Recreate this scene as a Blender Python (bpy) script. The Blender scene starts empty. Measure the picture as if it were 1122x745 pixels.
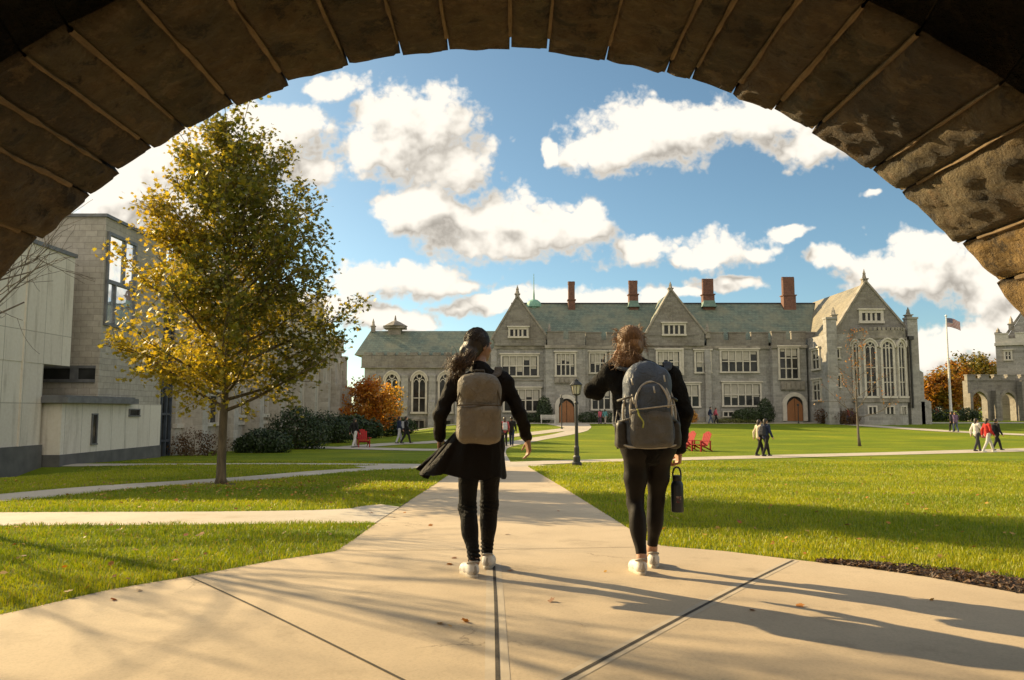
import bpy, bmesh, math, random
import numpy as np
from mathutils import Vector, Matrix

random.seed(7)
rng = np.random.default_rng(7)
S = bpy.context.scene
COL = S.collection
R = math.radians
PI = math.pi

# ---------------------------------------------------------------- camera
CAM_H = 1.15
F = 850.0                       # focal length in photo pixels (photo 1122 x 745)
PITCH = math.atan(77.5 / F)
cam_d = bpy.data.cameras.new('camera')
cam = bpy.data.objects.new('camera', cam_d)
COL.objects.link(cam)
cam.location = (0, 0, CAM_H)
cam.rotation_euler = (PI / 2 + PITCH, 0, 0)
cam_d.sensor_width = 36
cam_d.lens = 36 * F / 1122
cam_d.clip_start = 0.05
cam_d.clip_end = 6000
S.camera = cam

# ---------------------------------------------------------------- light
SUN_EL = R(24)
SUN_AZ = R(-53)                 # from +Y towards +X: the sun is ahead and to the left
sd = Vector((math.sin(SUN_AZ) * math.cos(SUN_EL), math.cos(SUN_AZ) * math.cos(SUN_EL), math.sin(SUN_EL)))
sun_d = bpy.data.lights.new('sun', 'SUN')
sun_d.energy = 5.0
sun_d.angle = R(0.5)
sun_d.color = (1.0, 0.765, 0.42)
sun = bpy.data.objects.new('sun', sun_d)
COL.objects.link(sun)
sun.location = (-20, 15, 20)
sun.rotation_euler = sd.to_track_quat('Z', 'Y').to_euler()
S.view_settings.view_transform = 'Standard'
S.view_settings.look = 'None'
S.view_settings.gamma = 1
S.view_settings.use_curve_mapping = False
S.view_settings.exposure = 1.02

# ---------------------------------------------------------------- pixel helpers (photo pixels)
CP, SP = math.cos(PITCH), math.sin(PITCH)
def ray(px, py):
    a = (px - 561) / F
    b = (372.5 - py) / F
    return (a, CP - b * SP, SP + b * CP)
def W(px, py, Y):
    d = ray(px, py)
    k = Y / d[1]
    return (d[0] * k, CAM_H + d[2] * k)           # X, Z in the plane at depth Y

# ---------------------------------------------------------------- terrain
_ky = [-60, 0, 5.2, 8, 15, 25, 33, 40, 48, 60, 75, 85, 100, 400, 6000]
_kz = [0, 0, 0, -.08, -.32, -.66, -.86, -.95, -.93, -.68, -.30, -.10, 0, 0, 0]
_ty = np.arange(-60, 140, .25)
_tz = np.interp(_ty, _ky, _kz)
_ker = np.exp(-np.linspace(-2, 2, 17) ** 2); _ker /= _ker.sum()
_tz = np.convolve(np.pad(_tz, 8, mode='edge'), _ker, 'valid')
def sst(e0, e1, x):
    t = np.clip((np.asarray(x, float) - e0) / (e1 - e0), 0, 1)
    return t * t * (3 - 2 * t)
def gnp(x, y):
    z = np.interp(y, _ty, _tz)
    z = z - 1.05 * sst(-4, -14, x) * sst(48, 76, y) * (1 - sst(95, 130, y))
    z = z - .50 * sst(-11.5, -15.0, x) * sst(27.5, 23.5, y) * sst(12, 20, y)
    return z
def g(x, y):
    return float(gnp(x, y))
def gp(px, py):
    """photo pixel -> point on the terrain"""
    d = ray(px, py)
    lo, t = 0.5, 0.5
    while t < 400:
        if CAM_H + d[2] * t - g(d[0] * t, d[1] * t) < 0: break
        lo = t; t *= 1.03
    hi = t
    for _ in range(40):
        m = (lo + hi) / 2
        if CAM_H + d[2] * m - g(d[0] * m, d[1] * m) < 0: hi = m
        else: lo = m
    return (d[0] * hi, d[1] * hi, g(d[0] * hi, d[1] * hi))

# ---------------------------------------------------------------- sky with clouds
world = bpy.data.worlds.new('World'); S.world = world
world.use_nodes = True
nt = world.node_tree; N = nt.nodes; L = nt.links
N.clear()
def mnode(tree, op, a, b=None, c=None, clamp=False):
    n = tree.nodes.new('ShaderNodeMath'); n.operation = op; n.use_clamp = clamp
    for i, v in enumerate((a, b, c)):
        if v is None: continue
        if isinstance(v, (int, float)): n.inputs[i].default_value = v
        else: tree.links.new(v, n.inputs[i])
    return n.outputs[0]
def vnode(tree, op, a, b=None, scale=None, out=0):
    n = tree.nodes.new('ShaderNodeVectorMath'); n.operation = op
    for i, v in enumerate((a, b)):
        if v is None: continue
        if isinstance(v, (tuple, list)): n.inputs[i].default_value = v
        else: tree.links.new(v, n.inputs[i])
    if scale is not None: n.inputs['Scale'].default_value = scale
    return n.outputs['Value'] if op in ('LENGTH', 'DOT_PRODUCT') else n.outputs[0]
# cumulus clouds: centre and half-size of every lobe, in degrees-like tangent units about the view axis
CLOUDS = [  # photo px: x, y, rx, ry
    (150, 215, 130, 55), (235, 165, 75, 50), (300, 150, 72, 44), (330, 180, 48, 34), (210, 235, 120, 40),
    (452, 150, 78, 54), (430, 125, 46, 34), (498, 172, 52, 40), (405, 170, 42, 28), (360, 90, 44, 17),
    (545, 243, 98, 38), (470, 225, 60, 28), (600, 248, 62, 32), (550, 268, 66, 24), (430, 228, 30, 20), (640, 246, 34, 24),
    (705, 148, 82, 40), (668, 165, 52, 30), (760, 135, 70, 28), (830, 140, 66, 28), (880, 155, 52, 24), (606, 165, 9, 20),
    (700, 278, 38, 20), (716, 268, 26, 16), (788, 275, 52, 22), (765, 282, 34, 12), (825, 277, 26, 12),
    (440, 306, 84, 22), (505, 315, 42, 13), (400, 312, 40, 18),
    (440, 352, 62, 15), (500, 338, 40, 9),
    (630, 328, 110, 15), (545, 333, 60, 11), (800, 309, 50, 9),
    (1040, 290, 78, 42), (985, 300, 58, 26), (1085, 315, 60, 44), (1100, 262, 50, 26), (1010, 268, 38, 22),
    (912, 285, 22, 14), (866, 256, 24, 9), (955, 219, 17, 7), (1060, 375, 90, 34), (1130, 360, 70, 40),
    (735, 321, 40, 10), (330, 335, 70, 14),
]
gt = bpy.data.node_groups.new('cloud_field', 'ShaderNodeTree')
gt.interface.new_socket('Vector', in_out='INPUT', socket_type='NodeSocketVector')
gt.interface.new_socket('Value', in_out='OUTPUT', socket_type='NodeSocketFloat')
gt.interface.new_socket('Smooth', in_out='OUTPUT', socket_type='NodeSocketFloat')
gi = gt.nodes.new('NodeGroupInput'); go = gt.nodes.new('NodeGroupOutput')
def gnoise(scale, detail, rough, off=(0, 0, 0)):
    v = vnode(gt, 'ADD', gi.outputs[0], off)
    n = gt.nodes.new('ShaderNodeTexNoise')
    n.inputs['Scale'].default_value = scale; n.inputs['Detail'].default_value = detail
    n.inputs['Roughness'].default_value = rough
    gt.links.new(v, n.inputs['Vector'])
    return n
wn = gnoise(9, 4, .55, (3, 1, 0))
warp = vnode(gt, 'SCALE', vnode(gt, 'SUBTRACT', wn.outputs['Color'], (.5, .5, .5)), scale=.07)
wv = vnode(gt, 'ADD', gi.outputs[0], warp)
acc = None
for (cx_, cy_, rx_, ry_) in CLOUDS:
    d = ray(cx_, cy_)
    u, v = d[0] / d[1], d[2] / d[1]
    q = vnode(gt, 'MULTIPLY', vnode(gt, 'SUBTRACT', wv, (u, v, 0)), (F / rx_, F / ry_, 0))
    ln = vnode(gt, 'LENGTH', q)
    acc = ln if acc is None else mnode(gt, 'SMOOTH_MIN', acc, ln, .18)
fb = gnoise(13, 9, .58)
fb2 = gnoise(34, 6, .6, (9, 4, 0))
def billow(scale, off):
    n = gnoise(scale, 2, .5, off)
    return mnode(gt, 'ABSOLUTE', mnode(gt, 'MULTIPLY_ADD', n.outputs['Fac'], 2, -1))
bl = mnode(gt, 'ADD', mnode(gt, 'MULTIPLY', billow(24, (1, 7, 0)), 1.0), mnode(gt, 'MULTIPLY', billow(60, (5, 2, 0)), .65))
dens = mnode(gt, 'SUBTRACT', 1.0, acc)
soft = gnoise(13, 3.5, .5)
smo = mnode(gt, 'ADD', dens, mnode(gt, 'MULTIPLY', mnode(gt, 'SUBTRACT', soft.outputs['Fac'], .5), 2.4))
dens = mnode(gt, 'ADD', dens, mnode(gt, 'MULTIPLY', mnode(gt, 'SUBTRACT', fb.outputs['Fac'], .52), 2.2))
dens = mnode(gt, 'ADD', dens, mnode(gt, 'MULTIPLY', mnode(gt, 'SUBTRACT', fb2.outputs['Fac'], .5), .7))
dens = mnode(gt, 'ADD', dens, mnode(gt, 'SUBTRACT', mnode(gt, 'MULTIPLY', bl, .75), .0))
smo = mnode(gt, 'ADD', smo, mnode(gt, 'MULTIPLY', bl, .35))
gt.links.new(dens, go.inputs[0]); gt.links.new(smo, go.inputs[1])

geo = N.new('ShaderNodeTexCoord')
sep = N.new('ShaderNodeSeparateXYZ'); L.new(geo.outputs['Generated'], sep.inputs[0])
yy = mnode(nt, 'MAXIMUM', mnode(nt, 'ABSOLUTE', sep.outputs['Y']), .05)
comb = N.new('ShaderNodeCombineXYZ')
L.new(mnode(nt, 'DIVIDE', sep.outputs['X'], yy), comb.inputs[0])
L.new(mnode(nt, 'DIVIDE', sep.outputs['Z'], yy), comb.inputs[1])
def field(vec):
    n = N.new('ShaderNodeGroup'); n.node_tree = gt; L.new(vec, n.inputs[0]); return n.outputs
D0, S0 = field(comb.outputs[0])
_, S1 = field(vnode(nt, 'ADD', comb.outputs[0], (-.022, .030, 0)))
def mrange(tree, x, a, b, c=0., d=1., smooth=True):
    n = tree.nodes.new('ShaderNodeMapRange')
    n.interpolation_type = 'SMOOTHSTEP' if smooth else 'LINEAR'
    n.inputs[1].default_value = a; n.inputs[2].default_value = b
    n.inputs[3].default_value = c; n.inputs[4].default_value = d
    tree.links.new(x, n.inputs[0]); return n.outputs[0]
alpha = mrange(nt, D0, -.06, .46)
# unseen cloud bank added behind the camera to fill the facade with light
bn = N.new('ShaderNodeTexNoise'); bn.inputs['Scale'].default_value = 3.2; bn.inputs['Detail'].default_value = 7; L.new(geo.outputs['Generated'], bn.inputs['Vector'])
back = mnode(nt, 'MULTIPLY', mrange(nt, bn.outputs['Fac'], .36, .50), mrange(nt, sep.outputs['Y'], .06, -.12))
alpha = mnode(nt, 'MULTIPLY', alpha, mrange(nt, sep.outputs['Y'], .12, .3))
alpha = mnode(nt, 'MAXIMUM', alpha, back)
alpha = mnode(nt, 'MULTIPLY', alpha, mrange(nt, sep.outputs['Z'], -.02, .02))
lit = mnode(nt, 'SUBTRACT', S0, S1)
lit = mrange(nt, lit, -.62, .36, 0, 1)
thin = mrange(nt, D0, .15, .85, 1, 0)
lit = mnode(nt, 'MAXIMUM', lit, mnode(nt, 'MULTIPLY', thin, .55))
lit = mnode(nt, 'MULTIPLY_ADD', back, .45, lit)
ccol = N.new('ShaderNodeMix'); ccol.data_type = 'RGBA'
ccol.clamp_factor = False
ccol.inputs[6].default_value = (1.75, 1.60, 1.40, 1)
ccol.inputs[7].default_value = (4.55, 4.25, 3.75, 1)
L.new(lit, ccol.inputs[0])
# the glare of the low sun behind the left clouds
sky = N.new('ShaderNodeTexSky'); sky.sky_type = 'NISHITA'
sky.sun_disc = False
sky.sun_elevation = SUN_EL
sky.sun_rotation = SUN_AZ
sky.air_density = .72; sky.dust_density = .8; sky.ozone_density = 1.6
def mixcol_w(sk):
    n = N.new('ShaderNodeMix'); n.data_type = 'RGBA'; n.blend_type = 'MULTIPLY'; n.inputs[0].default_value = 1
    L.new(sk, n.inputs[6]); n.inputs[7].default_value = (.57, .66, .58, 1); return n.outputs[2]
mixc = N.new('ShaderNodeMix'); mixc.data_type = 'RGBA'
L.new(alpha, mixc.inputs[0]); L.new(mixcol_w(sky.outputs[0]), mixc.inputs[6]); L.new(ccol.outputs[2], mixc.inputs[7])
bg = N.new('ShaderNodeBackground'); bg.inputs['Strength'].default_value = 0.12
L.new(mixc.outputs[2], bg.inputs['Color'])
wo = N.new('ShaderNodeOutputWorld'); L.new(bg.outputs[0], wo.inputs[0])
world.cycles.sampling_method = 'MANUAL'; world.cycles.sample_map_resolution = 512

S.cycles.max_bounces = 6
S.cycles.diffuse_bounces = 3
S.cycles.transparent_max_bounces = 8
S.cycles.use_adaptive_sampling = True
S.cycles.use_denoising = True

# ---------------------------------------------------------------- materials
def new_mat(name):
    m = bpy.data.materials.new(name); m.use_nodes = True
    t = m.node_tree; b = t.nodes['Principled BSDF']
    return m, t, b
def coords(t, scale=(1, 1, 1), kind='Object'):
    tc = t.nodes.new('ShaderNodeTexCoord'); mp = t.nodes.new('ShaderNodeMapping')
    mp.inputs['Scale'].default_value = scale
    t.links.new(tc.outputs[kind], mp.inputs[0]); return mp.outputs[0]
def noise_n(t, vec, scale, detail=4, rough=.55):
    n = t.nodes.new('ShaderNodeTexNoise')
    n.inputs['Scale'].default_value = scale; n.inputs['Detail'].default_value = detail
    n.inputs['Roughness'].default_value = rough
    t.links.new(vec, n.inputs['Vector']); return n
def ramp(t, fac, stops):
    r = t.nodes.new('ShaderNodeValToRGB')
    e = r.color_ramp.elements
    while len(e) < len(stops): e.new(.5)
    for el, (p, c) in zip(e, stops):
        el.position = p; el.color = (*c, 1)
    t.links.new(fac, r.inputs[0]); return r.outputs[0]
def bump(t, b, h, strength=.4, dist=.02):
    n = t.nodes.new('ShaderNodeBump')
    n.inputs['Strength'].default_value = strength; n.inputs['Distance'].default_value = dist
    t.links.new(h, n.inputs['Height']); t.links.new(n.outputs[0], b.inputs['Normal'])
def mixcol(t, fac, a, b, mode='MIX'):
    n = t.nodes.new('ShaderNodeMix'); n.data_type = 'RGBA'; n.blend_type = mode
    for i, v in ((0, fac), (6, a), (7, b)):
        if isinstance(v, (int, float)): n.inputs[i].default_value = v
        elif isinstance(v, tuple): n.inputs[i].default_value = (*v, 1)
        else: t.links.new(v, n.inputs[i])
    return n.outputs[2]
def nmat(name, c1, c2, scale=6, rough=.8, bmp=.3, dist=.01, bscale=None, metallic=0, detail=5, stretch=(1, 1, 1), sheen=0):
    m, t, b = new_mat(name)
    v = coords(t, stretch)
    n = noise_n(t, v, scale, detail)
    t.links.new(ramp(t, n.outputs['Fac'], [(.3, c1), (.7, c2)]), b.inputs['Base Color'])
    b.inputs['Roughness'].default_value = rough
    b.inputs['Metallic'].default_value = metallic
    if sheen:
        b.inputs['Sheen Weight'].default_value = sheen
    if bmp:
        n2 = noise_n(t, v, bscale or scale * 4, 6, .6)
        bump(t, b, n2.outputs['Fac'], bmp, dist)
    return m
def masonry(name, c1, c2, mortar, bw, bh, msize=.012, squash=.25, bmp=.5, dist=.03, rough=.9, stain=(.6, .55, .5), stain_amt=.5):
    """coursed stone in the plane of any axis-aligned wall: (x + y, z)"""
    m, t, b = new_mat(name)
    tc = t.nodes.new('ShaderNodeTexCoord')
    sx = t.nodes.new('ShaderNodeSeparateXYZ'); t.links.new(tc.outputs['Object'], sx.inputs[0])
    cb = t.nodes.new('ShaderNodeCombineXYZ')
    t.links.new(mnode(t, 'ADD', sx.outputs[0], sx.outputs[1]), cb.inputs[0])
    t.links.new(sx.outputs[2], cb.inputs[1])
    wn_ = noise_n(t, cb.outputs[0], 1.7, 3)
    wv_ = vnode(t, 'ADD', cb.outputs[0], vnode(t, 'SCALE', vnode(t, 'SUBTRACT', wn_.outputs['Color'], (.5, .5, .5)), scale=bh * .35))
    br = t.nodes.new('ShaderNodeTexBrick')
    br.offset = .5; br.squash = 1 + squash; br.squash_frequency = 3
    br.inputs['Scale'].default_value = 1
    br.inputs['Brick Width'].default_value = bw; br.inputs['Row Height'].default_value = bh
    br.inputs['Mortar Size'].default_value = msize; br.inputs['Mortar Smooth'].default_value = .3
    br.inputs['Color1'].default_value = (*c1, 1); br.inputs['Color2'].default_value = (*c2, 1)
    br.inputs['Mortar'].default_value = (*mortar, 1)
    t.links.new(wv_, br.inputs['Vector'])
    n1 = noise_n(t, cb.outputs[0], .35, 6, .65)
    mp = t.nodes.new('ShaderNodeMapping'); mp.inputs['Scale'].default_value = (1.3, .13, 1); t.links.new(cb.outputs[0], mp.inputs[0])
    n3 = noise_n(t, mp.outputs[0], 1.6, 6, .7)
    n2 = noise_n(t, tc.outputs['Object'], 5, 6, .65)
    stn = mixcol(t, mnode(t, 'MULTIPLY', mrange(t, n1.outputs['Fac'], .42, .68), stain_amt), br.outputs['Color'], stain, 'MULTIPLY')
    stn = mixcol(t, mrange(t, n3.outputs['Fac'], .52, .72, 0, .55), stn, tuple(q * .55 for q in c2))
    fin = mixcol(t, .35, stn, n2.outputs['Fac'], 'OVERLAY')
    t.links.new(fin, b.inputs['Base Color'])
    b.inputs['Roughness'].default_value = rough
    hh = mnode(t, 'ADD', mnode(t, 'MULTIPLY', n2.outputs['Fac'], .8), mnode(t, 'MULTIPLY', br.outputs['Fac'], -1.0))
    bump(t, b, hh, bmp, dist)
    return m
def leaf_mat(name, transl=.5, rough=.55):
    m, t, b = new_mat(name)
    at = t.nodes.new('ShaderNodeAttribute'); at.attribute_name = 'tint'
    t.links.new(at.outputs['Color'], b.inputs['Base Color'])
    b.inputs['Roughness'].default_value = rough
    tr = t.nodes.new('ShaderNodeBsdfTranslucent')
    t.links.new(mixcol(t, 1.0, at.outputs['Color'], (1.25, 1.1, .5), 'MULTIPLY'), tr.inputs['Color'])
    mx = t.nodes.new('ShaderNodeMixShader'); mx.inputs[0].default_value = transl
    t.links.new(b.outputs[0], mx.inputs[1]); t.links.new(tr.outputs[0], mx.inputs[2])
    t.links.new(mx.outputs[0], t.nodes['Material Output'].inputs[0])
    return m

# ---------------------------------------------------------------- objects
def tag(o, label=None, cat=None, group=None, kind=None):
    if label: o['label'] = label
    if cat: o['category'] = cat
    if group: o['group'] = group
    if kind: o['kind'] = kind
    return o
def thing(name, loc, label=None, cat=None, group=None, rz=0):
    o = bpy.data.objects.new(name, None); COL.objects.link(o)
    o.empty_display_size = .2
    o.location = loc; o.rotation_euler = (0, 0, rz)
    return tag(o, label, cat, group)
def root_of(o):
    while o.parent: o = o.parent
    return o
def link_mesh(name, me, mats, parent=None, smooth=False):
    o = bpy.data.objects.new(name, me); COL.objects.link(o)
    for m in (mats if isinstance(mats, (list, tuple)) else [mats]): me.materials.append(m)
    if smooth: me.polygons.foreach_set('use_smooth', np.ones(len(me.polygons), bool))
    if parent: o.parent = parent
    return o
def copy_tree(o, parent=None):
    c = o.copy(); COL.objects.link(c)
    if parent: c.parent = parent
    for ch in list(o.children): copy_tree(ch, c)
    return c

class MB:
    """collects shapes into one mesh; M maps local (u, d, z) to the world"""
    def __init__(s, M=None):
        s.v, s.f, s.mi, s.M, s.cur = [], [], [], M, 0
    def add(s, vs, fs):
        o = len(s.v); s.v += [tuple(p) for p in vs]
        for f in fs: s.f.append([i + o for i in f]); s.mi.append(s.cur)
        return s
    def box(s, x0, x1, y0, y1, z0, z1):
        return s.add([(x0, y0, z0), (x1, y0, z0), (x1, y1, z0), (x0, y1, z0), (x0, y0, z1), (x1, y0, z1), (x1, y1, z1), (x0, y1, z1)],
                     [(0, 3, 2, 1), (4, 5, 6, 7), (0, 1, 5, 4), (1, 2, 6, 5), (2, 3, 7, 6), (3, 0, 4, 7)])
    def obox(s, M, h, b=0):
        """oriented box of half sizes h with bevelled look via 8 corners"""
        pts = [M @ Vector((sx * h[0], sy * h[1], sz * h[2])) for sz in (-1, 1) for sx, sy in ((-1, -1), (1, -1), (1, 1), (-1, 1))]
        return s.add(pts, [(0, 3, 2, 1), (4, 5, 6, 7), (0, 1, 5, 4), (1, 2, 6, 5), (2, 3, 7, 6), (3, 0, 4, 7)])
    def prism(s, poly, y0, y1):
        """poly in (x, z), counter-clockwise seen from -y, extruded y0..y1"""
        n = len(poly)
        vs = [(x, y0, z) for x, z in poly] + [(x, y1, z) for x, z in poly]
        fs = [list(range(n)), list(range(2 * n - 1, n - 1, -1))]
        fs += [(i, n + i, n + (i + 1) % n, (i + 1) % n) for i in range(n)]
        return s.add(vs, fs)
    def vprism(s, poly, z0, z1):
        """poly in (x, y) counter-clockwise from above"""
        n = len(poly)
        vs = [(x, y, z0) for x, y in poly] + [(x, y, z1) for x, y in poly]
        fs = [list(range(n - 1, -1, -1)), list(range(n, 2 * n))]
        fs += [(i, (i + 1) % n, n + (i + 1) % n, n + i) for i in range(n)]
        return s.add(vs, fs)
    def band(s, inner, outer, y0, y1):
        """closed-ended strip between two polylines in (x, z)"""
        n = len(inner)
        vs = [(x, y0, z) for x, z in inner] + [(x, y0, z) for x, z in outer] + [(x, y1, z) for x, z in inner] + [(x, y1, z) for x, z in outer]
        fs = []
        for i in range(n - 1):
            a, b, c, d = i, i + 1, n + i + 1, n + i
            fs += [(a, b, c, d), (d + 2 * n, c + 2 * n, b + 2 * n, a + 2 * n), (a, a + 2 * n, b + 2 * n, b), (d, c, c + 2 * n, d + 2 * n)]
        fs += [(0, n, 3 * n, 2 * n), (n - 1, 3 * n - 1, 4 * n - 1, 2 * n - 1)]
        return s.add(vs, fs)
    def tube(s, path, radii, seg=8, caps=True):
        path = [Vector(p) for p in path]; n = len(path)
        if isinstance(radii, (int, float)): radii = [radii] * n
        vs, fs = [], []
        t0 = (path[1] - path[0]).normalized()
        up = Vector((0, 0, 1)) if abs(t0.z) < .9 else Vector((1, 0, 0))
        nrm = t0.cross(up).normalized()
        for i, p in enumerate(path):
            t = (path[min(i + 1, n - 1)] - path[max(i - 1, 0)])
            t = t.normalized() if t.length > 1e-9 else t0
            nrm = (nrm - t * nrm.dot(t))
            nrm = nrm.normalized() if nrm.length > 1e-6 else t.orthogonal().normalized()
            bn = t.cross(nrm)
            for k in range(seg):
                a = 2 * PI * k / seg
                vs.append(p + (nrm * math.cos(a) + bn * math.sin(a)) * radii[i])
        for i in range(n - 1):
            for k in range(seg):
                k2 = (k + 1) % seg
                fs.append((i * seg + k, i * seg + k2, (i + 1) * seg + k2, (i + 1) * seg + k))
        if caps:
            fs.append(list(range(seg - 1, -1, -1))); fs.append([(n - 1) * seg + k for k in range(seg)])
        return s.add(vs, fs)
    def lathe(s, prof, c=(0, 0, 0), seg=16, sq=None):
        """prof: (r, z) bottom to top about a vertical axis"""
        vs, fs = [], []
        n = len(prof)
        for r, z in prof:
            for k in range(seg):
                a = 2 * PI * (k + (.5 if sq else 0)) / seg
                vs.append((c[0] + r * math.cos(a), c[1] + r * math.sin(a), c[2] + z))
        for i in range(n - 1):
            for k in range(seg):
                k2 = (k + 1) % seg
                fs.append((i * seg + k, i * seg + k2, (i + 1) * seg + k2, (i + 1) * seg + k))
        fs.append(list(range(seg - 1, -1, -1))); fs.append([(n - 1) * seg + k for k in range(seg)])
        return s.add(vs, fs)
    def build(s, name, mats, parent=None, smooth=False, world=True, bevel=0):
        v = np.array(s.v, float).reshape(-1, 3)
        if s.M is not None:
            A = np.array(s.M); v = v @ A[:3, :3].T + A[:3, 3]
        if parent is not None and world:
            v = v - np.array(root_of(parent).location)
        me = bpy.data.meshes.new(name)
        me.from_pydata(v.tolist(), [], s.f); me.update()
        o = link_mesh(name, me, mats, parent, smooth)
        if len(me.materials) > 1: me.polygons.foreach_set('material_index', s.mi)
        if bevel:
            md = o.modifiers.new('bevel', 'BEVEL'); md.width = bevel; md.segments = 2; md.limit_method = 'ANGLE'
        return o

def np_mesh(name, verts, faces_flat, counts, mats, parent=None, tint=None, smooth=False, fm=None):
    """fast mesh from numpy arrays; tint: per-face colour"""
    me = bpy.data.meshes.new(name)
    nv, nf = len(verts), len(counts)
    me.vertices.add(nv); me.vertices.foreach_set('co', np.asarray(verts, np.float32).ravel())
    me.loops.add(len(faces_flat)); me.loops.foreach_set('vertex_index', np.asarray(faces_flat, np.int32))
    st = np.concatenate([[0], np.cumsum(counts)[:-1]]).astype(np.int32)
    me.polygons.add(nf); me.polygons.foreach_set('loop_start', st)
    me.update(calc_edges=True); me.validate()
    if tint is not None:
        ca = me.color_attributes.new('tint', 'FLOAT_COLOR', 'CORNER')
        c = np.ones((len(faces_flat), 4), np.float32); c[:, :3] = np.repeat(np.asarray(tint), counts, axis=0)
        ca.data.foreach_set('color', c.ravel())
    return link_mesh(name, me, mats, parent, smooth)

# value noise on numpy points
_perm = rng.random((32, 32, 32))
def vnoise(P, scale=1.0, seed=0):
    P = np.asarray(P, float) * scale + seed * 7.31
    i = np.floor(P).astype(int); f = P - i; f = f * f * (3 - 2 * f)
    i0 = i % 32; i1 = (i + 1) % 32
    def c(a, b, d): return _perm[(i1 if a else i0)[..., 0], (i1 if b else i0)[..., 1], (i1 if d else i0)[..., 2]]
    x, y, z = f[..., 0], f[..., 1], f[..., 2]
    l = lambda a, b, t: a + (b - a) * t
    return l(l(l(c(0,0,0), c(1,0,0), x), l(c(0,1,0), c(1,1,0), x), y), l(l(c(0,0,1), c(1,0,1), x), l(c(0,1,1), c(1,1,1), x), y), z) - .5

# ---------------------------------------------------------------- implicit surfaces for bodies, cloth and bags
class SDF:
    def __init__(s, res=.01, k=.02):
        s.res, s.k, s.p = res, k, []
    def cap(s, a, b, ra, rb=None, k=None):
        s.p.append(('c', np.array(a, float), np.array(b, float), ra, ra if rb is None else rb, k)); return s
    def chain(s, pts, rs, k=None):
        for i in range(len(pts) - 1): s.cap(pts[i], pts[i + 1], rs[i], rs[i + 1], k)
        return s
    def ell(s, c, r, rot=None, k=None, op=1):
        s.p.append(('e', np.array(c, float), np.array(r, float), np.array(rot) if rot is not None else np.eye(3), op, k)); return s
    def box(s, c, h, rd, rot=None, k=None, taper=0.0):
        s.p.append(('b', np.array(c, float), np.array(h, float), np.array(rot) if rot is not None else np.eye(3), (rd, taper), k)); return s
    def bounds(s):
        lo, hi = [], []
        for q in s.p:
            if q[0] == 'c':
                r = max(q[3], q[4]); lo.append(np.minimum(q[1], q[2]) - r); hi.append(np.maximum(q[1], q[2]) + r)
            elif q[0] == 'e':
                if q[4] < 0: continue
                e = np.abs(q[3]) @ q[2]; lo.append(q[1] - e); hi.append(q[1] + e)
            else:
                e = np.abs(q[3]) @ q[2]; lo.append(q[1] - e); hi.append(q[1] + e)
        return np.min(lo, 0), np.max(hi, 0)
    def mesh(s, disp=None, smooth=2):
        lo, hi = s.bounds(); pad = 3 * s.res + .02
        lo -= pad; hi += pad
        n = np.ceil((hi - lo) / s.res).astype(int) + 1
        ax = [lo[i] + np.arange(n[i]) * s.res for i in range(3)]
        Fd = np.full(n, .25)
        for q in s.p:
            k = q[5] if q[5] is not None else s.k
            m = k + 4 * s.res + .03
            if q[0] == 'c':
                r = max(q[3], q[4]); l_, h_ = np.minimum(q[1], q[2]) - r - m, np.maximum(q[1], q[2]) + r + m
            else:
                e = np.abs(q[3]) @ q[2]; l_, h_ = q[1] - e - m, q[1] + e + m
            i0 = np.clip(np.floor((l_ - lo) / s.res).astype(int), 0, n); i1 = np.clip(np.ceil((h_ - lo) / s.res).astype(int) + 1, 0, n)
            if (i1 <= i0).any(): continue
            X, Y, Z = np.meshgrid(ax[0][i0[0]:i1[0]], ax[1][i0[1]:i1[1]], ax[2][i0[2]:i1[2]], indexing='ij')
            P = np.stack([X, Y, Z], -1)
            op = 1
            if q[0] == 'c':
                ab = q[2] - q[1]; L2 = ab @ ab + 1e-12
                t = np.clip(((P - q[1]) @ ab) / L2, 0, 1)
                d = np.linalg.norm(P - q[1] - t[..., None] * ab, axis=-1) - (q[3] + (q[4] - q[3]) * t)
            elif q[0] == 'e':
                lp = (P - q[1]) @ q[3]; op = q[4]
                k0 = np.linalg.norm(lp / q[2], axis=-1); k1 = np.linalg.norm(lp / q[2] ** 2, axis=-1) + 1e-9
                d = k0 * (k0 - 1) / k1
            else:
                lp = (P - q[1]) @ q[3]; rd, tp = q[4]
                sc = 1 - tp * np.clip((lp[..., 2] / q[2][2] + 1) / 2, 0, 1)
                hh = np.stack([q[2][0] * sc, q[2][1] * (0.5 + .5 * sc), np.broadcast_to(q[2][2], sc.shape)], -1)
                qq = np.abs(lp) - hh + rd
                d = np.linalg.norm(np.maximum(qq, 0), axis=-1) + np.minimum(qq.max(-1), 0) - rd
            sub = Fd[i0[0]:i1[0], i0[1]:i1[1], i0[2]:i1[2]]
            if op < 0:
                sub[...] = np.maximum(sub, -d)
            elif k > 0:
                h = np.maximum(k - np.abs(sub - d), 0) / k
                sub[...] = np.minimum(sub, d) - h * h * k * .25
            else:
                sub[...] = np.minimum(sub, d)
        if disp is not None:
            near = np.abs(Fd) < .06
            idx = np.argwhere(near)
            P = lo + idx * s.res
            Fd[near] += disp(P)
        Fd[0] = Fd[-1] = .2; Fd[:, 0] = Fd[:, -1] = .2; Fd[:, :, 0] = Fd[:, :, -1] = .2
        return surface_nets(Fd, lo, s.res, smooth)
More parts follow.
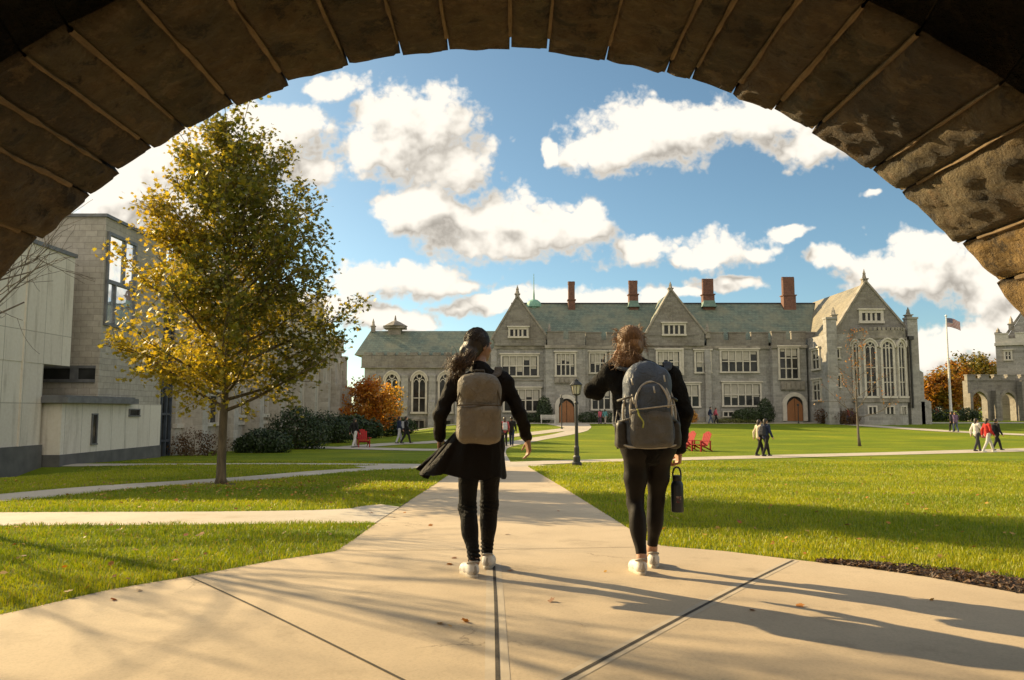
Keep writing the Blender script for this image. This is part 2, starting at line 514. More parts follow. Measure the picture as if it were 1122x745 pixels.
def surface_nets(Fd, lo, res, smooth):
    ins = Fd < 0
    c = [(0,0,0),(1,0,0),(0,1,0),(1,1,0),(0,0,1),(1,0,1),(0,1,1),(1,1,1)]
    n = np.array(Fd.shape) - 1
    sl = lambda A, o: A[o[0]:o[0] + n[0], o[1]:o[1] + n[1], o[2]:o[2] + n[2]]
    cnt = sum(sl(ins, o).astype(np.int8) for o in c)
    act = (cnt > 0) & (cnt < 8)
    idx = np.argwhere(act)
    vid = np.full(n, -1, np.int64); vid[act] = np.arange(len(idx))
    vals = [Fd[idx[:, 0] + o[0], idx[:, 1] + o[1], idx[:, 2] + o[2]] for o in c]
    acc = np.zeros((len(idx), 3)); num = np.zeros(len(idx))
    for a in range(8):
        for b in range(a + 1, 8):
            if sum(abs(c[a][i] - c[b][i]) for i in range(3)) != 1: continue
            va, vb = vals[a], vals[b]; cr = (va < 0) != (vb < 0)
            t = np.where(cr, va / np.where(cr, va - vb, 1), 0)
            p = np.array(c[a]) + t[:, None] * (np.array(c[b]) - np.array(c[a]))
            acc += np.where(cr[:, None], p, 0); num += cr
    V = lo + (idx + acc / num[:, None]) * res
    quads = []
    for ax_ in range(3):
        o = [0, 0, 0]; o[ax_] = 1
        A = ins[tuple(slice(0, -1) if i == ax_ else slice(None) for i in range(3))]
        B = ins[tuple(slice(1, None) if i == ax_ else slice(None) for i in range(3))]
        e = np.argwhere(A != B)
        e = e[(e[:, (ax_ + 1) % 3] > 0) & (e[:, (ax_ + 2) % 3] > 0)]
        keep = (e[:, (ax_ + 1) % 3] < n[(ax_ + 1) % 3]) & (e[:, (ax_ + 2) % 3] < n[(ax_ + 2) % 3]); e = e[keep]
        u, w = (ax_ + 1) % 3, (ax_ + 2) % 3
        def cell(du, dw):
            q = e.copy(); q[:, u] -= du; q[:, w] -= dw
            return vid[q[:, 0], q[:, 1], q[:, 2]]
        Q = np.stack([cell(1, 1), cell(0, 1), cell(0, 0), cell(1, 0)], 1)
        fl = ~ins[e[:, 0], e[:, 1], e[:, 2]]
        Q[fl] = Q[fl][:, ::-1]
        quads.append(Q)
    Q = np.concatenate(quads)
    for _ in range(smooth):
        s_ = np.zeros_like(V); k_ = np.zeros(len(V))
        for a, b in ((0, 1), (1, 2), (2, 3), (3, 0)):
            np.add.at(s_, Q[:, a], V[Q[:, b]]); np.add.at(s_, Q[:, b], V[Q[:, a]])
            np.add.at(k_, Q[:, a], 1); np.add.at(k_, Q[:, b], 1)
        V = V * .5 + .5 * s_ / np.maximum(k_, 1)[:, None]
    return V, Q
def sdf_obj(name, sdf, mats, parent, disp=None, smooth=2, extra=None, matfn=None):
    V, Q = sdf.mesh(disp, smooth)
    fl = Q.ravel(); cn = np.full(len(Q), 4)
    if extra is not None:                       # extra = (verts, quads) joined into the same mesh
        fl = np.concatenate([fl, (extra[1] + len(V)).ravel()]); cn = np.full(len(Q) + len(extra[1]), 4)
        V = np.concatenate([V, extra[0]])
    o = np_mesh(name, V, fl, cn, mats, parent, smooth=True)
    if matfn is not None:
        C = V[fl.reshape(-1, 4)].mean(1)
        o.data.polygons.foreach_set('material_index', matfn(C).astype(np.int32))
    return o
def rot3(rx=0, ry=0, rz=0):
    return np.array(Matrix.Rotation(rz, 3, 'Z') @ Matrix.Rotation(ry, 3, 'Y') @ Matrix.Rotation(rx, 3, 'X'))
# ================================================================= ground
# ---- lawn
def lawn_mat():
    m, t, b = new_mat('lawn_grass')
    v = coords(t)
    big = noise_n(t, v, .22, 5, .6)
    st = noise_n(t, coords(t, (.25, 1.2, 1)), .8, 4, .6)
    fine = noise_n(t, v, 26, 6, .75)
    c1 = ramp(t, big.outputs['Fac'], [(.3, (.125, .195, .006)), (.5, (.215, .265, .008)), (.7, (.34, .34, .012))])
    c2 = mixcol(t, mrange(t, st.outputs['Fac'], .40, .60, 0, .7), c1, (.130, .180, .008))
    c3 = mixcol(t, mrange(t, fine.outputs['Fac'], .35, .7, 0, .75), c2, (.075, .105, .006))
    t.links.new(c3, b.inputs['Base Color'])
    b.inputs['Roughness'].default_value = .9
    b.inputs['Specular IOR Level'].default_value = .15
    tr = t.nodes.new('ShaderNodeBsdfTranslucent')
    nb = t.nodes.new('ShaderNodeBump'); nb.inputs['Strength'].default_value = .9; nb.inputs['Distance'].default_value = .05
    t.links.new(fine.outputs['Fac'], nb.inputs['Height'])
    t.links.new(nb.outputs[0], b.inputs['Normal'])
    return m
M_LAWN = lawn_mat()
xs = np.concatenate([np.linspace(-3000, -160, 8), np.linspace(-110, -24, 20), np.arange(-22, 22.1, 1.0), np.linspace(24, 110, 20), np.linspace(160, 3000, 8)])
ys = np.concatenate([np.linspace(-600, -30, 6), np.arange(-24, 40, .5), np.arange(40, 140, 1.0), np.linspace(150, 400, 10), np.linspace(600, 4000, 6)])
X, Y = np.meshgrid(xs, ys, indexing='ij')
V = np.stack([X, Y, gnp(X, Y)], -1).reshape(-1, 3)
ny = len(ys)
a = (np.arange(len(xs) - 1)[:, None] * ny + np.arange(ny - 1)[None]).ravel()
Q = np.stack([a, a + ny, a + ny + 1, a + 1], 1)
lawn = np_mesh('lawn', V, Q.ravel(), np.full(len(Q), 4), M_LAWN, smooth=True)
tag(lawn, kind='structure')

# ---- concrete
def concrete(name, base, var, warm):
    m, t, b = new_mat(name)
    v = coords(t)
    n1 = noise_n(t, v, .55, 6, .62)
    n2 = noise_n(t, coords(t, (1, .35, 1)), 3.2, 5, .6)
    n3 = noise_n(t, v, 70, 5, .7)
    vo = t.nodes.new('ShaderNodeTexVoronoi'); vo.inputs['Scale'].default_value = 55; t.links.new(v, vo.inputs['Vector'])
    c = ramp(t, n1.outputs['Fac'], [(.28, var), (.5, base), (.75, warm)])
    c = mixcol(t, mrange(t, n2.outputs['Fac'], .45, .75, 0, .35), c, var)
    c = mixcol(t, mrange(t, n3.outputs['Fac'], .42, .7, 0, .28), c, (.22, .18, .13))
    n5 = noise_n(t, v, 1.6, 7, .7)
    c = mixcol(t, mrange(t, n5.outputs['Fac'], .52, .68, 0, .45), c, (.27, .21, .14))
    vc = t.nodes.new('ShaderNodeTexVoronoi'); vc.feature = 'DISTANCE_TO_EDGE'; vc.inputs['Scale'].default_value = .42
    wv = vnode(t, 'ADD', v, vnode(t, 'SCALE', noise_n(t, v, 2.5, 6, .65).outputs['Color'], scale=.5)); t.links.new(wv, vc.inputs['Vector'])
    ck = mnode(t, 'MULTIPLY', mrange(t, vc.outputs['Distance'], .0, .005, 1, 0), mrange(t, noise_n(t, v, .45, 2).outputs['Fac'], .52, .60, 0, .55))
    c = mixcol(t, ck, c, (.10, .075, .05))
    spk = mrange(t, vo.outputs['Distance'], .0, .11, .45, 0)
    pit = noise_n(t, v, 9, 2)
    c = mixcol(t, mnode(t, 'MULTIPLY', spk, mrange(t, pit.outputs['Fac'], .5, .65)), c, (.16, .13, .10))
    t.links.new(c, b.inputs['Base Color'])
    b.inputs['Roughness'].default_value = .88
    bump(t, b, n3.outputs['Fac'], .25, .004)
    return m
M_CONC = concrete('pale_concrete', (.49, .385, .262), (.40, .315, .215), (.56, .45, .31))
M_CONC2 = concrete('path_concrete', (.47, .41, .33), (.40, .35, .28), (.53, .47, .38))
M_JOINT = nmat('dark_joint_filler', (.03, .024, .018), (.07, .055, .04), 20, .95, .3)
M_LIP = nmat('joint_lip_concrete', (.42, .35, .26), (.50, .42, .32), 8, .9, .2)

def bound(pxs):
    P = np.array([gp(*p)[:2] for p in pxs]); o = np.argsort(P[:, 1]); return P[o, 1], P[o, 0]
LB = bound([(478, 530), (485, 525), (447, 550), (398, 584), (390, 590), (367, 605), (300, 615), (210, 632), (120, 647), (0, 675)])
RB = bound([(566, 503), (573, 507), (620, 536), (693, 582), (706, 592), (726, 599), (790, 604), (871, 614), (941, 622), (1010, 632), (1122, 652)])
LBy = np.concatenate([[-14, 3.0], LB[0]]); LBx = np.concatenate([[-5.2, -4.6], LB[1]])
RBy = np.concatenate([[-14, 3.0], RB[0]]); RBx = np.concatenate([[5.6, 5.4], RB[1]])
Y_TOP = min(LB[0][-1], RB[0][-1])
LBx[-1] = np.interp(LBy[-1], LBy, LBx)
def lb(y): return np.interp(y, LBy, LBx)
def rb(y): return np.interp(y, RBy, RBx)
Y_END = gp(566, 506)[1]
def lb2(y):
    base = np.interp(y, LBy, LBx)
    xe = gp(500, 515)
    return np.where(y > LB[0][-1], LBx[-1] + (y - LB[0][-1]) * (xe[0] - LBx[-1]) / max(xe[1] - LB[0][-1], .1), base)
rows = np.concatenate([np.arange(-14, 3, 1.0), np.arange(3, Y_END, .12), [Y_END]])
NX = 14
vs = []
for y in rows:
    l_, r_ = float(lb2(y)), float(rb(y))
    for i in range(NX + 1):
        x = l_ + (r_ - l_) * i / NX
        vs.append((x, y, g(x, y) + .006))
nr = len(rows)
fs = [(j * (NX + 1) + i, j * (NX + 1) + i + 1, (j + 1) * (NX + 1) + i + 1, (j + 1) * (NX + 1) + i) for j in range(nr - 1) for i in range(NX)]
b = MB(); b.add(vs, fs); tag(b.build('plaza_pavement', M_CONC, smooth=True), kind='structure')

def catmull(P, n=14):
    P = [np.array(p, float) for p in P]
    Q_ = [2 * P[0] - P[1]] + P + [2 * P[-1] - P[-2]]
    out = []
    for i in range(1, len(Q_) - 2):
        for k in range(n):
            t = k / n
            out.append(.5 * ((2 * Q_[i]) + (-Q_[i-1] + Q_[i+1]) * t + (2*Q_[i-1] - 5*Q_[i] + 4*Q_[i+1] - Q_[i+2]) * t*t + (-Q_[i-1] + 3*Q_[i] - 3*Q_[i+1] + Q_[i+2]) * t**3))
    out.append(P[-1]); return out
PATHS = []
def strip(name, P, w, dz, mat, n=14, kind='structure'):
    """a ribbon on the ground along ground points P (x, y)"""
    C = catmull(P, n); PATHS.append((np.array(C), w))
    ws = w if isinstance(w, (list, tuple)) else [w, w]
    vs, fs = [], []
    K = 3
    for i, c in enumerate(C):
        d = C[min(i + 1, len(C) - 1)] - C[max(i - 1, 0)]; d = d / np.linalg.norm(d); nn = np.array([d[1], -d[0]])
        wi = np.interp(i / (len(C) - 1), np.linspace(0, 1, len(ws)), ws)
        for k in range(K + 1):
            p = c + nn * wi * (k / K - .5)
            vs.append((p[0], p[1], g(p[0], p[1]) + dz))
    for i in range(len(C) - 1):
        for k in range(K):
            a0 = i * (K + 1) + k; fs.append((a0, a0 + 1, a0 + K + 2, a0 + K + 1))
    bb = MB(); bb.add(vs, [f[::-1] for f in fs])
    o = bb.build(name, mat, smooth=True)
    if o.data.polygons[0].normal.z < 0: o.data.flip_normals()
    return tag(o, kind=kind)
def G(*pts): return [gp(*p)[:2] for p in pts]
strip('side_path', G((-160, 569), (60, 568), (200, 567.5), (330, 566)) + G((410, 564), (470, 560)), [1.55, 1.55, 1.55, 1.6, 2.0, 2.6], .004, M_CONC2)
strip('lawn_path', G((-140, 556), (0, 546), (130, 534), (280, 524), (390, 515), (490, 512)), 1.35, .010, M_CONC2)
strip('lawn_path', G((40, 509), (150, 509), (300, 508.5), (400, 509), (470, 509.5)), 1.1, .012, M_CONC2)
strip('cross_path', G((395, 512), (450, 511), (520, 510), (580, 508.5)), [1.8, 2.6, 3.2, 3.0], .009, M_CONC2)
strip('cross_path', G((540, 509), (640, 505.5), (747, 503), (860, 500), (980, 497), (1122, 493), (1400, 486)), 2.3, .014, M_CONC2)
strip('door_path', G((520, 508), (540, 491), (580, 482.5), (619, 475.5), (634, 470), (622, 464.5)), [2.6, 1.7, 1.5, 1.5, 1.9, 4.5], .016, M_CONC2)
strip('lawn_path', G((330, 490), (400, 491.5), (475, 493), (545, 491)), 1.9, .018, M_CONC2)
strip('lawn_path', G((385, 490), (430, 486.5), (475, 484.5), (560, 477.5), (632, 469)), 1.9, .020, M_CONC2)
strip('front_walk', [(-12, 84.0 - 3.5), (0, 81.5), (6, 81.6), (16, 81.8), (30, 82.2), (44, 82.6), (64, 83.5)], 3.0, .022, M_CONC2)
strip('lawn_path', G((868, 461), (905, 463.0), (943, 466), (1030, 472), (1122, 476.5), (1300, 484)), 2.4, .024, M_CONC2)

# ---- joints in the plaza
def joint(p0, p1, w=.018, lip=.0, dz=.009, mat=None, name='pavement_joint'):
    a0, a1 = np.array(gp(*p0)[:2]), np.array(gp(*p1)[:2])
    if lip: strip('pavement_joint_edge', [a0, (a0 + a1) / 2, a1], lip, dz - .0015, M_LIP, 8)
    strip(name, [a0, (a0 + a1) / 2 + np.array([.004, .003]), a1], w, dz, mat or M_JOINT, 8)
joint((541, 618), (546, 775), .020, .11)
joint((210, 634), (478, 765), .014)
joint((869, 615), (600, 757), .022, .09)
joint((366, 604.5), (540, 603), .008)
joint((540, 603), (720, 600), .008)
joint((389, 588), (449, 549), .012)
joint((449, 550), (610, 532), .006)

# ---- bare soil bed on the right and worn corners of the lawn
M_SOIL = nmat('brown_mulch_soil', (.030, .019, .010), (.085, .052, .028), 30, .98, .9, .03, 60)
vs, fs = [], []
edge = [(896, 616.6), (920, 619.6), (950, 623.5), (1010, 632), (1060, 641), (1122, 652), (1230, 672)]
up = [(894, 616), (920, 616.5), (950, 618), (1010, 622.5), (1060, 627), (1122, 634), (1230, 643)]
for (e_, u_) in zip(edge, up):
    A_, B_ = np.array(gp(*e_)), np.array(gp(*u_))
    for k in range(5):
        q = A_ + (B_ - A_) * k / 4; vs.append((q[0], q[1], g(q[0], q[1]) + .012 * math.sin(PI * k / 4) + .003))
for i in range(len(edge) - 1):
    for k in range(4): fs.append((i * 5 + k, (i + 1) * 5 + k, (i + 1) * 5 + k + 1, i * 5 + k + 1))
b = MB(); b.add(vs, fs); tag(b.build('soil_bed', M_SOIL, smooth=True), kind='structure')
SOIL_E = np.array([gp(*p)[:2] for p in edge]); SOIL_U = np.array([gp(*p)[:2] for p in up])

def paved(x, y, grow=0.0):
    m = (y < Y_END) & (x > lb2(y) - grow) & (x < rb(y) + grow)
    for C, w in PATHS:
        wm = max(w) if isinstance(w, (list, tuple)) else w
        if wm < .5: continue
        near = np.where((x > C[:, 0].min() - 3) & (x < C[:, 0].max() + 3) & (y > C[:, 1].min() - 3) & (y < C[:, 1].max() + 3))[0]
        if not len(near): continue
        P_ = np.stack([x[near], y[near]], 1)
        dd = np.full(len(near), 1e9); ww = np.zeros(len(near))
        ws = w if isinstance(w, (list, tuple)) else [w, w]
        wa = np.interp(np.linspace(0, 1, len(C)), np.linspace(0, 1, len(ws)), ws)
        for i in range(len(C) - 1):
            ab = C[i + 1] - C[i]; t = np.clip(((P_ - C[i]) @ ab) / (ab @ ab), 0, 1)
            d = np.linalg.norm(P_ - C[i] - t[:, None] * ab, axis=1)
            u = d < dd; dd = np.where(u, d, dd); ww = np.where(u, wa[i], ww)
        m[near[dd < ww / 2 + grow]] = True
    return m
def in_soil(x, y):
    lo = np.interp(x, SOIL_E[:, 0], SOIL_E[:, 1]); hi = np.interp(x, SOIL_U[:, 0], SOIL_U[:, 1])
    return (x > SOIL_E[0, 0]) & (y > lo - .02) & (y < hi)

# ---- grass blades near the camera
M_BLADE = leaf_mat('grass_blade', .45, .5)
def sample_ground(n, y0, y1, powr):
    u = rng.random(n); e = 2 - powr
    y = (y0 ** e + u * (y1 ** e - y0 ** e)) ** (1 / e)
    x = y * rng.uniform(-.72, .72, n)
    return x, y
x, y = sample_ground(430000, 4.4, 30, 1.5)
clump = vnoise(np.stack([x, y, 0 * x], 1), 3.5) + .6 * vnoise(np.stack([x, y, 0 * x], 1), 9, 2)
worn = (np.hypot(x - gp(660, 566)[0], (y - gp(660, 566)[1])) < .28 * (1 + 2 * clump)) | (np.hypot(x - gp(378, 583)[0], (y - gp(378, 583)[1])) < .2 * (1 + 2 * clump))
keep = ~paved(x, y, -.012) & ~in_soil(x, y) & ~(worn & (rng.random(len(x)) < .75)) & (x > -14.5)
keep &= ~((np.hypot(x - gp(242, 531)[0], y - gp(242, 531)[1]) < .42) & (rng.random(len(x)) < .85))
x, y, clump = x[keep], y[keep], clump[keep]
n = len(x)
h = (.022 + .022 * rng.random(n)) * (1 + .7 * clump) * (y / 5) ** .25
wd = .0022 * (y / 5) ** .75 * (.7 + .6 * rng.random(n))
az = rng.uniform(0, 2 * PI, n); lean = h * rng.uniform(.15, .95, n)
fa = rng.uniform(0, PI, n)
z = gnp(x, y)
dx, dy = np.cos(fa) * wd, np.sin(fa) * wd
lx, ly = np.cos(az) * lean, np.sin(az) * lean
V = np.stack([np.stack([x - dx, y - dy, z - .004], 1), np.stack([x + dx, y + dy, z - .004], 1),
              np.stack([x + dx * .8 + lx * .35, y + dy * .8 + ly * .35, z + h * .62], 1),
              np.stack([x - dx * .8 + lx * .35, y - dy * .8 + ly * .35, z + h * .62], 1),
              np.stack([x + lx, y + ly, z + h], 1)], 1).reshape(-1, 3)
i5 = np.arange(n) * 5
fl = np.stack([i5, i5 + 1, i5 + 2, i5 + 3, i5 + 3, i5 + 2, i5 + 4], 1).ravel()
cn = np.tile([4, 3], n)
big = vnoise(np.stack([x, y, 0 * x], 1), .5, 3) + .5 * vnoise(np.stack([x, y, 0 * x], 1), 1.7, 5)
tt = np.clip(.5 + big * .9 + rng.normal(0, .22, n), 0, 1)[:, None]
tint = np.array([.13, .21, .006]) * (1 - tt) + np.array([.38, .395, .014]) * tt
dry = rng.random(n) < .07
tint[dry] = np.array([.30, .235, .09])
grass = np_mesh('grass', V, fl, cn, M_BLADE, tint=np.repeat(tint, 2, axis=0))
tag(grass, kind='stuff')

# ---- fallen leaves on the lawn and a few on the concrete
M_LEAF = leaf_mat('fallen_leaf', .2, .6)
LEAF2D = np.array([(0, -.5), (.22, -.28), (.5, -.22), (.34, .0), (.46, .26), (.18, .24), (0, .55), (-.18, .24), (-.46, .26), (-.34, 0), (-.5, -.22), (-.22, -.28)])
def leaf_cloud(name, P, size, nrm, tint, mat, parent=None, shape=LEAF2D, spin=None):
    """one many-cornered leaf per point, facing nrm"""
    n, m = len(P), len(shape)
    nrm = nrm / (np.linalg.norm(nrm, axis=1, keepdims=True) + 1e-9)
    r_ = rng.normal(size=(n, 3)); u = np.cross(nrm, r_); u /= np.linalg.norm(u, axis=1, keepdims=True) + 1e-9
    v = np.cross(nrm, u)
    cup = (np.hypot(shape[:, 0], shape[:, 1]) ** 2)
    curl = rng.uniform(-.5, .5, n)
    V = P[:, None] + size[:, None, None] * (shape[None, :, 0, None] * u[:, None] + shape[None, :, 1, None] * v[:, None] + (curl[:, None] * cup[None])[..., None] * nrm[:, None])
    fl = np.arange(n * m); cn = np.full(n, m)
    return np_mesh(name, V.reshape(-1, 3), fl, cn, mat, parent, tint=tint)
x, y = sample_ground(1100, 4.2, 34, 1.3)
pv = paved(x, y)
keep = (~pv) | (rng.random(len(x)) < .16)
near_soil = in_soil(x, y)
x, y, pv = x[keep], y[keep], pv[keep]
mx_, my_ = gp(242, 531)[:2]
xm = mx_ + rng.normal(.8, 2.2, 900); ym = my_ + rng.normal(-.8, 1.7, 900)
k = (~paved(xm, ym)) & (ym > 5); x = np.concatenate([x, xm[k]]); y = np.concatenate([y, ym[k]]); pv = np.concatenate([pv, np.zeros(k.sum(), bool)])
n = len(x)
z = gnp(x, y) + np.where(pv, .014, .034 + .01 * rng.random(n))
pal = np.array([(.42, .17, .03), (.34, .11, .025), (.50, .28, .05), (.22, .10, .04), (.40, .25, .06)])
tag(leaf_cloud('fallen_leaves', np.stack([x, y, z], 1), rng.uniform(.024, .060, n), np.stack([rng.normal(0, .35, n), rng.normal(0, .35, n), np.ones(n)], 1), pal[rng.integers(0, 5, n)], M_LEAF), kind='stuff')
# bark chips in the bed
n = 2600
s_ = rng.random(n); q = rng.random(n)
ex = SOIL_E[0, 0] + s_ * (SOIL_E[-1, 0] - SOIL_E[0, 0])
yl = np.interp(ex, SOIL_E[:, 0], SOIL_E[:, 1]); yh = np.interp(ex, SOIL_U[:, 0], SOIL_U[:, 1])
ey = yl + (yh - yl) * q + rng.normal(0, .02, n)
pal = np.array([(.10, .055, .028), (.05, .03, .016), (.16, .09, .05), (.03, .02, .012), (.22, .14, .08)])
chip = np.array([(-.5, -.18), (.5, -.12), (.42, .2), (-.4, .16)])
tag(leaf_cloud('bark_chips', np.stack([ex, ey, gnp(ex, ey) + .014 + .012 * rng.random(n)], 1), rng.uniform(.012, .045, n), np.stack([rng.normal(0, .5, n), rng.normal(0, .5, n), np.ones(n)], 1), pal[rng.integers(0, 5, n)], M_LEAF, shape=chip), kind='stuff')

# ================================================================= stone archway round the camera
M_ARCH = None
def arch_mat():
    m, t, b = new_mat('brown_arch_stone')
    v = coords(t)
    at = t.nodes.new('ShaderNodeAttribute'); at.attribute_name = 'tint'
    n1 = noise_n(t, v, 2.2, 8, .68); n2 = noise_n(t, v, 22, 8, .7); n3 = noise_n(t, coords(t, (6, 1, 6)), 2.0, 5, .6)
    c = mixcol(t, mrange(t, n1.outputs['Fac'], .35, .7, 0, .75), at.outputs['Color'], (.17, .105, .04))
    c = mixcol(t, mrange(t, n3.outputs['Fac'], .5, .75, 0, .5), c, (.07, .05, .035))
    n4 = noise_n(t, v, 6, 6, .75)
    c = mixcol(t, mrange(t, n4.outputs['Fac'], .54, .60, 0, .8), c, (.19, .125, .06))
    c = mixcol(t, mrange(t, n4.outputs['Fac'], .47, .38, 0, .85), c, (.035, .024, .014))
    c = mixcol(t, .7, c, n2.outputs['Fac'], 'OVERLAY')
    t.links.new(c, b.inputs['Base Color'])
    b.inputs['Roughness'].default_value = .82
    h_ = mnode(t, 'ADD', n2.outputs['Fac'], mnode(t, 'MULTIPLY', n1.outputs['Fac'], 1.5))
    bump(t, b, h_, 1.0, .09)
    return m
M_ARCH = arch_mat()
M_MORT = nmat('pale_mortar', (.11, .075, .040), (.22, .15, .08), 9, .95, .6, .01)
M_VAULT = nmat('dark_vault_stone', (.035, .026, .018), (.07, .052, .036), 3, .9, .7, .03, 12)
AX, AZ, AR = -.0632, CAM_H - 1.0431, 2.489
YF, YN = 3.0, 2.17
arch = thing('stone_archway', (0, YF, 0), 'dark brown stone archway framing the whole view from above', 'archway')
jp = [(42, 260), (96, 212), (129, 187), (167, 162), (204, 142), (258, 117), (316, 92), (383, 73), (441, 63), (492, 56), (559, 53), (600, 57), (664, 64), (729, 80), (757, 87), (802, 103), (845, 123), (889, 145), (957, 184), (988, 210), (1053, 266), (1092, 309), (1122, 355)]
ja = []
for p in jp:
    x_, z_ = W(p[0], p[1], YF); ja.append(math.atan2(x_ - AX, z_ - AZ))
aL, aR = ja[0], ja[-1]
pre = [aL - .13 * k - .02 * (k % 2) for k in range(6, 0, -1)]
post = [aR + .13 * k + .02 * (k % 2) for k in range(1, 6)]
ja = [max(-1.56, a_) for a_ in pre] + ja + [min(1.56, a_) for a_ in post]
verts, loops, counts, tints = [], [], [], []
off = 0
for i in range(len(ja) - 1):
    a0, a1 = ja[i], ja[i + 1]
    gap = (.0022, .0036, .0028)[i % 3]
    a0 += gap / 2; a1 -= gap / 2
    rockface = a0 > .60
    nu, nv, nw = max(6, int((a1 - a0) * AR / .022)), 36, 6
    rj = rng.normal(0, .0022)
    tilt = rng.normal(0, .0015)
    yo = rng.normal(0, .012)
    # soffit grid (u along the arc, v along depth), then front and back faces
    def P(u, v, w):
        """u,v in 0..1 over the soffit, w radial 0..1"""
        a_ = a0 + (a1 - a0) * u
        chord = math.cos((a1 - a0) / 2) / np.cos(a_ - (a0 + a1) / 2)
        r_ = AR * (.55 * chord + .45) - .012 + rj + tilt * (u - .5) * 2 + .46 * w
        y_ = YF + yo + (YN - YF - yo) * v
        return np.stack([AX + r_ * np.sin(a_), y_ + 0 * a_, AZ + r_ * np.cos(a_)], -1)
    U, Vv = np.meshgrid(np.linspace(0, 1, nu), np.linspace(0, 1, nv), indexing='ij')
    ps = P(U, Vv, 0 * U)
    edge_ = np.minimum(np.minimum(U, 1 - U) * (a1 - a0) * AR, np.minimum(Vv, 1 - Vv) * (YF - YN))
    ch = .016 * np.clip(1 - edge_ / .016, 0, 1) ** 2
    amp = .038 if rockface else rng.uniform(.020, .042)
    nz = amp * (vnoise(ps, 4, i) + .8 * vnoise(ps, 11, i + 3) + .6 * vnoise(ps, 27, i + 5)) * np.clip(edge_ / .05, .15, 1)
    if rockface: nz -= .008 * np.clip(edge_ / .06, 0, 1)
    rad = np.stack([np.sin(a0 + (a1 - a0) * U), 0 * U, np.cos(a0 + (a1 - a0) * U)], -1)
    ps = ps + rad * (ch + nz)[..., None]
    base = len(verts); verts.extend(ps.reshape(-1, 3).tolist())
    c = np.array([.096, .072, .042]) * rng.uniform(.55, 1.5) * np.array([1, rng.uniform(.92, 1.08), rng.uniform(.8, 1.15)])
    if a0 > .79: c = np.array([.40, .25, .08]) * rng.uniform(.85, 1.15)  # lower-right stones tinted gold, sunlight put into their colour
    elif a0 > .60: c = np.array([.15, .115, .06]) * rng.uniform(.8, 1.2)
    nf0 = len(counts)
    for p_ in range(nu - 1):
        for q_ in range(nv - 1):
            A_ = base + p_ * nv + q_
            loops += [A_, A_ + 1, A_ + nv + 1, A_ + nv]; counts.append(4)
    # side, front and back faces
    def side(edge_idx, outer):
        o_ = len(verts); verts.extend(outer)
        for k_ in range(len(edge_idx) - 1):
            loops.extend([edge_idx[k_ + 1], edge_idx[k_], o_ + k_, o_ + k_ + 1]); counts.append(4)
    us = np.linspace(0, 1, nu); vs_ = np.linspace(0, 1, nv)
    side([base + k_ * nv for k_ in range(nu)], P(us, 0 * us, 1 + 0 * us).tolist())
    side([base + k_ * nv + nv - 1 for k_ in range(nu)][::-1], P(us, 0 * us + 1, 1 + 0 * us)[::-1].tolist())
    side([base + k_ for k_ in range(nv)][::-1], P(0 * vs_, vs_, 1 + 0 * vs_)[::-1].tolist())
    side([base + (nu - 1) * nv + k_ for k_ in range(nv)], P(0 * vs_ + 1, vs_, 1 + 0 * vs_).tolist())
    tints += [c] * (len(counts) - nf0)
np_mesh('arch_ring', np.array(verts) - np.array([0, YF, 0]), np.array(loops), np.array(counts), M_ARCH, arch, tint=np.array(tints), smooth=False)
# mortar bed behind the joints
b = MB()
N_ = 120
arc = lambda r, n=N_, a0=-PI / 2, a1=PI / 2: [(AX + r * math.sin(a0 + (a1 - a0) * i / n), AZ + r * math.cos(a0 + (a1 - a0) * i / n)) for i in range(n + 1)]
b.band(arc(AR + .05), arc(AR + .40), YN + .02, YF - .03)
for a_ in ja:                                       # raised ribbon of mortar along every joint
    nn = 30; w0_ = rng.uniform(.0055, .009)
    for k_ in range(nn):
        y0_, y1_ = YF - .13 - (YF - YN - .145) * k_ / nn, YF - .13 - (YF - YN - .145) * (k_ + 1) / nn
        if k_ == 0: vs0 = None
        def ring(y_):
            q_ = vnoise(np.array([[a_ * 20, y_ * 7, 1.3]]))[0]; q2 = vnoise(np.array([[a_ * 20, y_ * 16, 4.1]]))[0]
            hw = max(.003, w0_ * (1 + .7 * q_ + .9 * q2)) / AR * .9; r_ = AR - .009 - .004 * q2
            c_ = a_ + .0025 * q_
            return [(AX + r_ * math.sin(c_ - hw), y_, AZ + r_ * math.cos(c_ - hw)), (AX + (r_ - .004) * math.sin(c_), y_, AZ + (r_ - .004) * math.cos(c_)), (AX + r_ * math.sin(c_ + hw), y_, AZ + r_ * math.cos(c_ + hw)),
                    (AX + (AR + .07) * math.sin(c_ + hw * .6), y_, AZ + (AR + .07) * math.cos(c_ + hw * .6)), (AX + (AR + .07) * math.sin(c_ - hw * .6), y_, AZ + (AR + .07) * math.cos(c_ - hw * .6))]
        b.add(ring(y0_) + ring(y1_), [(q, (q + 1) % 5, 5 + (q + 1) % 5, 5 + q) for q in range(5)] + ([(0, 1, 2, 3, 4)] if k_ == 0 else []))
b.build('mortar', M_MORT, arch)
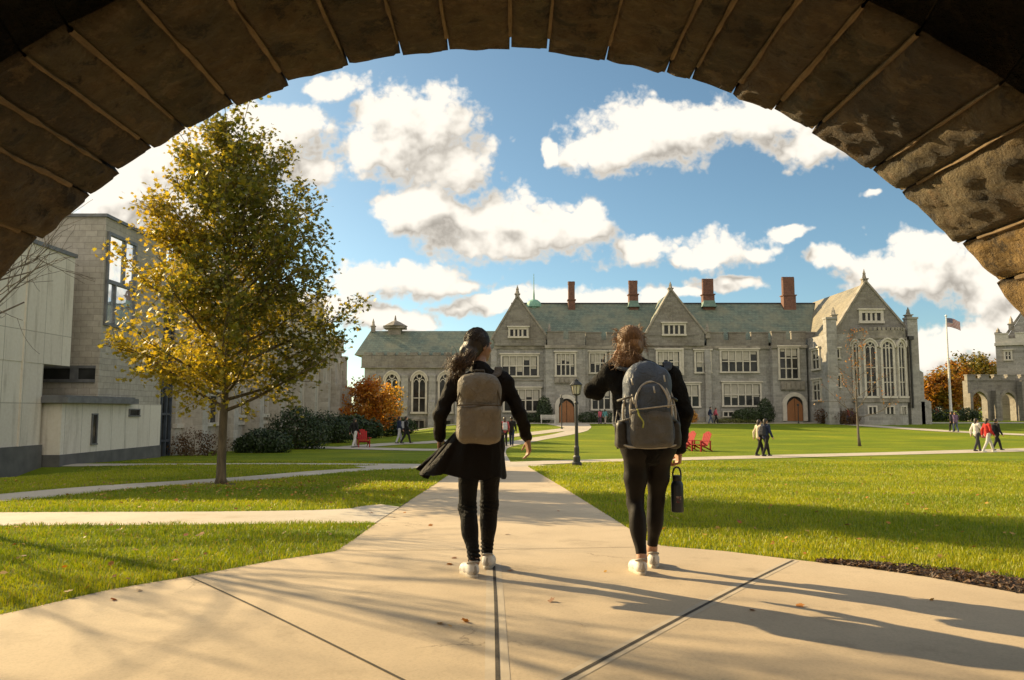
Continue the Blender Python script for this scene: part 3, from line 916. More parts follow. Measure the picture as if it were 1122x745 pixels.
# the wall the arch is cut through, and the vault of the passage behind it
b = MB()
def rect_at(r, w, h):
    out = []
    for i in range(N_ + 1):
        a_ = -PI / 2 + PI * i / N_
        s_, c_ = math.sin(a_), math.cos(a_)
        k_ = min(w / abs(s_) if abs(s_) > 1e-6 else 1e9, h / abs(c_) if abs(c_) > 1e-6 else 1e9)
        out.append((AX + s_ * k_, AZ + c_ * k_))
    return out
b.band(arc(AR + .42), rect_at(0, 6.5, 5.2), YN + .03, YF - .05)
b.box(AX - 6.5, AX - AR - .03, YN + .03, YF - .05, -.6, AZ - .002)
b.box(AX + AR + .03, AX + 6.5, YN + .03, YF - .05, -.6, AZ - .002)
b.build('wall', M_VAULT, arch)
b = MB()
b.band(arc(AR + .33), arc(AR + .75), -5.0, YN - .006)
b.box(AX - AR - .75, AX - AR - .33, -5.0, YN - .006, -.6, AZ - .002)
b.box(AX + AR + .33, AX + AR + .75, -5.0, YN - .006, -.6, AZ - .002)
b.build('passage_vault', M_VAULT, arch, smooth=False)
# ================================================================= buildings
M_STONE = masonry('grey_rubble_stone', (.36, .342, .315), (.255, .243, .222), (.40, .375, .34), .62, .30, .014, .3, .7, .04, stain=(.74, .68, .60))
M_STONE2 = masonry('weathered_grey_stone', (.25, .23, .20), (.18, .163, .142), (.29, .268, .23), .55, .28, .014, .3, .7, .04, stain=(.6, .52, .42))
M_TRIM = nmat('limestone_trim', (.45, .41, .345), (.60, .545, .46), 2.2, .85, .25, .01)
M_TRIMD = nmat('weathered_limestone', (.13, .115, .095), (.36, .32, .265), 1.3, .9, .4, .02, detail=7)
def slate(name, c1, c2, c3):
    m, t, b = new_mat(name)
    tc = t.nodes.new('ShaderNodeTexCoord')
    br = t.nodes.new('ShaderNodeTexBrick'); br.inputs['Scale'].default_value = 1
    br.inputs['Brick Width'].default_value = .42; br.inputs['Row Height'].default_value = .24
    br.inputs['Mortar Size'].default_value = .012
    br.inputs['Color1'].default_value = (*c1, 1); br.inputs['Color2'].default_value = (*c2, 1); br.inputs['Mortar'].default_value = (.03, .035, .03, 1)
    sx = t.nodes.new('ShaderNodeSeparateXYZ'); t.links.new(tc.outputs['Object'], sx.inputs[0])
    cb = t.nodes.new('ShaderNodeCombineXYZ')
    t.links.new(mnode(t, 'ADD', sx.outputs[0], mnode(t, 'MULTIPLY', sx.outputs[1], .37)), cb.inputs[0]); t.links.new(sx.outputs[2], cb.inputs[1])
    t.links.new(cb.outputs[0], br.inputs['Vector'])
    n1 = noise_n(t, tc.outputs['Object'], .4, 7, .68); n2 = noise_n(t, tc.outputs['Object'], 2.6, 6, .7)
    c = mixcol(t, mrange(t, n1.outputs['Fac'], .4, .66, 0, .8), br.outputs['Color'], c3)
    c = mixcol(t, .45, c, n2.outputs['Fac'], 'OVERLAY')
    t.links.new(c, b.inputs['Base Color']); b.inputs['Roughness'].default_value = .6
    bump(t, b, mnode(t, 'ADD', br.outputs['Fac'], n2.outputs['Fac']), .4, .02)
    return m
M_SLATE = slate('green_grey_slate', (.16, .195, .145), (.10, .13, .10), (.205, .20, .13))
M_SLATE2 = slate('brown_grey_slate', (.20, .175, .125), (.13, .115, .085), (.24, .20, .13))
M_COPPER = nmat('green_copper', (.13, .29, .21), (.24, .42, .32), 3, .6, .2)
M_FLASH = nmat('dull_copper_flashing', (.085, .15, .12), (.14, .22, .175), 3, .7, .2)
def glass(name, c, rough=.08):
    m, t, b = new_mat(name)
    n = noise_n(t, coords(t), .9, 3)
    t.links.new(ramp(t, n.outputs['Fac'], [(.35, c), (.7, tuple(q * 2.0 + .01 for q in c))]), b.inputs['Base Color'])
    b.inputs['Roughness'].default_value = rough; b.inputs['IOR'].default_value = 1.5 if rough < .05 else 1.28
    bump(t, b, noise_n(t, coords(t), 1.1, 2).outputs['Fac'], .12, .03)
    return m
M_GLASS = glass('dark_window_glass', (.018, .018, .017))
M_GLASSB = glass('sky_window_glass', (.66, .72, .78), .02)
M_GLASSB.node_tree.nodes['Principled BSDF'].inputs['Metallic'].default_value = .85
M_BLIND = nmat('cream_blind', (.36, .33, .27), (.46, .42, .35), 2, .9, 0)
M_BRICK = masonry('red_chimney_brick', (.20, .082, .052), (.13, .055, .038), (.20, .14, .10), .3, .12, .012, .1, .5, .02, stain=(.55, .5, .5))
M_DOOR = nmat('orange_brown_oak', (.20, .075, .022), (.32, .13, .04), 3, .5, .3, .01, stretch=(8, 8, .6))
M_DARK = nmat('black_painted_iron', (.012, .012, .012), (.03, .028, .025), 8, .45, .2)
M_SHADE = nmat('painted_doorway_shade', (.018, .015, .012), (.03, .026, .02), 4, .9, 0)

def arch_pts(u0, u1, zs, n=8, point=1.25):
    """pointed arch from (u1, zs) over to (u0, zs)"""
    w = u1 - u0; r = w / 2 * point; out = []
    cR = u0 + r; cL = u1 - r
    top = math.acos(max(-1, min(1, (u0 + w / 2 - cL) / r)))
    for i in range(n + 1):
        a = top * i / n; out.append((cL + r * math.cos(a), zs + r * math.sin(a)))
    for i in range(n - 1, -1, -1):
        a = top * i / n; out.append((cR - r * math.cos(a), zs + r * math.sin(a)))
    return out
WR = random.Random(5)
def window(par, M, u0, u1, z0, z1, D, lights=3, rows=(.5,), blind=.5, fw=.20, proud=.16, hood=True, sill=True, trim=None, label=None, mw=.13, ironbars=True):
    trim = trim or M_TRIM
    b = MB(M)
    b.box(u0 - fw, u0, D - proud, D + .05, z0, z1); b.box(u1, u1 + fw, D - proud, D + .05, z0, z1)
    b.box(u0 - fw, u1 + fw, D - proud - .004, D + .048, z1, z1 + fw)
    if sill: b.box(u0 - fw - .05, u1 + fw + .05, D - proud - .07, D + .046, z0 - fw * .9, z0)
    for i in range(1, lights):
        c = u0 + (u1 - u0) * i / lights
        b.box(c - mw / 2, c + mw / 2, D - proud + .05, D + .044, z0 + .002, z1 - .002)
    for r_ in rows:
        z = z0 + (z1 - z0) * r_
        for i in range(lights):
            a_, c_ = u0 + (u1 - u0) * i / lights + mw / 2, u0 + (u1 - u0) * (i + 1) / lights - mw / 2
            b.box(a_, c_, D - proud + .055, D + .042, z - mw * .42, z + mw * .42)
    if hood: b.box(u0 - fw - .12, u1 + fw + .12, D - proud - .12, D + .05, z1 + fw + .012, z1 + fw + .16)
    w = b.build('window', trim, par)
    b = MB(M); b.box(u0, u1, D - .012, D + .03, z0, z1); b.build('pane', M_GLASS, w)
    if blind > 0:
        b = MB(M)
        for i in range(lights):
            a_, c_ = u0 + (u1 - u0) * i / lights + mw / 2 + .03, u0 + (u1 - u0) * (i + 1) / lights - mw / 2 - .03
            dz = (z1 - z0) * min(1, max(.05, blind + WR.choice([-.3, -.15, -.05, 0, 0, 0, .05, .15, .3])))
            b.box(a_, c_, D - .028, D - .014, z1 - dz, z1 - .03)
        b.build('blind', M_BLIND, w)
    return w
def arched_window(par, M, u0, u1, z0, z1, D, lights=2, fw=.18, proud=.16, trim=None, transoms=(.4,), hood=True):
    trim = trim or M_TRIM
    zs = z1 - (u1 - u0) * .68
    inn = [(u1, z0)] + arch_pts(u0, u1, zs) + [(u0, z0)]
    out = [(u1 + fw, z0 - .02)] + arch_pts(u0 - fw, u1 + fw, zs) + [(u0 - fw, z0 - .02)]
    b = MB(M); b.band(inn, out, D - proud, D + .05)
    if hood:
        o2 = arch_pts(u0 - fw - .14, u1 + fw + .14, zs); i2 = arch_pts(u0 - fw - .01, u1 + fw + .01, zs)
        b.band(i2, o2, D - proud - .10, D + .04)
    b.box(u0 - fw - .08, u1 + fw + .08, D - proud - .08, D + .04, z0 - .24, z0 - .02)
    mw = .11
    for i in range(1, lights):
        c = u0 + (u1 - u0) * i / lights
        b.box(c - mw / 2, c + mw / 2, D - proud + .05, D + .04, z0, zs + (u1 - u0) * (.30 if lights > 1 else 0))
    # tracery: a small arch over every light and a ring above
    lw = (u1 - u0) / lights
    for i in range(lights):
        a_, c_ = u0 + lw * i + .03, u0 + lw * (i + 1) - .03
        b.band(arch_pts(a_ + .07, c_ - .07, zs - .1, 5), arch_pts(a_, c_, zs - .1, 5), D - proud + .056, D + .04)
    if lights > 1:
        cc = ((u0 + u1) / 2, zs + (u1 - u0) * .42); rr = (u1 - u0) * .17
        ring = lambda r: [(cc[0] + r * math.cos(2 * PI * k / 12), cc[1] + r * math.sin(2 * PI * k / 12)) for k in range(13)]
        b.band(ring(rr), ring(rr + .08), D - proud + .058, D + .04)
    for t_ in transoms:
        z = z0 + (zs - z0) * t_
        b.box(u0 + .002, u1 - .002, D - proud + .062, D + .038, z - mw * .4, z + mw * .4)
    w = b.build('window', trim, par)
    b = MB(M); b.prism([(u0, z0)] + [(u1, z0)] + arch_pts(u0, u1, zs), D - .012, D + .03); b.build('pane', M_GLASS, w)
    return w
def crenels(b, u0, u1, D, z0, z1, mw=1.0, gap=.55, th=.4):
    b.box(u0, u1, D, D + th, z0, z0 + (z1 - z0) * .45)
    n = max(1, int((u1 - u0 + gap) / (mw + gap))); st = (u1 - u0 + gap) / n
    for i in range(n):
        a_ = u0 + i * st; c_ = a_ + st - gap
        b.box(a_, c_, D + .003, D + th - .003, z0 + (z1 - z0) * .45 + .001, z1)
        b.box(a_ - .05, c_ + .05, D - .06, D + th + .06, z1 + .001, z1 + .13)
def finial(par, M, u, d, z0, z1, w=.35, mat=None):
    b = MB(M); h = z1 - z0
    b.box(u - w / 2, u + w / 2, d - w / 2, d + w / 2, z0 - .3, z0 + h * .25)
    b.box(u - w * .66, u + w * .66, d - w * .66, d + w * .66, z0 + h * .25, z0 + h * .33)
    b.lathe([(w * .5, 0), (w * .3, h * .28), (w * .36, h * .33), (w * .15, h * .52), (.02, h * .67)], (u, d, z0 + h * .33), 4)
    return b.build('finial', mat or M_TRIMD, par)

# ---------------------------------------------------------------- the long collegiate hall
YB = 85.0
hx = lambda px, Y=YB: W(px, 420, Y)[0]
hz = lambda py, Y=YB: W(561, py, Y)[1]
hall = thing('college_hall', (hx(700), YB, -.1), 'long grey stone college hall with green slate roof, gables and brick chimneys across the lawn', 'building')
zg = -2.2
zpar0, zpar1 = hz(381), hz(365)
b = MB()
b.box(hx(540), hx(908), YB, YB + 14, zg, zpar0)
b.box(hx(397), hx(540) - .01, YB + 1.2, YB + 11, zg, hz(390, YB + 1.2))
b.box(hx(597.5), hx(640.5), YB - .9, YB + .02, zg, zpar0 + .02)             # porch bay
b.box(hx(844), hx(881), YB - .9, YB + .021, zg, zpar0 + .02)
# corner buttresses of the bays and thin flat buttresses
for p in (541, 599, 641, 706, 775):
    b.box(hx(p) - .32, hx(p) + .32, YB - .55, YB + .02, zg, hz(396)); b.box(hx(p) - .31, hx(p) + .31, YB - .30, YB + .018, hz(396) + .001, hz(383))
for p in (412, 444, 474, 503, 532):
    Y_ = YB + 1.2
    b.box(hx(p, Y_) - .38, hx(p, Y_) + .38, Y_ - .9, Y_ + .02, zg, hz(440, Y_)); b.box(hx(p, Y_) - .37, hx(p, Y_) + .37, Y_ - .5, Y_ + .018, hz(440, Y_) + .001, hz(411, Y_))
wall_hall = b.build('wall', M_STONE, hall)
b = MB(); Y_ = YB + 1.2
b.box(hx(396, Y_), hx(538.5, Y_), Y_ - .20, Y_ + .1, hz(402, Y_), hz(389.5, Y_))
for p in np.arange(399, 538, 12.5):
    b.box(hx(p, Y_), hx(p + 8.5, Y_), Y_ - .24, Y_ + .2, hz(389.4, Y_), hz(386.2, Y_))
b.box(hx(395.5, Y_), hx(538.7, Y_), Y_ - .30, Y_ + .05, hz(403.3, Y_), hz(402, Y_) - .003)
b.build('frieze', M_STONE2, hall)
# plinth, string courses
b = MB()
b.box(hx(541.5), hx(907), YB - .18, YB + .02, zg, hz(456.5)); b.box(hx(541.2), hx(907.2), YB - .14, YB + .021, zpar0 - .12, zpar0 + .22)
b.box(hx(596.6), hx(641.4), YB - 1.06, YB - .8, zpar0 - .12, zpar0 + .225); b.box(hx(843), hx(882), YB - 1.06, YB - .8, zpar0 - .12, zpar0 + .225)
b.box(hx(541.3), hx(597), YB - .10, YB + .02, hz(417.3), hz(416.0)); b.box(hx(641), hx(706), YB - .10, YB + .02, hz(417.3), hz(416.0))
b.build('string_course', M_TRIMD, hall)
# battlements
b = MB()
for (p0, p1, dd) in ((599.5, 640.5, -.95), (642, 706, -.12), (775, 843, -.12), (844, 881, -.95), (882, 907, -.12)):
    crenels(b, hx(p0), hx(p1), YB + dd, zpar0 + .226, zpar1, 1.5, .6)
crenels(b, hx(711), hx(765), YB - .34, hz(378.5), hz(368.0), 1.1, .5, .3)
b.build('parapet', M_STONE2, hall)
# roofs
b = MB()
def roof(b, u0, u1, d0, d1, z0, z1, hip0=0, hip1=0, th=.18):
    dm = (d0 + d1) / 2
    A = [(u0, d0, z0), (u1, d0, z0), (u1, d1, z0), (u0, d1, z0), (u0 + hip0, dm, z1), (u1 - hip1, dm, z1)]
    b.add(A, [(0, 1, 5, 4), (2, 3, 4, 5), (1, 2, 5), (3, 0, 4), (0, 3, 2, 1)])
Yr = YB + 7
roof(b, hx(560), hx(922, Yr), YB + .35, YB + 13.6, hz(375), hz(333, Yr), 0, 0)
rf = b.build('roof', M_SLATE, hall)
b = MB(); roof(b, hx(396.5, YB + 6), hx(560, YB + 6), YB + 1.3, YB + 11, hz(389, YB + 1.3), hz(362.5, YB + 6), 0.9, 0)
b.build('roof', M_SLATE, hall)
b = MB(); b.tube([(hx(560), Yr, hz(332.6, Yr)), (hx(922, Yr), Yr, hz(332.6, Yr))], .12, 6); b.build('ridge', M_DARK, rf)
b = MB(); cx, cz = W(433, 366, YB + 6)
b.box(cx - .75, cx + .75, YB + 5.4, YB + 6.6, cz - .8, hz(360.5, YB + 6)); b.box(cx - 1.25, cx + 1.25, YB + 5, YB + 7, hz(360.4, YB + 6), hz(357.6, YB + 6))
b.lathe([(1.5, 0), (.5, .55), (.15, .7), (.05, 1.3)], (cx, YB + 6, hz(357.6, YB + 6)), 8); b.build('ventilator', M_TRIMD, hall)
finial(hall, None, hx(408, YB + 6), YB + 6, hz(361, YB + 6), hz(349, YB + 6), .45)
# gables of the front
def gable(par, pl, pr, pa, y_base, y_apex, D, depth, name='gable', mat=None, rmat=None, fin=None):
    mat = mat or M_STONE2
    ul, ur, ua = hx(pl, D), hx(pr, D), hx(pa, D); zb, za = hz(y_base, D), hz(y_apex, D)
    b = MB(); b.prism([(ul, zb), (ur, zb), (ua, za)], D, D + .5); g_ = b.build(name, mat, par)
    b = MB()
    for (uu, s_) in ((ul, 1), (ur, -1)):
        L_ = math.hypot(ua - uu, za - zb); nx_, nz_ = -(za - zb) / L_ * s_, abs(ua - uu) / L_
        q = .20
        P_ = [(uu, zb), (ua, za), (ua + 0 * nx_, za + .28), (uu + nx_ * q, zb + nz_ * q)]
        if s_ < 0: P_ = P_[::-1]
        b.prism(P_, D - .10, D + .62)
    b.build('coping', M_TRIMD, g_)
    b = MB(); b.add([(ul + .1, D + .5, zb), (ur - .1, D + .5, zb), (ua, D + .5, za - .15), (ua, D + depth, za - .15), (ul + .1, D + depth, zb), (ur - .1, D + depth, zb)],
                    [(0, 2, 3, 4), (1, 5, 3, 2), (0, 1, 2), (0, 4, 5, 1), (4, 3, 5)]); b.build('roof', rmat or M_SLATE, par)
    if fin: finial(g_, None, ua, D + .26, za - .1, hz(fin, D), .48)
    return g_
D1_ = YB - .35
b = MB(); b.box(hx(541.6), hx(598.5), D1_ + .005, YB + .1, zpar0 + .2, hz(371.9, D1_)); b.build('gable_base', M_STONE2, hall)
b = MB(); b.box(hx(707), hx(772), D1_ + .005, YB + .1, zpar0 + .2, hz(366, D1_)); b.build('gable_base', M_STONE2, hall)
gable(hall, 539, 601, 567, 372, 325, D1_, 7.3, fin=312)
gable(hall, 709, 774, 737, 366, 318, D1_, 7.3, fin=308)
for p in (602, 776):
    finial(hall, None, hx(p), YB - .1, hz(368), hz(354), .5)
def wpx(par, x0, x1, y0, y1, D=YB, **kw):
    return window(par, None, hx(x0, D), hx(x1, D), hz(y1, D), hz(y0, D), D, **kw)
wpx(hall, 559, 577, 361, 368.5, D1_, lights=4, rows=(), blind=0, fw=.22, mw=.2)
wpx(hall, 728.5, 750.5, 356.5, 366.0, D1_, lights=4, rows=(), blind=0, fw=.22, mw=.2)
# storey windows
wpx(hall, 550.5, 588.5, 390.5, 411.5, lights=5, rows=(.5,), blind=.5)
wpx(hall, 553, 591, 427, 450, lights=5, rows=(.5,), blind=.5)
wpx(hall, 610, 629.5, 388, 411, YB - .9, lights=4, rows=(.5,), blind=.3)
wpx(hall, 647, 663, 387.5, 408, lights=3, rows=(.5,), blind=.6)
wpx(hall, 670, 700, 387.5, 408, lights=4, rows=(.5,), blind=.6)
wpx(hall, 649, 668, 425, 448, lights=3, rows=(.5,), blind=.55)
wpx(hall, 676, 702, 425, 448, lights=3, rows=(.5,), blind=.5)
wpx(hall, 721, 744.5, 385.5, 407.5, D1_ - .5, lights=4, rows=(.5,), blind=.7)
b = MB(); b.box(hx(719), hx(748), D1_ - .5, YB + .05, hz(411), hz(382)); b.box(hx(721.5), hx(746), D1_ - .35, YB + .04, hz(415), hz(411.02)); b.build('oriel', M_TRIM, hall)
wpx(hall, 719, 765, 422, 445, lights=6, rows=(.5,), blind=.55)
wpx(hall, 763, 778, 386, 407.5, lights=2, rows=(.5,), blind=.45)
wpx(hall, 791, 830, 385, 407, lights=5, rows=(.5,), blind=.45)
wpx(hall, 792.5, 832, 421, 444, lights=5, rows=(.5,), blind=.6)
wpx(hall, 855, 874.5, 382, 414.5, YB - .9, lights=3, rows=(.33, .68), blind=.25)
wpx(hall, 884, 903, 382.5, 404, lights=3, rows=(.5,), blind=.35)
wpx(hall, 887, 903.5, 420, 439, lights=2, rows=(.5,), blind=.3)
for p in (797, 826, 895):
    wpx(hall, p - 5, p + 5, 451.5, 456, YB - .18, lights=2, rows=(), blind=0, hood=False, fw=.12)
# carved panels under the oriels and the arched doorways
for (p0, p1, q0, q1) in ((607, 633, 413.5, 420.5), (852, 878, 418, 428)):
    b = MB(); D = YB - .9
    b.box(hx(p0), hx(p1), D - .16, D + .02, hz(q1), hz(q0)); n_ = 5
    for i in range(n_):
        a_ = hx(p0) + (hx(p1) - hx(p0)) * (i + .12) / n_; c_ = hx(p0) + (hx(p1) - hx(p0)) * (i + .88) / n_
        b.prism([(a_, hz(q1) + .1), (c_, hz(q1) + .1), (c_, hz(q0) - .15), ((a_ + c_) / 2, hz(q0) - .05), (a_, hz(q0) - .15)], D - .24, D - .15)
    b.build('carved_panel', M_TRIMD, hall)
for (p0, p1, pt, pb) in ((611.5, 628.5, 437, 464), (857.5, 875.5, 434.5, 458)):
    D = YB - .9; u0, u1, z0, z1 = hx(p0), hx(p1), hz(pb) - .3, hz(pt); zs = z1 - (u1 - u0) * .5
    inn = [(u1, z0)] + arch_pts(u0, u1, zs, 8, 1.02) + [(u0, z0)]; f_ = .42
    out = [(u1 + f_, z0)] + arch_pts(u0 - f_, u1 + f_, zs, 8, 1.02) + [(u0 - f_, z0)]
    b = MB(); b.band(inn, out, D - .22, D + .05); dr = b.build('doorway', M_TRIM, hall)
    b = MB(); b.prism([(u0, z0), (u1, z0)] + arch_pts(u0, u1, zs, 8, 1.02), D - .015, D + .03); b.build('shade_panel', M_SHADE, dr)  # flat dark panel painted as the shade inside the doorway
    b = MB(); m_ = (u0 + u1) / 2; b.prism([(u0 + .06, z0), (m_ - .03, z0), (m_ - .03, zs + (u1 - u0) * .4), (u0 + .3, zs + .3), (u0 + .06, zs - .1)], D - .05, D - .017)
    b.prism([(m_ + .03, z0), (u1 - .06, z0), (u1 - .06, zs - .1), (u1 - .3, zs + .3), (m_ + .03, zs + (u1 - u0) * .4)], D - .05, D - .017)
    b.build('door', M_DOOR, dr)
# tall windows of the left wing
Y_ = YB + 1.2
for pc in (429.5, 459.5, 488.5, 518):
    arched_window(hall, None, hx(pc - 6.5, Y_), hx(pc + 6.5, Y_), hz(451, Y_), hz(409, Y_), Y_, 2, .22, .16, transoms=(.45,))
    wpx(hall, pc - 5.5, pc + 5.5, 461, 473, Y_, lights=2, rows=(), blind=0, hood=False, fw=.2, trim=M_TRIMD)
# chimneys
for (p0, p1, yt, yb, base) in ((623, 630.5, 308, 336, 0), (690, 700, 307, 330, 1), (771.5, 784, 305, 330, 1), (860, 873.5, 303, 331, 0)):
    Yc = Yr - .6; u0, u1 = hx(p0, Yc), hx(p1, Yc); zb, zt = hz(yb, Yc), hz(yt, Yc); w = u1 - u0
    b = MB(); b.box(u0, u1, Yc - .5, Yc + .5, zb - 1.6, zb + .7)
    nfl = max(2, int(round(w / .38))); fw_ = w / nfl
    for i in range(nfl):
        b.lathe([(fw_ * .53, 0), (fw_ * .50, .2), (fw_ * .49, zt - zb - 1.25), (fw_ * .58, zt - zb - 1.1), (fw_ * .58, zt - zb - .76)], (u0 + fw_ * (i + .5), Yc, zb + .7), 8)
    b.box(u0 + .05, u1 - .05, Yc - .3, Yc + .3, zb + .6, zt - .2); b.box(u0 - .1, u1 + .1, Yc - .6, Yc + .6, zb + .7, zb + .82)
    ch = b.build('chimney', M_BRICK, rf)
    if base:
        b = MB(); b.lathe([(w * .95, 0), (w * .76, .35), (w * .68, .75)], ((u0 + u1) / 2, Yc, zb - .75), 4, sq=1); b.build('flashing', M_FLASH, ch)
# green copper dome with its spire
cx, cz = W(585, 337, Yr)
b = MB(); b.lathe([(.75, -.9), (.75, 0), (.95, .05), (.92, .35), (.75, .68), (.45, .9), (.12, 1.0), (.10, 1.6), (.05, 2.2), (.03, hz(300, Yr) - cz)], (cx, Yr, cz), 14)
b.build('dome', M_COPPER, hall, smooth=False)

# ---------------------------------------------------------------- right wing with the bow window
YW = 79.0
wing_z = hz(366, YW)
b = MB(); ul, ur = hx(908, YW), hx(1002, YW)
b.box(ul, ur, YW, YB + 14, zg, wing_z)
for (p, w0) in ((911, 0), (1000, 0)):
    c = hx(p, YW); b.box(c - .52, c + .52, YW - .5, YW + .3, zg, hz(350, YW))
    b.box(c - .58, c + .58, YW - .6, YW + .35, hz(350, YW) + .001, hz(348, YW))
# stepped buttress at the right
c = ur
for (p1, yt) in ((1008, 371), (1014, 408), (1021, 440)):
    b.box(c - .2, hx(p1, YW), YW + .3, YW + 1.8, zg, hz(yt, YW)); b.prism([(c - .2, hz(yt, YW)), (hx(p1, YW), hz(yt, YW)), (c - .2, hz(yt - 9, YW))], YW + .302, YW + 1.798)
b.build('wall', M_STONE, hall)
gw = gable(hall, 916, 1000, 953, 366, 309, YW, 8, rmat=M_SLATE2, fin=294)
b = MB(); b.add([(hx(916, YW) - .2, YW + .55, wing_z - .1), (hx(953, YW), YW + .55, hz(310.5, YW)), (hx(1000, YW) + .2, YW + .55, wing_z - .1),
                 (hx(916, YW) - .2, YB + 14, wing_z - .1), (hx(953, YW), YB + 14, hz(310.5, YW)), (hx(1000, YW) + .2, YB + 14, wing_z - .1)],
                [(0, 1, 4, 3), (1, 2, 5, 4), (0, 2, 1), (3, 4, 5), (0, 3, 5, 2)]); b.build('roof', M_SLATE2, hall)
for p in (915.5, 998):
    finial(hall, None, hx(p, YW), YW - .1, hz(349, YW), hz(336.5, YW), .55)
wpx(hall, 947, 967.5, 343, 351.5, YW, lights=4, rows=(), blind=0, fw=.3, mw=.22)
# polygonal bow
cpx = 963.5; cu = hx(cpx, YW); rw = (hx(992, YW) - hx(934, YW)) / 2
ang = [R(a) for a in (180, 216, 252, 288, 324, 360)]
def bow(r, dy=.75): return [(cu + r * math.cos(a), YW + r * math.sin(a) * dy) for a in ang]
b = MB(); b.vprism(bow(rw)[:] , zg, hz(373, YW)); b.build('bow_wall', M_STONE, hall)
b = MB(); b.vprism(bow(rw + .22), hz(373, YW) + .001, hz(371, YW)); b.vprism(bow(rw + .10), hz(371, YW) + .001, hz(364, YW))
P_ = bow(rw + .13)
for i in range(5):
    (x0, y0), (x1, y1) = P_[i], P_[i + 1]
    for k in range(4):
        t0, t1 = (k + .1) / 4, (k + .75) / 4
        a0, c0 = (x0 + (x1 - x0) * t0, y0 + (y1 - y0) * t0), (x0 + (x1 - x0) * t1, y0 + (y1 - y0) * t1)
        nx_, ny_ = (y1 - y0), -(x1 - x0); L_ = math.hypot(nx_, ny_); nx_, ny_ = -nx_ / L_ * .3, -ny_ / L_ * .3
        b.vprism([a0, c0, (c0[0] + nx_, c0[1] + ny_), (a0[0] + nx_, a0[1] + ny_)], hz(364, YW) + .002, hz(360.5, YW))
b.build('bow_parapet', M_TRIMD, hall)
b = MB(); b.vprism(bow(rw + .2), hz(441, YW), hz(437, YW)); b.build('bow_sill', M_TRIMD, hall)
P_ = bow(rw)
for i in range(5):
    (x0, y0), (x1, y1) = P_[i], P_[i + 1]
    L_ = math.hypot(x1 - x0, y1 - y0); ux, uy = (x1 - x0) / L_, (y1 - y0) / L_
    Mw = Matrix(((ux, -uy, 0, x0), (uy, ux, 0, y0), (0, 0, 1, 0), (0, 0, 0, 1)))
    arched_window(hall, Mw, .34, L_ - .34, hz(434, YW), hz(375.5, YW), 0, 3 if i in (2,) else 2, .2, .14, transoms=(.28, .58), hood=True)
    if i in (1, 2, 3): window(hall, Mw, L_ * .3, L_ * .7, hz(453.5, YW), hz(446, YW), 0, 2, (), 0, .14, hood=False, sill=False)
# flank windows of the wing and its rain pipe
Mf = Matrix(((0, 1, 0, ul), (-1, 0, 0, 0), (0, 0, 1, 0), (0, 0, 0, 1)))     # facing -x: u = -Y
for (z0, z1) in ((hz(404, 82), hz(384, 82)), (hz(438, 82), hz(418, 82))):
    window(hall, Mf, -82.8, -81.0, z0, z1, 0, 2, (.5,), .2)
b = MB(); b.tube([(hx(996, YW), YW - .62, hz(447, YW)), (hx(996, YW), YW - .62, hz(372, YW))], .10, 8); b.box(hx(996, YW) - .25, hx(996, YW) + .25, YW - .9, YW - .5, hz(373, YW), hz(369, YW)); b.build('rain_pipe', M_DARK, hall)
wpx(hall, 913.5, 920, 383, 392, YW, lights=1, rows=(), blind=0, fw=.12); wpx(hall, 913.5, 920, 412, 424, YW, lights=1, rows=(), blind=0, fw=.12)

# ---------------------------------------------------------------- gothic library along the left
XL = -15.5
lib = thing('gothic_library', (XL, 36, -.9), 'pale stone gothic wing with tall narrow windows behind the golden maple', 'building')
ML = Matrix(((0, -1, 0, XL), (1, 0, 0, 0), (0, 0, 1, 0), (0, 0, 0, 1)))
M_LIBS = masonry('pale_cut_stone', (.47, .43, .37), (.37, .335, .28), (.50, .46, .40), .75, .34, .012, .3, .6, .03, stain=(.75, .70, .62))
zl = -2.6; ze = 6.35
b = MB(ML); b.box(35.9, 70.5, 0, 12, zl, ze)
UB = [37.0 + 4.15 * i for i in range(9)]
for u in UB:
    b.box(u - .35, u + .35, -.95, .02, zl, 3.3); b.prism([(u - .348, 3.3), (u + .348, 3.3), (u + .348, 3.9), (u - .348, 3.9)], -.55, .018)
    b.box(u - .34, u + .34, -.5, .016, 3.9, ze - .3)
b.build('wall', M_LIBS, lib)
b = MB(ML); b.box(35.85, 70.6, -.22, .1, ze + .002, ze + .28); b.box(35.85, 70.6, -.12, .1, .35, .55); crenels(b, 35.9, 70.55, -.15, ze + .283, ze + 1.05, 1.3, .6, .4)
b.build('parapet', M_TRIM, lib)
b = MB(ML); roof(b, 36.2, 70.3, .4, 9.6, ze + .2, ze + 2.6); b.build('roof', M_SLATE, lib)
for i in range(3):
    b = MB(ML); u = 45 + 9 * i; b.prism([(u - 1.3, ze + .9), (u + 1.3, ze + .9), (u + 1.3, ze + 2.3), (u, ze + 3.7), (u - 1.3, ze + 2.3)], .02, 4.5)
    b.build('dormer', M_LIBS, lib)
for i in range(len(UB) - 1):
    u0, u1 = UB[i] + .75, UB[i + 1] - .75
    if i == 0:
        window(lib, ML, u0 - .1, u1 + .3, .55, 1.9, 0, 3, (), 0, .2); window(lib, ML, u0 + .1, u1, 3.1, 5.4, 0, 3, (.55,), .2, .2)
    else:
        m_ = (u0 + u1) / 2
        arched_window(lib, ML, u0 - .05, m_ - .24, 1.0, 5.5, 0, 2, .17, .2, transoms=(.35, .68)); arched_window(lib, ML, m_ + .24, u1 + .05, 1.0, 5.5, 0, 2, .17, .2, transoms=(.35, .68))

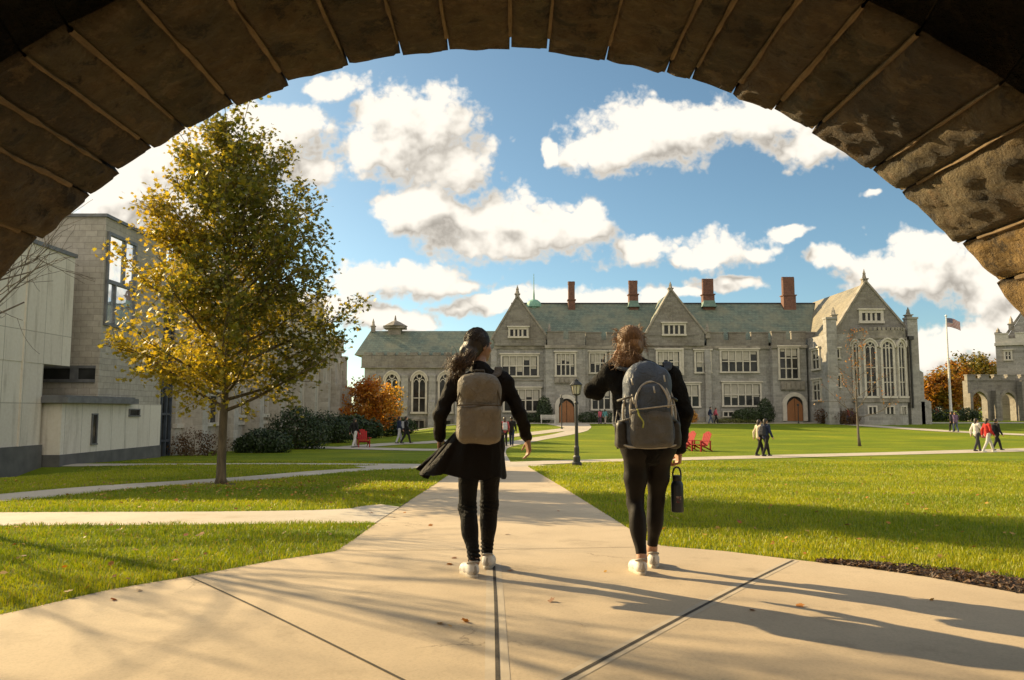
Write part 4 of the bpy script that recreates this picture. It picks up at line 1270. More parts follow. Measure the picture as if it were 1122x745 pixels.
# ---------------------------------------------------------------- the modern concrete and block building
XM = -15.45
mod = thing('concrete_building', (XM, 28, -1), 'modern angular building of pale limestone slabs and grey block with a big corner window', 'building')
def slab_mat(name, c1, c2, dirt, pw, ph):
    m, t, b = new_mat(name)
    tc = t.nodes.new('ShaderNodeTexCoord'); sx = t.nodes.new('ShaderNodeSeparateXYZ'); t.links.new(tc.outputs['Object'], sx.inputs[0])
    cb = t.nodes.new('ShaderNodeCombineXYZ'); t.links.new(mnode(t, 'ADD', sx.outputs[0], sx.outputs[1]), cb.inputs[0]); t.links.new(sx.outputs[2], cb.inputs[1])
    br = t.nodes.new('ShaderNodeTexBrick'); br.offset = .0; br.inputs['Scale'].default_value = 1
    br.inputs['Brick Width'].default_value = pw; br.inputs['Row Height'].default_value = ph; br.inputs['Mortar Size'].default_value = .012
    br.inputs['Color1'].default_value = (*c1, 1); br.inputs['Color2'].default_value = (*c2, 1); br.inputs['Mortar'].default_value = (.34, .30, .24, 1)
    t.links.new(cb.outputs[0], br.inputs['Vector'])
    mp = t.nodes.new('ShaderNodeMapping'); mp.inputs['Scale'].default_value = (2.2, .22, 1); t.links.new(cb.outputs[0], mp.inputs[0])
    n1 = noise_n(t, mp.outputs[0], 1.2, 7, .65); n2 = noise_n(t, tc.outputs['Object'], 9, 5, .6)
    c = mixcol(t, mrange(t, n1.outputs['Fac'], .5, .72, 0, .7), br.outputs['Color'], dirt)
    c = mixcol(t, .2, c, n2.outputs['Fac'], 'OVERLAY')
    t.links.new(c, b.inputs['Base Color']); b.inputs['Roughness'].default_value = .85
    bump(t, b, mnode(t, 'SUBTRACT', n2.outputs['Fac'], mnode(t, 'MULTIPLY', br.outputs['Fac'], 2)), .3, .01)
    return m
M_SLAB = slab_mat('pale_limestone_slab', (.68, .62, .52), (.62, .56, .47), (.36, .31, .24), 1.05, 2.4)
M_BLOCK = masonry('grey_concrete_block', (.44, .395, .33), (.36, .325, .27), (.25, .225, .19), .46, .23, .008, 0, .5, .012, stain=(.78, .74, .68))
M_PLINTH = nmat('dark_grey_plinth', (.085, .082, .078), (.14, .135, .125), 2, .85, .3)
M_LEAD = nmat('grey_metal_edge', (.10, .10, .105), (.18, .18, .18), 4, .45, .1)
M_STEEL = nmat('blue_grey_steel', (.035, .045, .06), (.07, .085, .11), 3, .4, .1)
XS = -16.0
b = MB()
b.box(-24, XS, 21.5, 28.04, 2.75, 6.72)
b.box(-24, XS - .02, 21.5, 26.5, .0, 2.748)
b.box(XS - .15, XS + .04, 25.3, 25.45, -.2, 6.74)
mw_ = b.build('wall', M_SLAB, mod)
b = MB(); b.box(-24, XS + .05, 21.4, 26.56, -2.4, -.002); b.build('plinth', M_PLINTH, mod)
b = MB(); b.box(-24, XS + .06, 21.4, 28.1, 6.722, 6.86); b.build('coping', M_LEAD, mw_)
b = MB(); b.box(-30, XM, 29.0, 34.2, -2.4, 8.5); bk = b.build('wall', M_BLOCK, mod)
b = MB(); b.box(-30, XM + .07, 28.93, 34.27, 8.502, 8.62); b.build('coping', M_LEAD, bk)
# the low limestone box in front of the block with its metal canopy
b = MB(); b.box(-16.2, XM + .02, 26.7, 34.25, -.35, 1.42); lo_ = b.build('wall', M_SLAB, mod)
b = MB(); b.box(-16.19, XM + .05, 26.66, 34.3, -2.6, -.352); b.build('plinth', M_PLINTH, mod)
b = MB(); b.box(-17.2, XM + .35, 26.45, 31.5, 1.423, 1.62); b.box(-17.15, XM + .25, 26.5, 31.4, 1.621, 1.68); b.build('canopy', M_LEAD, mod)
for (y0_, y1_, z0_, z1_) in ((28.65, 28.95, -.05, 1.0), (31.4, 32.2, .96, 1.18)):
    b = MB()
    b.box(XM + .01, XM + .07, y0_ - .05, y0_, z0_, z1_); b.box(XM + .01, XM + .07, y1_, y1_ + .05, z0_, z1_); b.box(XM + .011, XM + .072, y0_ - .05, y1_ + .05, z1_, z1_ + .05); b.box(XM + .011, XM + .09, y0_ - .06, y1_ + .06, z0_ - .05, z0_)
    sw = b.build('slot_window', M_LEAD, mod)
    b = MB(); b.box(XM + .009, XM + .030, y0_, y1_, z0_, z1_); b.build('pane', M_GLASS, sw)
MM = Matrix(((0, -1, 0, XM), (1, 0, 0, 0), (0, 0, 1, 0), (0, 0, 0, 1)))
zt, zb_ = W(112, 253, 29.2)[1] - .15, W(112, 350, 29.2)[1] - .1
b = MB(MM); u0, u1 = 29.12, 31.35; zm = zt - (zt - zb_) * .53
for (a_, c_, e_, f_) in ((u0, u1, zt, zt + .12), (u0, u1, zb_ - .12, zb_), (u0, u0 + .1, zb_, zt), (u1 - .1, u1, zb_, zt), (u0 + .1, u1 - .1, zm - .07, zm + .07), (u0 + 1.25, u0 + 1.33, zm + .07, zt), (u0 + .62, u0 + .70, zb_, zm - .07)):
    b.box(a_, c_, -.10, .05, e_, f_)
w = b.build('window', M_LEAD, mod)
b = MB(MM); b.box(u0 + .1, u1 - .1, -.02, .03, zb_, zt); b.build('pane', M_GLASSB, w)
# ribbon window in the block
b = MB(); za, zc = W(70, 415.5, 29)[1], W(70, 403.5, 29)[1]
b.box(-30, XM - .12, 28.93, 29.05, za - .12, za); b.box(-30, XM - .12, 28.93, 29.05, zc, zc + .1); b.box(-16.5, -16.2, 28.94, 29.04, za, zc); w = b.build('window', M_LEAD, mod)
b = MB(); b.box(-30, XM - .13, 28.98, 29.03, za, zc); b.build('pane', M_GLASS, w)
b = MB(); b.box(-15.9, XM - .3, 34.3, 35.85, -2.5, 6.0)
lk = b.build('link', M_GLASS, mod)
b = MB()
for y_ in (34.32, 34.82, 35.32, 35.78): b.box(XM - .32, XM - .2, y_ - .05, y_ + .05, -2.5, 6.0)
for z_ in (-.2, 1.0, 2.2, 3.4, 4.6): b.box(XM - .31, XM - .21, 34.4, 35.7, z_ - .05, z_ + .05)
b.box(-15.9, XM - .1, 34.28, 35.87, 6.0, 6.2)
b.build('steel_frame', M_STEEL, lk)

# ---------------------------------------------------------------- gateway and tower house on the right
YG = 92.0
gate = thing('stone_gateway', (hx(1090, YG), YG, 0), 'ruinous looking grey stone gateway with two pointed openings at the far right', 'gateway')
b = MB(); gx = lambda p: hx(p, YG)
zt_, zgr = hz(417, YG), -1.2
ops = [(1064, 1080, 429), (1096, 1111, 430)]
spans = [(1060, 1064), (1080, 1096), (1111, 1128)]
for (p0, p1) in spans: b.box(gx(p0), gx(p1), YG, YG + 1.0, zgr, zt_)
for (p0, p1, yt) in ops:
    zz = hz(yt, YG); u0, u1 = gx(p0), gx(p1); zs = zz - (u1 - u0) * .6
    ap = arch_pts(u0, u1, zs); b.band(ap, [(x_, zt_) for x_, z_ in ap], YG + .004, YG + .996)
crenels(b, gx(1059.5), gx(1128), YG - .1, zt_ + .002, hz(411.5, YG), .9, .6, .6)
b.box(gx(1057.5), gx(1060.5), YG - .9, YG - .002, zgr, hz(431, YG)); b.box(gx(1085), gx(1089.5), YG - 1.0, YG - .002, zgr, hz(428, YG))
b.build('wall', M_STONE2, gate)
b = MB()
for (p0, p1, yt) in ops:
    zz = hz(yt, YG); u0, u1 = gx(p0), gx(p1); zs = zz - (u1 - u0) * .6
    b.band([(u1, zgr)] + arch_pts(u0, u1, zs) + [(u0, zgr)], [(u1 + .3, zgr)] + arch_pts(u0 - .3, u1 + .3, zs) + [(u0 - .3, zgr)], YG - .12, YG + .003)
b.build('arch_moulding', M_TRIMD, gate)
tow = thing('tower_house', (hx(1112, YG + 3), YG + 3, 0), 'tall pale stone tower house with crenellated parapet cut by the right edge', 'building')
Yt = YG + 2.6; tz = lambda q: hz(q, Yt)
ca, sa = math.cos(R(-33)), math.sin(R(-33))
MT = Matrix(((ca, -sa, 0, hx(1093, Yt)), (sa, ca, 0, Yt), (0, 0, 1, 0), (0, 0, 0, 1)))
b = MB(MT); b.box(0, 16, 0, 12, -1.2, tz(379)); b.build('wall', M_STONE, tow)
b = MB(MT); b.box(-.1, 16.1, -.25, .4, tz(379) + .001, tz(376)); crenels(b, 0, 16, -.1, tz(376) + .002, tz(366.5), 1.3, .7, .5); b.build('parapet', M_TRIM, tow)
b = MB(MT); b.prism([(.9, tz(374)), (9, tz(374)), (4.9, tz(318))], 1.0, 1.5); tg = b.build('gable', M_STONE, tow)
b = MB(MT); b.prism([(.6, tz(372)), (4.9, tz(315)), (4.9, tz(318)), (.95, tz(372))], .9, 1.6); b.prism([(9.3, tz(372)), (8.95, tz(372)), (4.9, tz(318.1)), (4.9, tz(315.1))], .9, 1.6); b.build('coping', M_TRIMD, tg)
b = MB(MT); b.prism([(1.1, tz(374)), (8.8, tz(374)), (4.9, tz(320))], 1.501, 10); b.build('roof', M_SLATE, tow)
finial(tow, MT, .35, .25, tz(367), tz(359), .6)
finial(tow, MT, 1.75, 1.25, tz(359), tz(346), .6)
for (u0, u1, y0, y1) in ((3.2, 4.1, 382, 391), (3.2, 4.1, 402, 412), (6.2, 7.6, 382, 395), (1.0, 1.5, 386, 394)):
    window(tow, MT, u0, u1, tz(y1), tz(y0), 0, 2, (.5,), .2)
low = thing('arcade_range', (gx(1120), YG - 1, 0), 'low weathered stone range with mullioned window beside the gateway', 'building')
b = MB(); b.box(gx(1112.5), gx(1240), YG - 1.2, YG - .15, -1.2, hz(417.5, YG)); b.build('wall', M_STONE2, low)
window(low, None, gx(1118), gx(1128), hz(441, YG - 1.2), hz(428, YG - 1.2), YG - 1.2, 3, (.5,), 0)
# ================================================================= trees and shrubs
def bark(name, c1, c2):
    m, t, b = new_mat(name)
    v = coords(t, (7, 7, 1.2)); n = noise_n(t, v, 2.2, 7, .7)
    t.links.new(ramp(t, n.outputs['Fac'], [(.3, c1), (.7, c2)]), b.inputs['Base Color']); b.inputs['Roughness'].default_value = .95
    bump(t, b, n.outputs['Fac'], .9, .04); return m
M_BARK = bark('maple_bark', (.055, .040, .024), (.17, .125, .07))
M_BARK2 = bark('grey_bark', (.07, .055, .042), (.20, .165, .13))
M_CROWN = leaf_mat('autumn_foliage', .52, .5)
M_DEEP = leaf_mat('evergreen_foliage', .22, .5)
def bend_path(p, d, ln, n, up, jit, r):
    pts = [np.array(p, float)]; d = np.array(d, float)
    for i in range(n):
        d = d + np.array([0, 0, up / n]) + r.normal(0, jit, 3); d /= np.linalg.norm(d)
        pts.append(pts[-1] + d * ln / n)
    return pts, d
MAPLE = np.array([(0, -.5), (.10, -.22), (.42, -.30), (.26, -.02), (.5, .16), (.2, .18), (0, .58), (-.2, .18), (-.5, .16), (-.26, -.02), (-.42, -.30), (-.10, -.22)])
QUAD = np.array([(0, -.5), (.3, -.1), (.22, .3), (0, .55), (-.22, .3), (-.3, -.1)])
def leafy_tree(name, base, H, env, trunk_r, nprim, z_first, nleaf, lsize, colfn, label, cat='tree', seed=1, up=.5, nsec=9, bark_m=None, group=None, spread=.16, shape=MAPLE, mat=None, lean=(0, 0), tropism=.35, skew=0, crook=.03):
    """central leader with upswept limbs; env = [(height, radius)]"""
    r = np.random.default_rng(seed)
    root = thing(name, tuple(base), label, cat, group)
    b = MB(); base = np.array(base)
    eh, er = np.array([e[0] for e in env]), np.array([e[1] for e in env])
    zs = np.linspace(0, H * .97, 16)
    lead = [np.array([lean[0] * z / H + crook * H * (vnoise(np.array([[z * .4, 0, seed]]))[0]) * min(1, z), lean[1] * z / H, z]) for z in zs]
    tr = lambda z: max(.010, trunk_r * (1 - z / H) ** 1.05)
    rad = [tr(z) for z in zs]; rad[0] = trunk_r * 1.45
    lead.insert(1, lead[0] * .7 + lead[1] * .3); rad.insert(1, trunk_r * 1.03)
    b.tube([base + p for p in lead], rad, 12)
    P, D, T = [], [], []
    ga = 2.399963
    for i in range(nprim):
        f = i / (nprim - 1)
        z0 = z_first + (H * .94 - z_first) * f ** .92
        az = i * ga + r.normal(0, .3)
        zt = z0 + (H - z0) * .16
        L_ = max(.25, np.interp(zt, eh, er) * r.uniform(.78, 1.12) * (1 + skew * math.cos(az)))
        inc = .25 + .75 * f + r.normal(0, .08)
        d = np.array([math.cos(az) * math.cos(inc), math.sin(az) * math.cos(inc), math.sin(inc)])
        p0 = np.array([np.interp(z0, zs, [q[k] for q in [lead[0]] + lead[2:]]) for k in range(3)]); p0[2] = z0
        n_ = 7
        pts, de = bend_path(p0, d, L_ / max(.45, math.cos(inc)) * .92, n_, tropism, .07, r)
        r0 = min(tr(z0) * .55, .02 + .017 * L_)
        b.tube([base + q for q in pts], list(np.linspace(r0, .006, n_ + 1)), 6, False)
        ns = int(nsec * (.5 + L_ / max(er)))
        for j in range(ns):
            t = r.uniform(.22, 1.0); k = min(int(t * n_), n_ - 1); q = pts[k] + (pts[k + 1] - pts[k]) * (t * n_ - k)
            dirp = pts[k + 1] - pts[k]; dirp /= np.linalg.norm(dirp)
            d2 = dirp * .7 + r.normal(0, .55, 3) + np.array([0, 0, .12]); d2 /= np.linalg.norm(d2)
            l2 = L_ * .30 * (1.15 - t * .6) * r.uniform(.6, 1.3) + .12
            tw, _ = bend_path(q, d2, l2, 4, .15, .14, r)
            b.tube([base + w for w in tw], [.008, .006, .005, .004, .003], 4, False)
            P.append(np.array(tw)); T.append(t)
    b.build('trunk', bark_m or M_BARK, root, smooth=True)
    P = np.array(P); m = len(P)
    wts = np.linalg.norm(P[:, -1] - P[:, 0], axis=1); wts /= wts.sum()
    ii = r.choice(m, nleaf, p=wts); tt = np.clip(r.beta(1.7, 1.1, nleaf), 0, .999) * 4
    k = tt.astype(int); f = (tt - k)[:, None]
    pos = P[ii, k] * (1 - f) + P[ii, k + 1] * f + r.normal(0, 1, (nleaf, 3)) * spread * np.array([1, 1, .8])
    keep = pos[:, 2] > z_first * .8
    pos = pos[keep]; n = len(pos)
    nr = r.normal(0, 1, (n, 3)); nr[:, 2] = np.abs(nr[:, 2]) + .35
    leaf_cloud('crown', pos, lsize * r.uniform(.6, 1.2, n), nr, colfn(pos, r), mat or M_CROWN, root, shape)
    return root

# ---- the golden maple on the left lawn
mb = gp(242, 531); sc = mb[1] / F
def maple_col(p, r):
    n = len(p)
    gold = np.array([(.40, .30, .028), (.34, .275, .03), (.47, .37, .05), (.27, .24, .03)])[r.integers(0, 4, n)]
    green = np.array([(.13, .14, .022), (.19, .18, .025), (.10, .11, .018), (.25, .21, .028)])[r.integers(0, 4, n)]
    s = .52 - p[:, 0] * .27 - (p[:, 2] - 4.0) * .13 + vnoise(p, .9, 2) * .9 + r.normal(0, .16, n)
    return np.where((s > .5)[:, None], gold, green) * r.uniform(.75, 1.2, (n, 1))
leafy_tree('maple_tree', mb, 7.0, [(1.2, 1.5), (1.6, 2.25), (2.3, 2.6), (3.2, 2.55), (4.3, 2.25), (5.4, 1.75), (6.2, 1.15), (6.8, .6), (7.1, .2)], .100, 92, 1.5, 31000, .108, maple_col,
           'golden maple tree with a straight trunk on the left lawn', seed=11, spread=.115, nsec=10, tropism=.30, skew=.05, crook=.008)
# mulch ring at its foot
b = MB(); n_ = 26; vs = [(mb[0], mb[1], g(mb[0], mb[1]) + .035)] + [(mb[0] + .36 * math.cos(2 * PI * k / n_) * rng.uniform(.85, 1.15), mb[1] + .36 * math.sin(2 * PI * k / n_) * rng.uniform(.85, 1.15), 0) for k in range(n_)]
vs = [vs[0]] + [(q[0], q[1], g(q[0], q[1]) + .004) for q in vs[1:]]
b.add(vs, [(0, 1 + k, 1 + (k + 1) % n_) for k in range(n_)]); tag(b.build('soil_ring', M_SOIL, smooth=True), kind='structure')

# ---- bare trees
def bare_tree(name, base, H, R0, trunk_r, label, seed, nprim=16, depth=3, z_first=.3, leaves=0, bark_m=None, group=None, up=.45, leafcol=None):
    r = np.random.default_rng(seed)
    root = thing(name, tuple(base), label, 'tree', group); base = np.array(base)
    b = MB(); tips = []
    zs = np.linspace(0, H, 12)
    lead = [np.array([.05 * H * vnoise(np.array([[z * .35, 1, seed]]))[0], .05 * H * vnoise(np.array([[z * .35, 5, seed]]))[0], z]) * (1 if z else 0) for z in zs]
    b.tube([base + p for p in lead], [trunk_r * 1.35] + [max(.006, trunk_r * (1 - z / H) ** .9) for z in zs[1:]], 9)
    def grow(p, d, L_, rr, lev):
        n_ = 5
        pts, de = bend_path(p, d, L_, n_, up * .5, .12, r)
        b.tube([base + q for q in pts], list(np.linspace(rr, max(.0035, rr * .35), n_ + 1)), 5 if lev > 1 else 4, False)
        tips.append(pts)
        if lev <= 0: return
        for j in range(r.integers(3, 6)):
            t = r.uniform(.25, 1); k = min(int(t * n_), n_ - 1); q = pts[k] + (pts[k + 1] - pts[k]) * (t * n_ - k)
            dd = (pts[k + 1] - pts[k]) / np.linalg.norm(pts[k + 1] - pts[k]) + r.normal(0, .5, 3); dd /= np.linalg.norm(dd)
            grow(q, dd, L_ * r.uniform(.4, .68), max(.0035, rr * .5), lev - 1)
    for i in range(nprim):
        f = i / max(1, nprim - 1); z0 = H * (z_first + (.93 - z_first) * f); az = i * 2.4 + r.normal(0, .3); inc = .35 + .6 * f
        q = np.array([np.interp(z0, zs, [w[k] for w in lead]) for k in range(3)])
        grow(q, np.array([math.cos(az) * math.cos(inc), math.sin(az) * math.cos(inc), math.sin(inc)]), R0 * (1.1 - .7 * f) * r.uniform(.8, 1.15), max(.008, trunk_r * (1 - z0 / H) * .5), depth - 1)
    b.build('trunk', bark_m or M_BARK2, root, smooth=True)
    if leaves:
        A = np.array(tips).reshape(-1, 3); pos = A[r.integers(0, len(A), leaves)] + r.normal(0, .08, (leaves, 3))
        pos = pos[pos[:, 2] > H * .25]
        leaf_cloud('crown', pos, .10 * r.uniform(.6, 1.2, len(pos)), r.normal(0, 1, (len(pos), 3)), leafcol[r.integers(0, len(leafcol), len(pos))], M_CROWN, root, MAPLE)
    return root
bare_tree('bare_tree', (-9.9, 11.2, g(-9.9, 11.2)), 7.4, 2.7, .095, 'bare branching tree at the left edge reaching thin twigs into view', 3, 24, 4, .27)
orange = np.array([(.42, .16, .03), (.34, .11, .02), (.48, .24, .05)])
p = gp(942, 489); bare_tree('young_tree', p, 6.6, 1.75, .075, 'slender young tree nearly bare of leaves standing in front of the bow window', 8, 20, 3, .26, 260, leafcol=orange)

# ---- orange and gold trees
def palette(cols, var=.25):
    A = np.array(cols)
    def f(p, r):
        n = len(p); s = np.clip((vnoise(p, .55, 4) + .5 + r.normal(0, .2, n)) * len(A), 0, len(A) - 1).astype(int)
        return A[s] * r.uniform(1 - var, 1 + var, (n, 1))
    return f
ORG = palette([(.42, .14, .02), (.54, .21, .025), (.60, .31, .04), (.40, .17, .025), (.30, .13, .02)])
GOLD = palette([(.50, .22, .03), (.56, .33, .05), (.40, .24, .03), (.22, .17, .03)])
RUST = palette([(.22, .10, .02), (.36, .16, .03), (.30, .20, .04), (.15, .12, .025)])
OLIVE = palette([(.12, .12, .025), (.18, .15, .03), (.26, .18, .04), (.09, .09, .02)])
BROWN = palette([(.10, .05, .025), (.16, .08, .035), (.07, .045, .02), (.20, .10, .04)])
DEEP = palette([(.022, .040, .012), (.035, .058, .016), (.050, .075, .020), (.018, .030, .010)])
BOX = palette([(.030, .050, .012), (.045, .068, .016), (.060, .085, .020)])
HEDGE = palette([(.10, .11, .02), (.14, .14, .03), (.08, .09, .018)])
def at_ground(px, Y): x = W(px, 450, Y)[0]; return (x, Y, g(x, Y))
bs = at_ground(404, 67); leafy_tree('orange_tree', bs, 4.3, [(.6, 1.9), (1.4, 2.4), (2.4, 2.2), (3.4, 1.4), (4.3, .4)], .09, 40, .8, 6500, .24, ORG, 'bright orange autumn tree between the dark shrubs and the hall', seed=5, spread=.28, shape=QUAD)
bs = at_ground(425, 73); leafy_tree('yellow_tree', bs, 4.0, [(.6, 1.4), (1.6, 1.7), (2.8, 1.4), (4.0, .4)], .08, 30, .8, 2600, .24, GOLD, 'small yellow autumn tree just right of the bright orange tree', seed=6, spread=.26, shape=QUAD)
for (px, Y, H, rr, fn, lb_, sd_) in (
        (1031, 112, 5.4, 3.0, RUST, 'low rusty brown tree behind the flagpole beside the hall buttress', 21),
        (1052, 120, 7.4, 3.4, RUST, 'russet tree behind the flagpole with a broad crown', 22),
        (1070, 126, 8.4, 4.6, OLIVE, 'tall olive and gold tree rising behind the ruinous gateway', 23),
        (1100, 128, 7.5, 4.2, RUST, 'russet tree partly hidden behind the tower house', 24)):
    x = W(px, 450, Y)[0]
    leafy_tree('autumn_tree', (x, Y, g(x, Y)), H, [(.8, rr * .7), (H * .35, rr), (H * .6, rr * .95), (H * .85, rr * .55), (H, .4)], .18, 44, 1.2, 6500, .50, fn, lb_, seed=sd_, spread=.42, shape=QUAD, group='trees behind the gateway')

# ---- shrubs: leaves spread through lumpy volumes
def shrub(name, base, lobes, nleaf, lsize, colfn, label, mat=None, group=None, seed=1, twig=True, cat='shrub', shell=.45):
    """lobes: (dx, dy, z, rx, ry, rz)"""
    r = np.random.default_rng(seed); root = thing(name, tuple(base), label, cat, group)
    vol = np.array([(l[3] * l[4] + l[4] * l[5] + l[3] * l[5]) for l in lobes]); ii = r.choice(len(lobes), nleaf, p=vol / vol.sum())
    Lb = np.array(lobes, float)[ii]
    d = r.normal(0, 1, (nleaf, 3)); d /= np.linalg.norm(d, axis=1, keepdims=True)
    rad = r.uniform(shell, 1.0, nleaf) ** .6 * (1 + .35 * vnoise(d * 2.2 + Lb[:, :3], 1.0, seed) + .3 * vnoise(d * 5 + Lb[:, :3], 1, seed + 2))
    pos = Lb[:, :3] + d * rad[:, None] * Lb[:, 3:]
    k = pos[:, 2] > .02; pos, d = pos[k], d[k]; n = len(pos)
    leaf_cloud('foliage', pos, lsize * r.uniform(.6, 1.25, n), d + r.normal(0, .55, (n, 3)), colfn(pos, r), mat or M_DEEP, root, QUAD)
    if twig:
        b = MB()
        for l in lobes:
            for j in range(5):
                a = r.uniform(0, 2 * PI); e = np.array([l[0] + math.cos(a) * l[3] * .6, l[1] + math.sin(a) * l[4] * .6, l[2] + l[5] * r.uniform(-.1, .6)])
                s_ = np.array([l[0] * .75 + .15 * math.cos(a), l[1] * .75 + .15 * math.sin(a), 0])
                b.tube([np.array(base) + s_, np.array(base) + (s_ + e) / 2 + r.normal(0, .05, 3), np.array(base) + e], [.035, .025, .008], 5, False)
        b.build('stem', M_BARK, root)
    return root
def on(px, Y): return at_ground(px, Y)
# dark rhododendrons under the library
for i, (px, Y, s_, lb_, lobes) in enumerate((
    (286, 39.0, 1, 'low dark evergreen shrub just right of the maple trunk', [(0, 0, .5, 1.1, .8, .75), (.8, .2, .45, .8, .7, .6), (-.7, 0, .35, .7, .6, .5)]),
    (325, 43.0, 1, 'tall dark rhododendron, the biggest of the library shrubs', [(0, 0, 1.0, 1.5, 1.1, 1.25), (-.9, .2, .7, 1.0, .9, .9), (.9, 0, .8, 1.1, .9, 1.0), (.1, .1, 1.75, .9, .8, .6)]),
    (360, 50.0, 1, 'round dark evergreen shrub behind the tall rhododendron', [(0, 0, .9, 1.4, 1.1, 1.1), (.7, .2, .7, 1.0, .9, .9), (-.7, 0, .9, 1.0, .9, 1.0)]),
    (388, 62.0, 1, 'dark green shrub below the bright orange tree', [(0, 0, .9, 1.7, 1.2, 1.1), (1.3, .3, .7, 1.2, 1.0, .9), (-1.1, 0, .8, 1.2, 1.0, 1.0)]),
    (424, 70.0, 1, 'dark green shrub at the foot of the yellow tree', [(0, 0, .9, 1.7, 1.2, 1.2), (1.4, .3, .8, 1.3, 1.0, 1.0), (-1.2, 0, .7, 1.1, 1.0, .9)]))):
    shrub('evergreen_shrub', on(px, Y), lobes, 5200, .13 if i < 3 else .20, DEEP, lb_, seed=30 + i, group='evergreen shrubs beside the library')
shrub('bare_shrub', on(214, 35.6), [(0, 0, .55, 1.0, .35, .7), (.9, .1, .45, .8, .35, .55), (-.6, 0, .4, .6, .3, .5)], 1500, .085, BROWN, 'brown twiggy shrub under the library window left of the maple trunk', seed=40, mat=M_CROWN)
# clipped shrubs in front of the hall
def cone(h, r_): return [(0, 0, h * .30, r_, r_, h * .36), (0, 0, h * .52, r_ * .92, r_ * .92, h * .38), (0, 0, h * .74, r_ * .66, r_ * .66, h * .30)]
shrub('clipped_yew', on(596, 82.6), cone(2.7, 1.0), 3800, .14, DEEP, 'egg shaped clipped yew left of the left hall doorway', seed=41, group='clipped yews at the doorways', twig=False, shell=.7)
shrub('clipped_yew', on(838.5, 82.8), cone(2.5, .95), 3800, .14, DEEP, 'egg shaped clipped yew left of the right hall doorway', seed=42, group='clipped yews at the doorways', twig=False, shell=.7)
shrub('mound_bush', on(818, 82.4), [(0, 0, .8, 1.5, 1.0, .85), (-.6, 0, .7, 1.0, .9, .7), (.7, 0, .7, 1.0, .9, .7)], 3800, .15, BOX, 'broad rounded dark bush next to the right clipped yew', seed=43, twig=False, shell=.7)
shrub('low_hedge', on(655, 83.2), [(-1.2, 0, .55, 1.0, .7, .6), (0, 0, .58, 1.0, .7, .6), (1.2, 0, .55, 1.0, .7, .6)], 3600, .14, DEEP, 'low dark hedge right of the left hall doorway', seed=44, twig=False, shell=.7)
shrub('low_hedge', on(585, 83.4), [(-1.1, 0, .5, .9, .6, .6), (0, 0, .5, .9, .6, .55)], 2200, .14, DEEP, 'small dark hedge against the hall left of the left yew', seed=45, twig=False, shell=.7)
shrub('yellow_shrub', on(757, 83.0), [(0, 0, .6, .75, .6, .75)], 1400, .14, GOLD, 'small golden shrub against the hall wall beyond the red chair', seed=46, twig=False)
shrub('ground_hedge', on(806, 81.9), [(-1.2, 0, .2, 1.0, .5, .3), (.3, 0, .22, 1.0, .5, .3), (1.6, 0, .2, .9, .5, .28)], 2200, .12, HEDGE, 'low light green planting in front of the rounded dark bush', seed=47, twig=False)
for i, (px, w, lb_) in enumerate(((902, 1.0, 'brown bare bush right of the right hall doorway'), (916, 1.1, 'reddish brown bush in the corner of the hall wing'), (930, .9, 'brown bush under the left end of the bow window'))):
    shrub('brown_bush', on(px, 80.6 - i * 1.6), [(0, 0, .75, w, .6, .9), (.5, 0, .5, w * .7, .5, .6)], 1500, .13, BROWN, lb_, seed=50 + i, mat=M_CROWN, group='brown bushes along the hall wing')
for i, (px, Y, w, lb_) in enumerate(((1030, 88, 1.3, 'dark bush at the foot of the hall buttress left of the flagpole'), (1060, 90, 1.0, 'dark bush beside the gateway right of the flagpole'))):
    shrub('dark_bush', on(px, Y), [(0, 0, .8, w, .8, .9), (.9, 0, .6, w * .8, .7, .7), (-.8, .1, .6, w * .8, .7, .7)], 2000, .18, DEEP, lb_, seed=55 + i)

# ================================================================= street furniture
# lamp post
M_LAMPGLASS = new_mat('frosted_lamp_glass')[0]
_b = M_LAMPGLASS.node_tree.nodes['Principled BSDF']; _b.inputs['Base Color'].default_value = (.62, .56, .42, 1); _b.inputs['Roughness'].default_value = .35
_b.inputs['Transmission Weight'].default_value = .25
lp = gp(632, 510.5); kk = lp[1] / F
Hl = 95 * kk
lamp = thing('street_lamp', lp, 'black cast iron street lamp with a glass lantern beside the main path', 'street lamp')
b = MB(); b.lathe([(.17, 0), (.17, .10), (.12, .14), (.12, .30), (.085, .36), (.085, .62), (.065, .68), (.055, 1.2), (.048, Hl * .70), (.07, Hl * .705), (.07, Hl * .72), (.045, Hl * .735), (.04, Hl * .80)], lp, 12); b.build('pole', M_DARK, lamp)
b = MB(); z0 = Hl * .80
b.lathe([(.05, z0), (.13, z0 + .03), (.135, z0 + .06)], lp, 8)
for k in range(8):
    a = 2 * PI * k / 8; p0 = Vector(lp) + Vector((.125 * math.cos(a), .125 * math.sin(a), z0 + .05)); p1 = Vector(lp) + Vector((.185 * math.cos(a), .185 * math.sin(a), z0 + .36)); b.tube([p0, p1], .010, 4)
b.lathe([(.215, z0 + .355), (.215, z0 + .375), (.12, z0 + .47), (.07, z0 + .50), (.075, z0 + .52), (.02, z0 + .56), (.012, Hl)], lp, 12); lt = b.build('lantern', M_DARK, lamp)
b = MB(); b.lathe([(.115, z0 + .062), (.172, z0 + .352)], lp, 8); b.build('glass', M_LAMPGLASS, lt)
q = gp(615.5, 470); post = thing('slim_post', q, 'slim dark post beside the left hall doorway', 'post')
b = MB(); b.lathe([(.10, 0), (.10, .12), (.05, .16), (.045, 2.9), (.07, 2.93), (.03, 3.05)], q, 8); b.build('pole', M_DARK, post)
b = MB(); b.box(q[0] - .16, q[0] + .16, q[1] - .07, q[1] - .045, q[2] + 2.3, q[2] + 2.75); b.build('panel', M_DARK, post)
q = gp(875, 464); post = thing('slim_post', q, 'slim dark post in front of the right hall doorway', 'post')
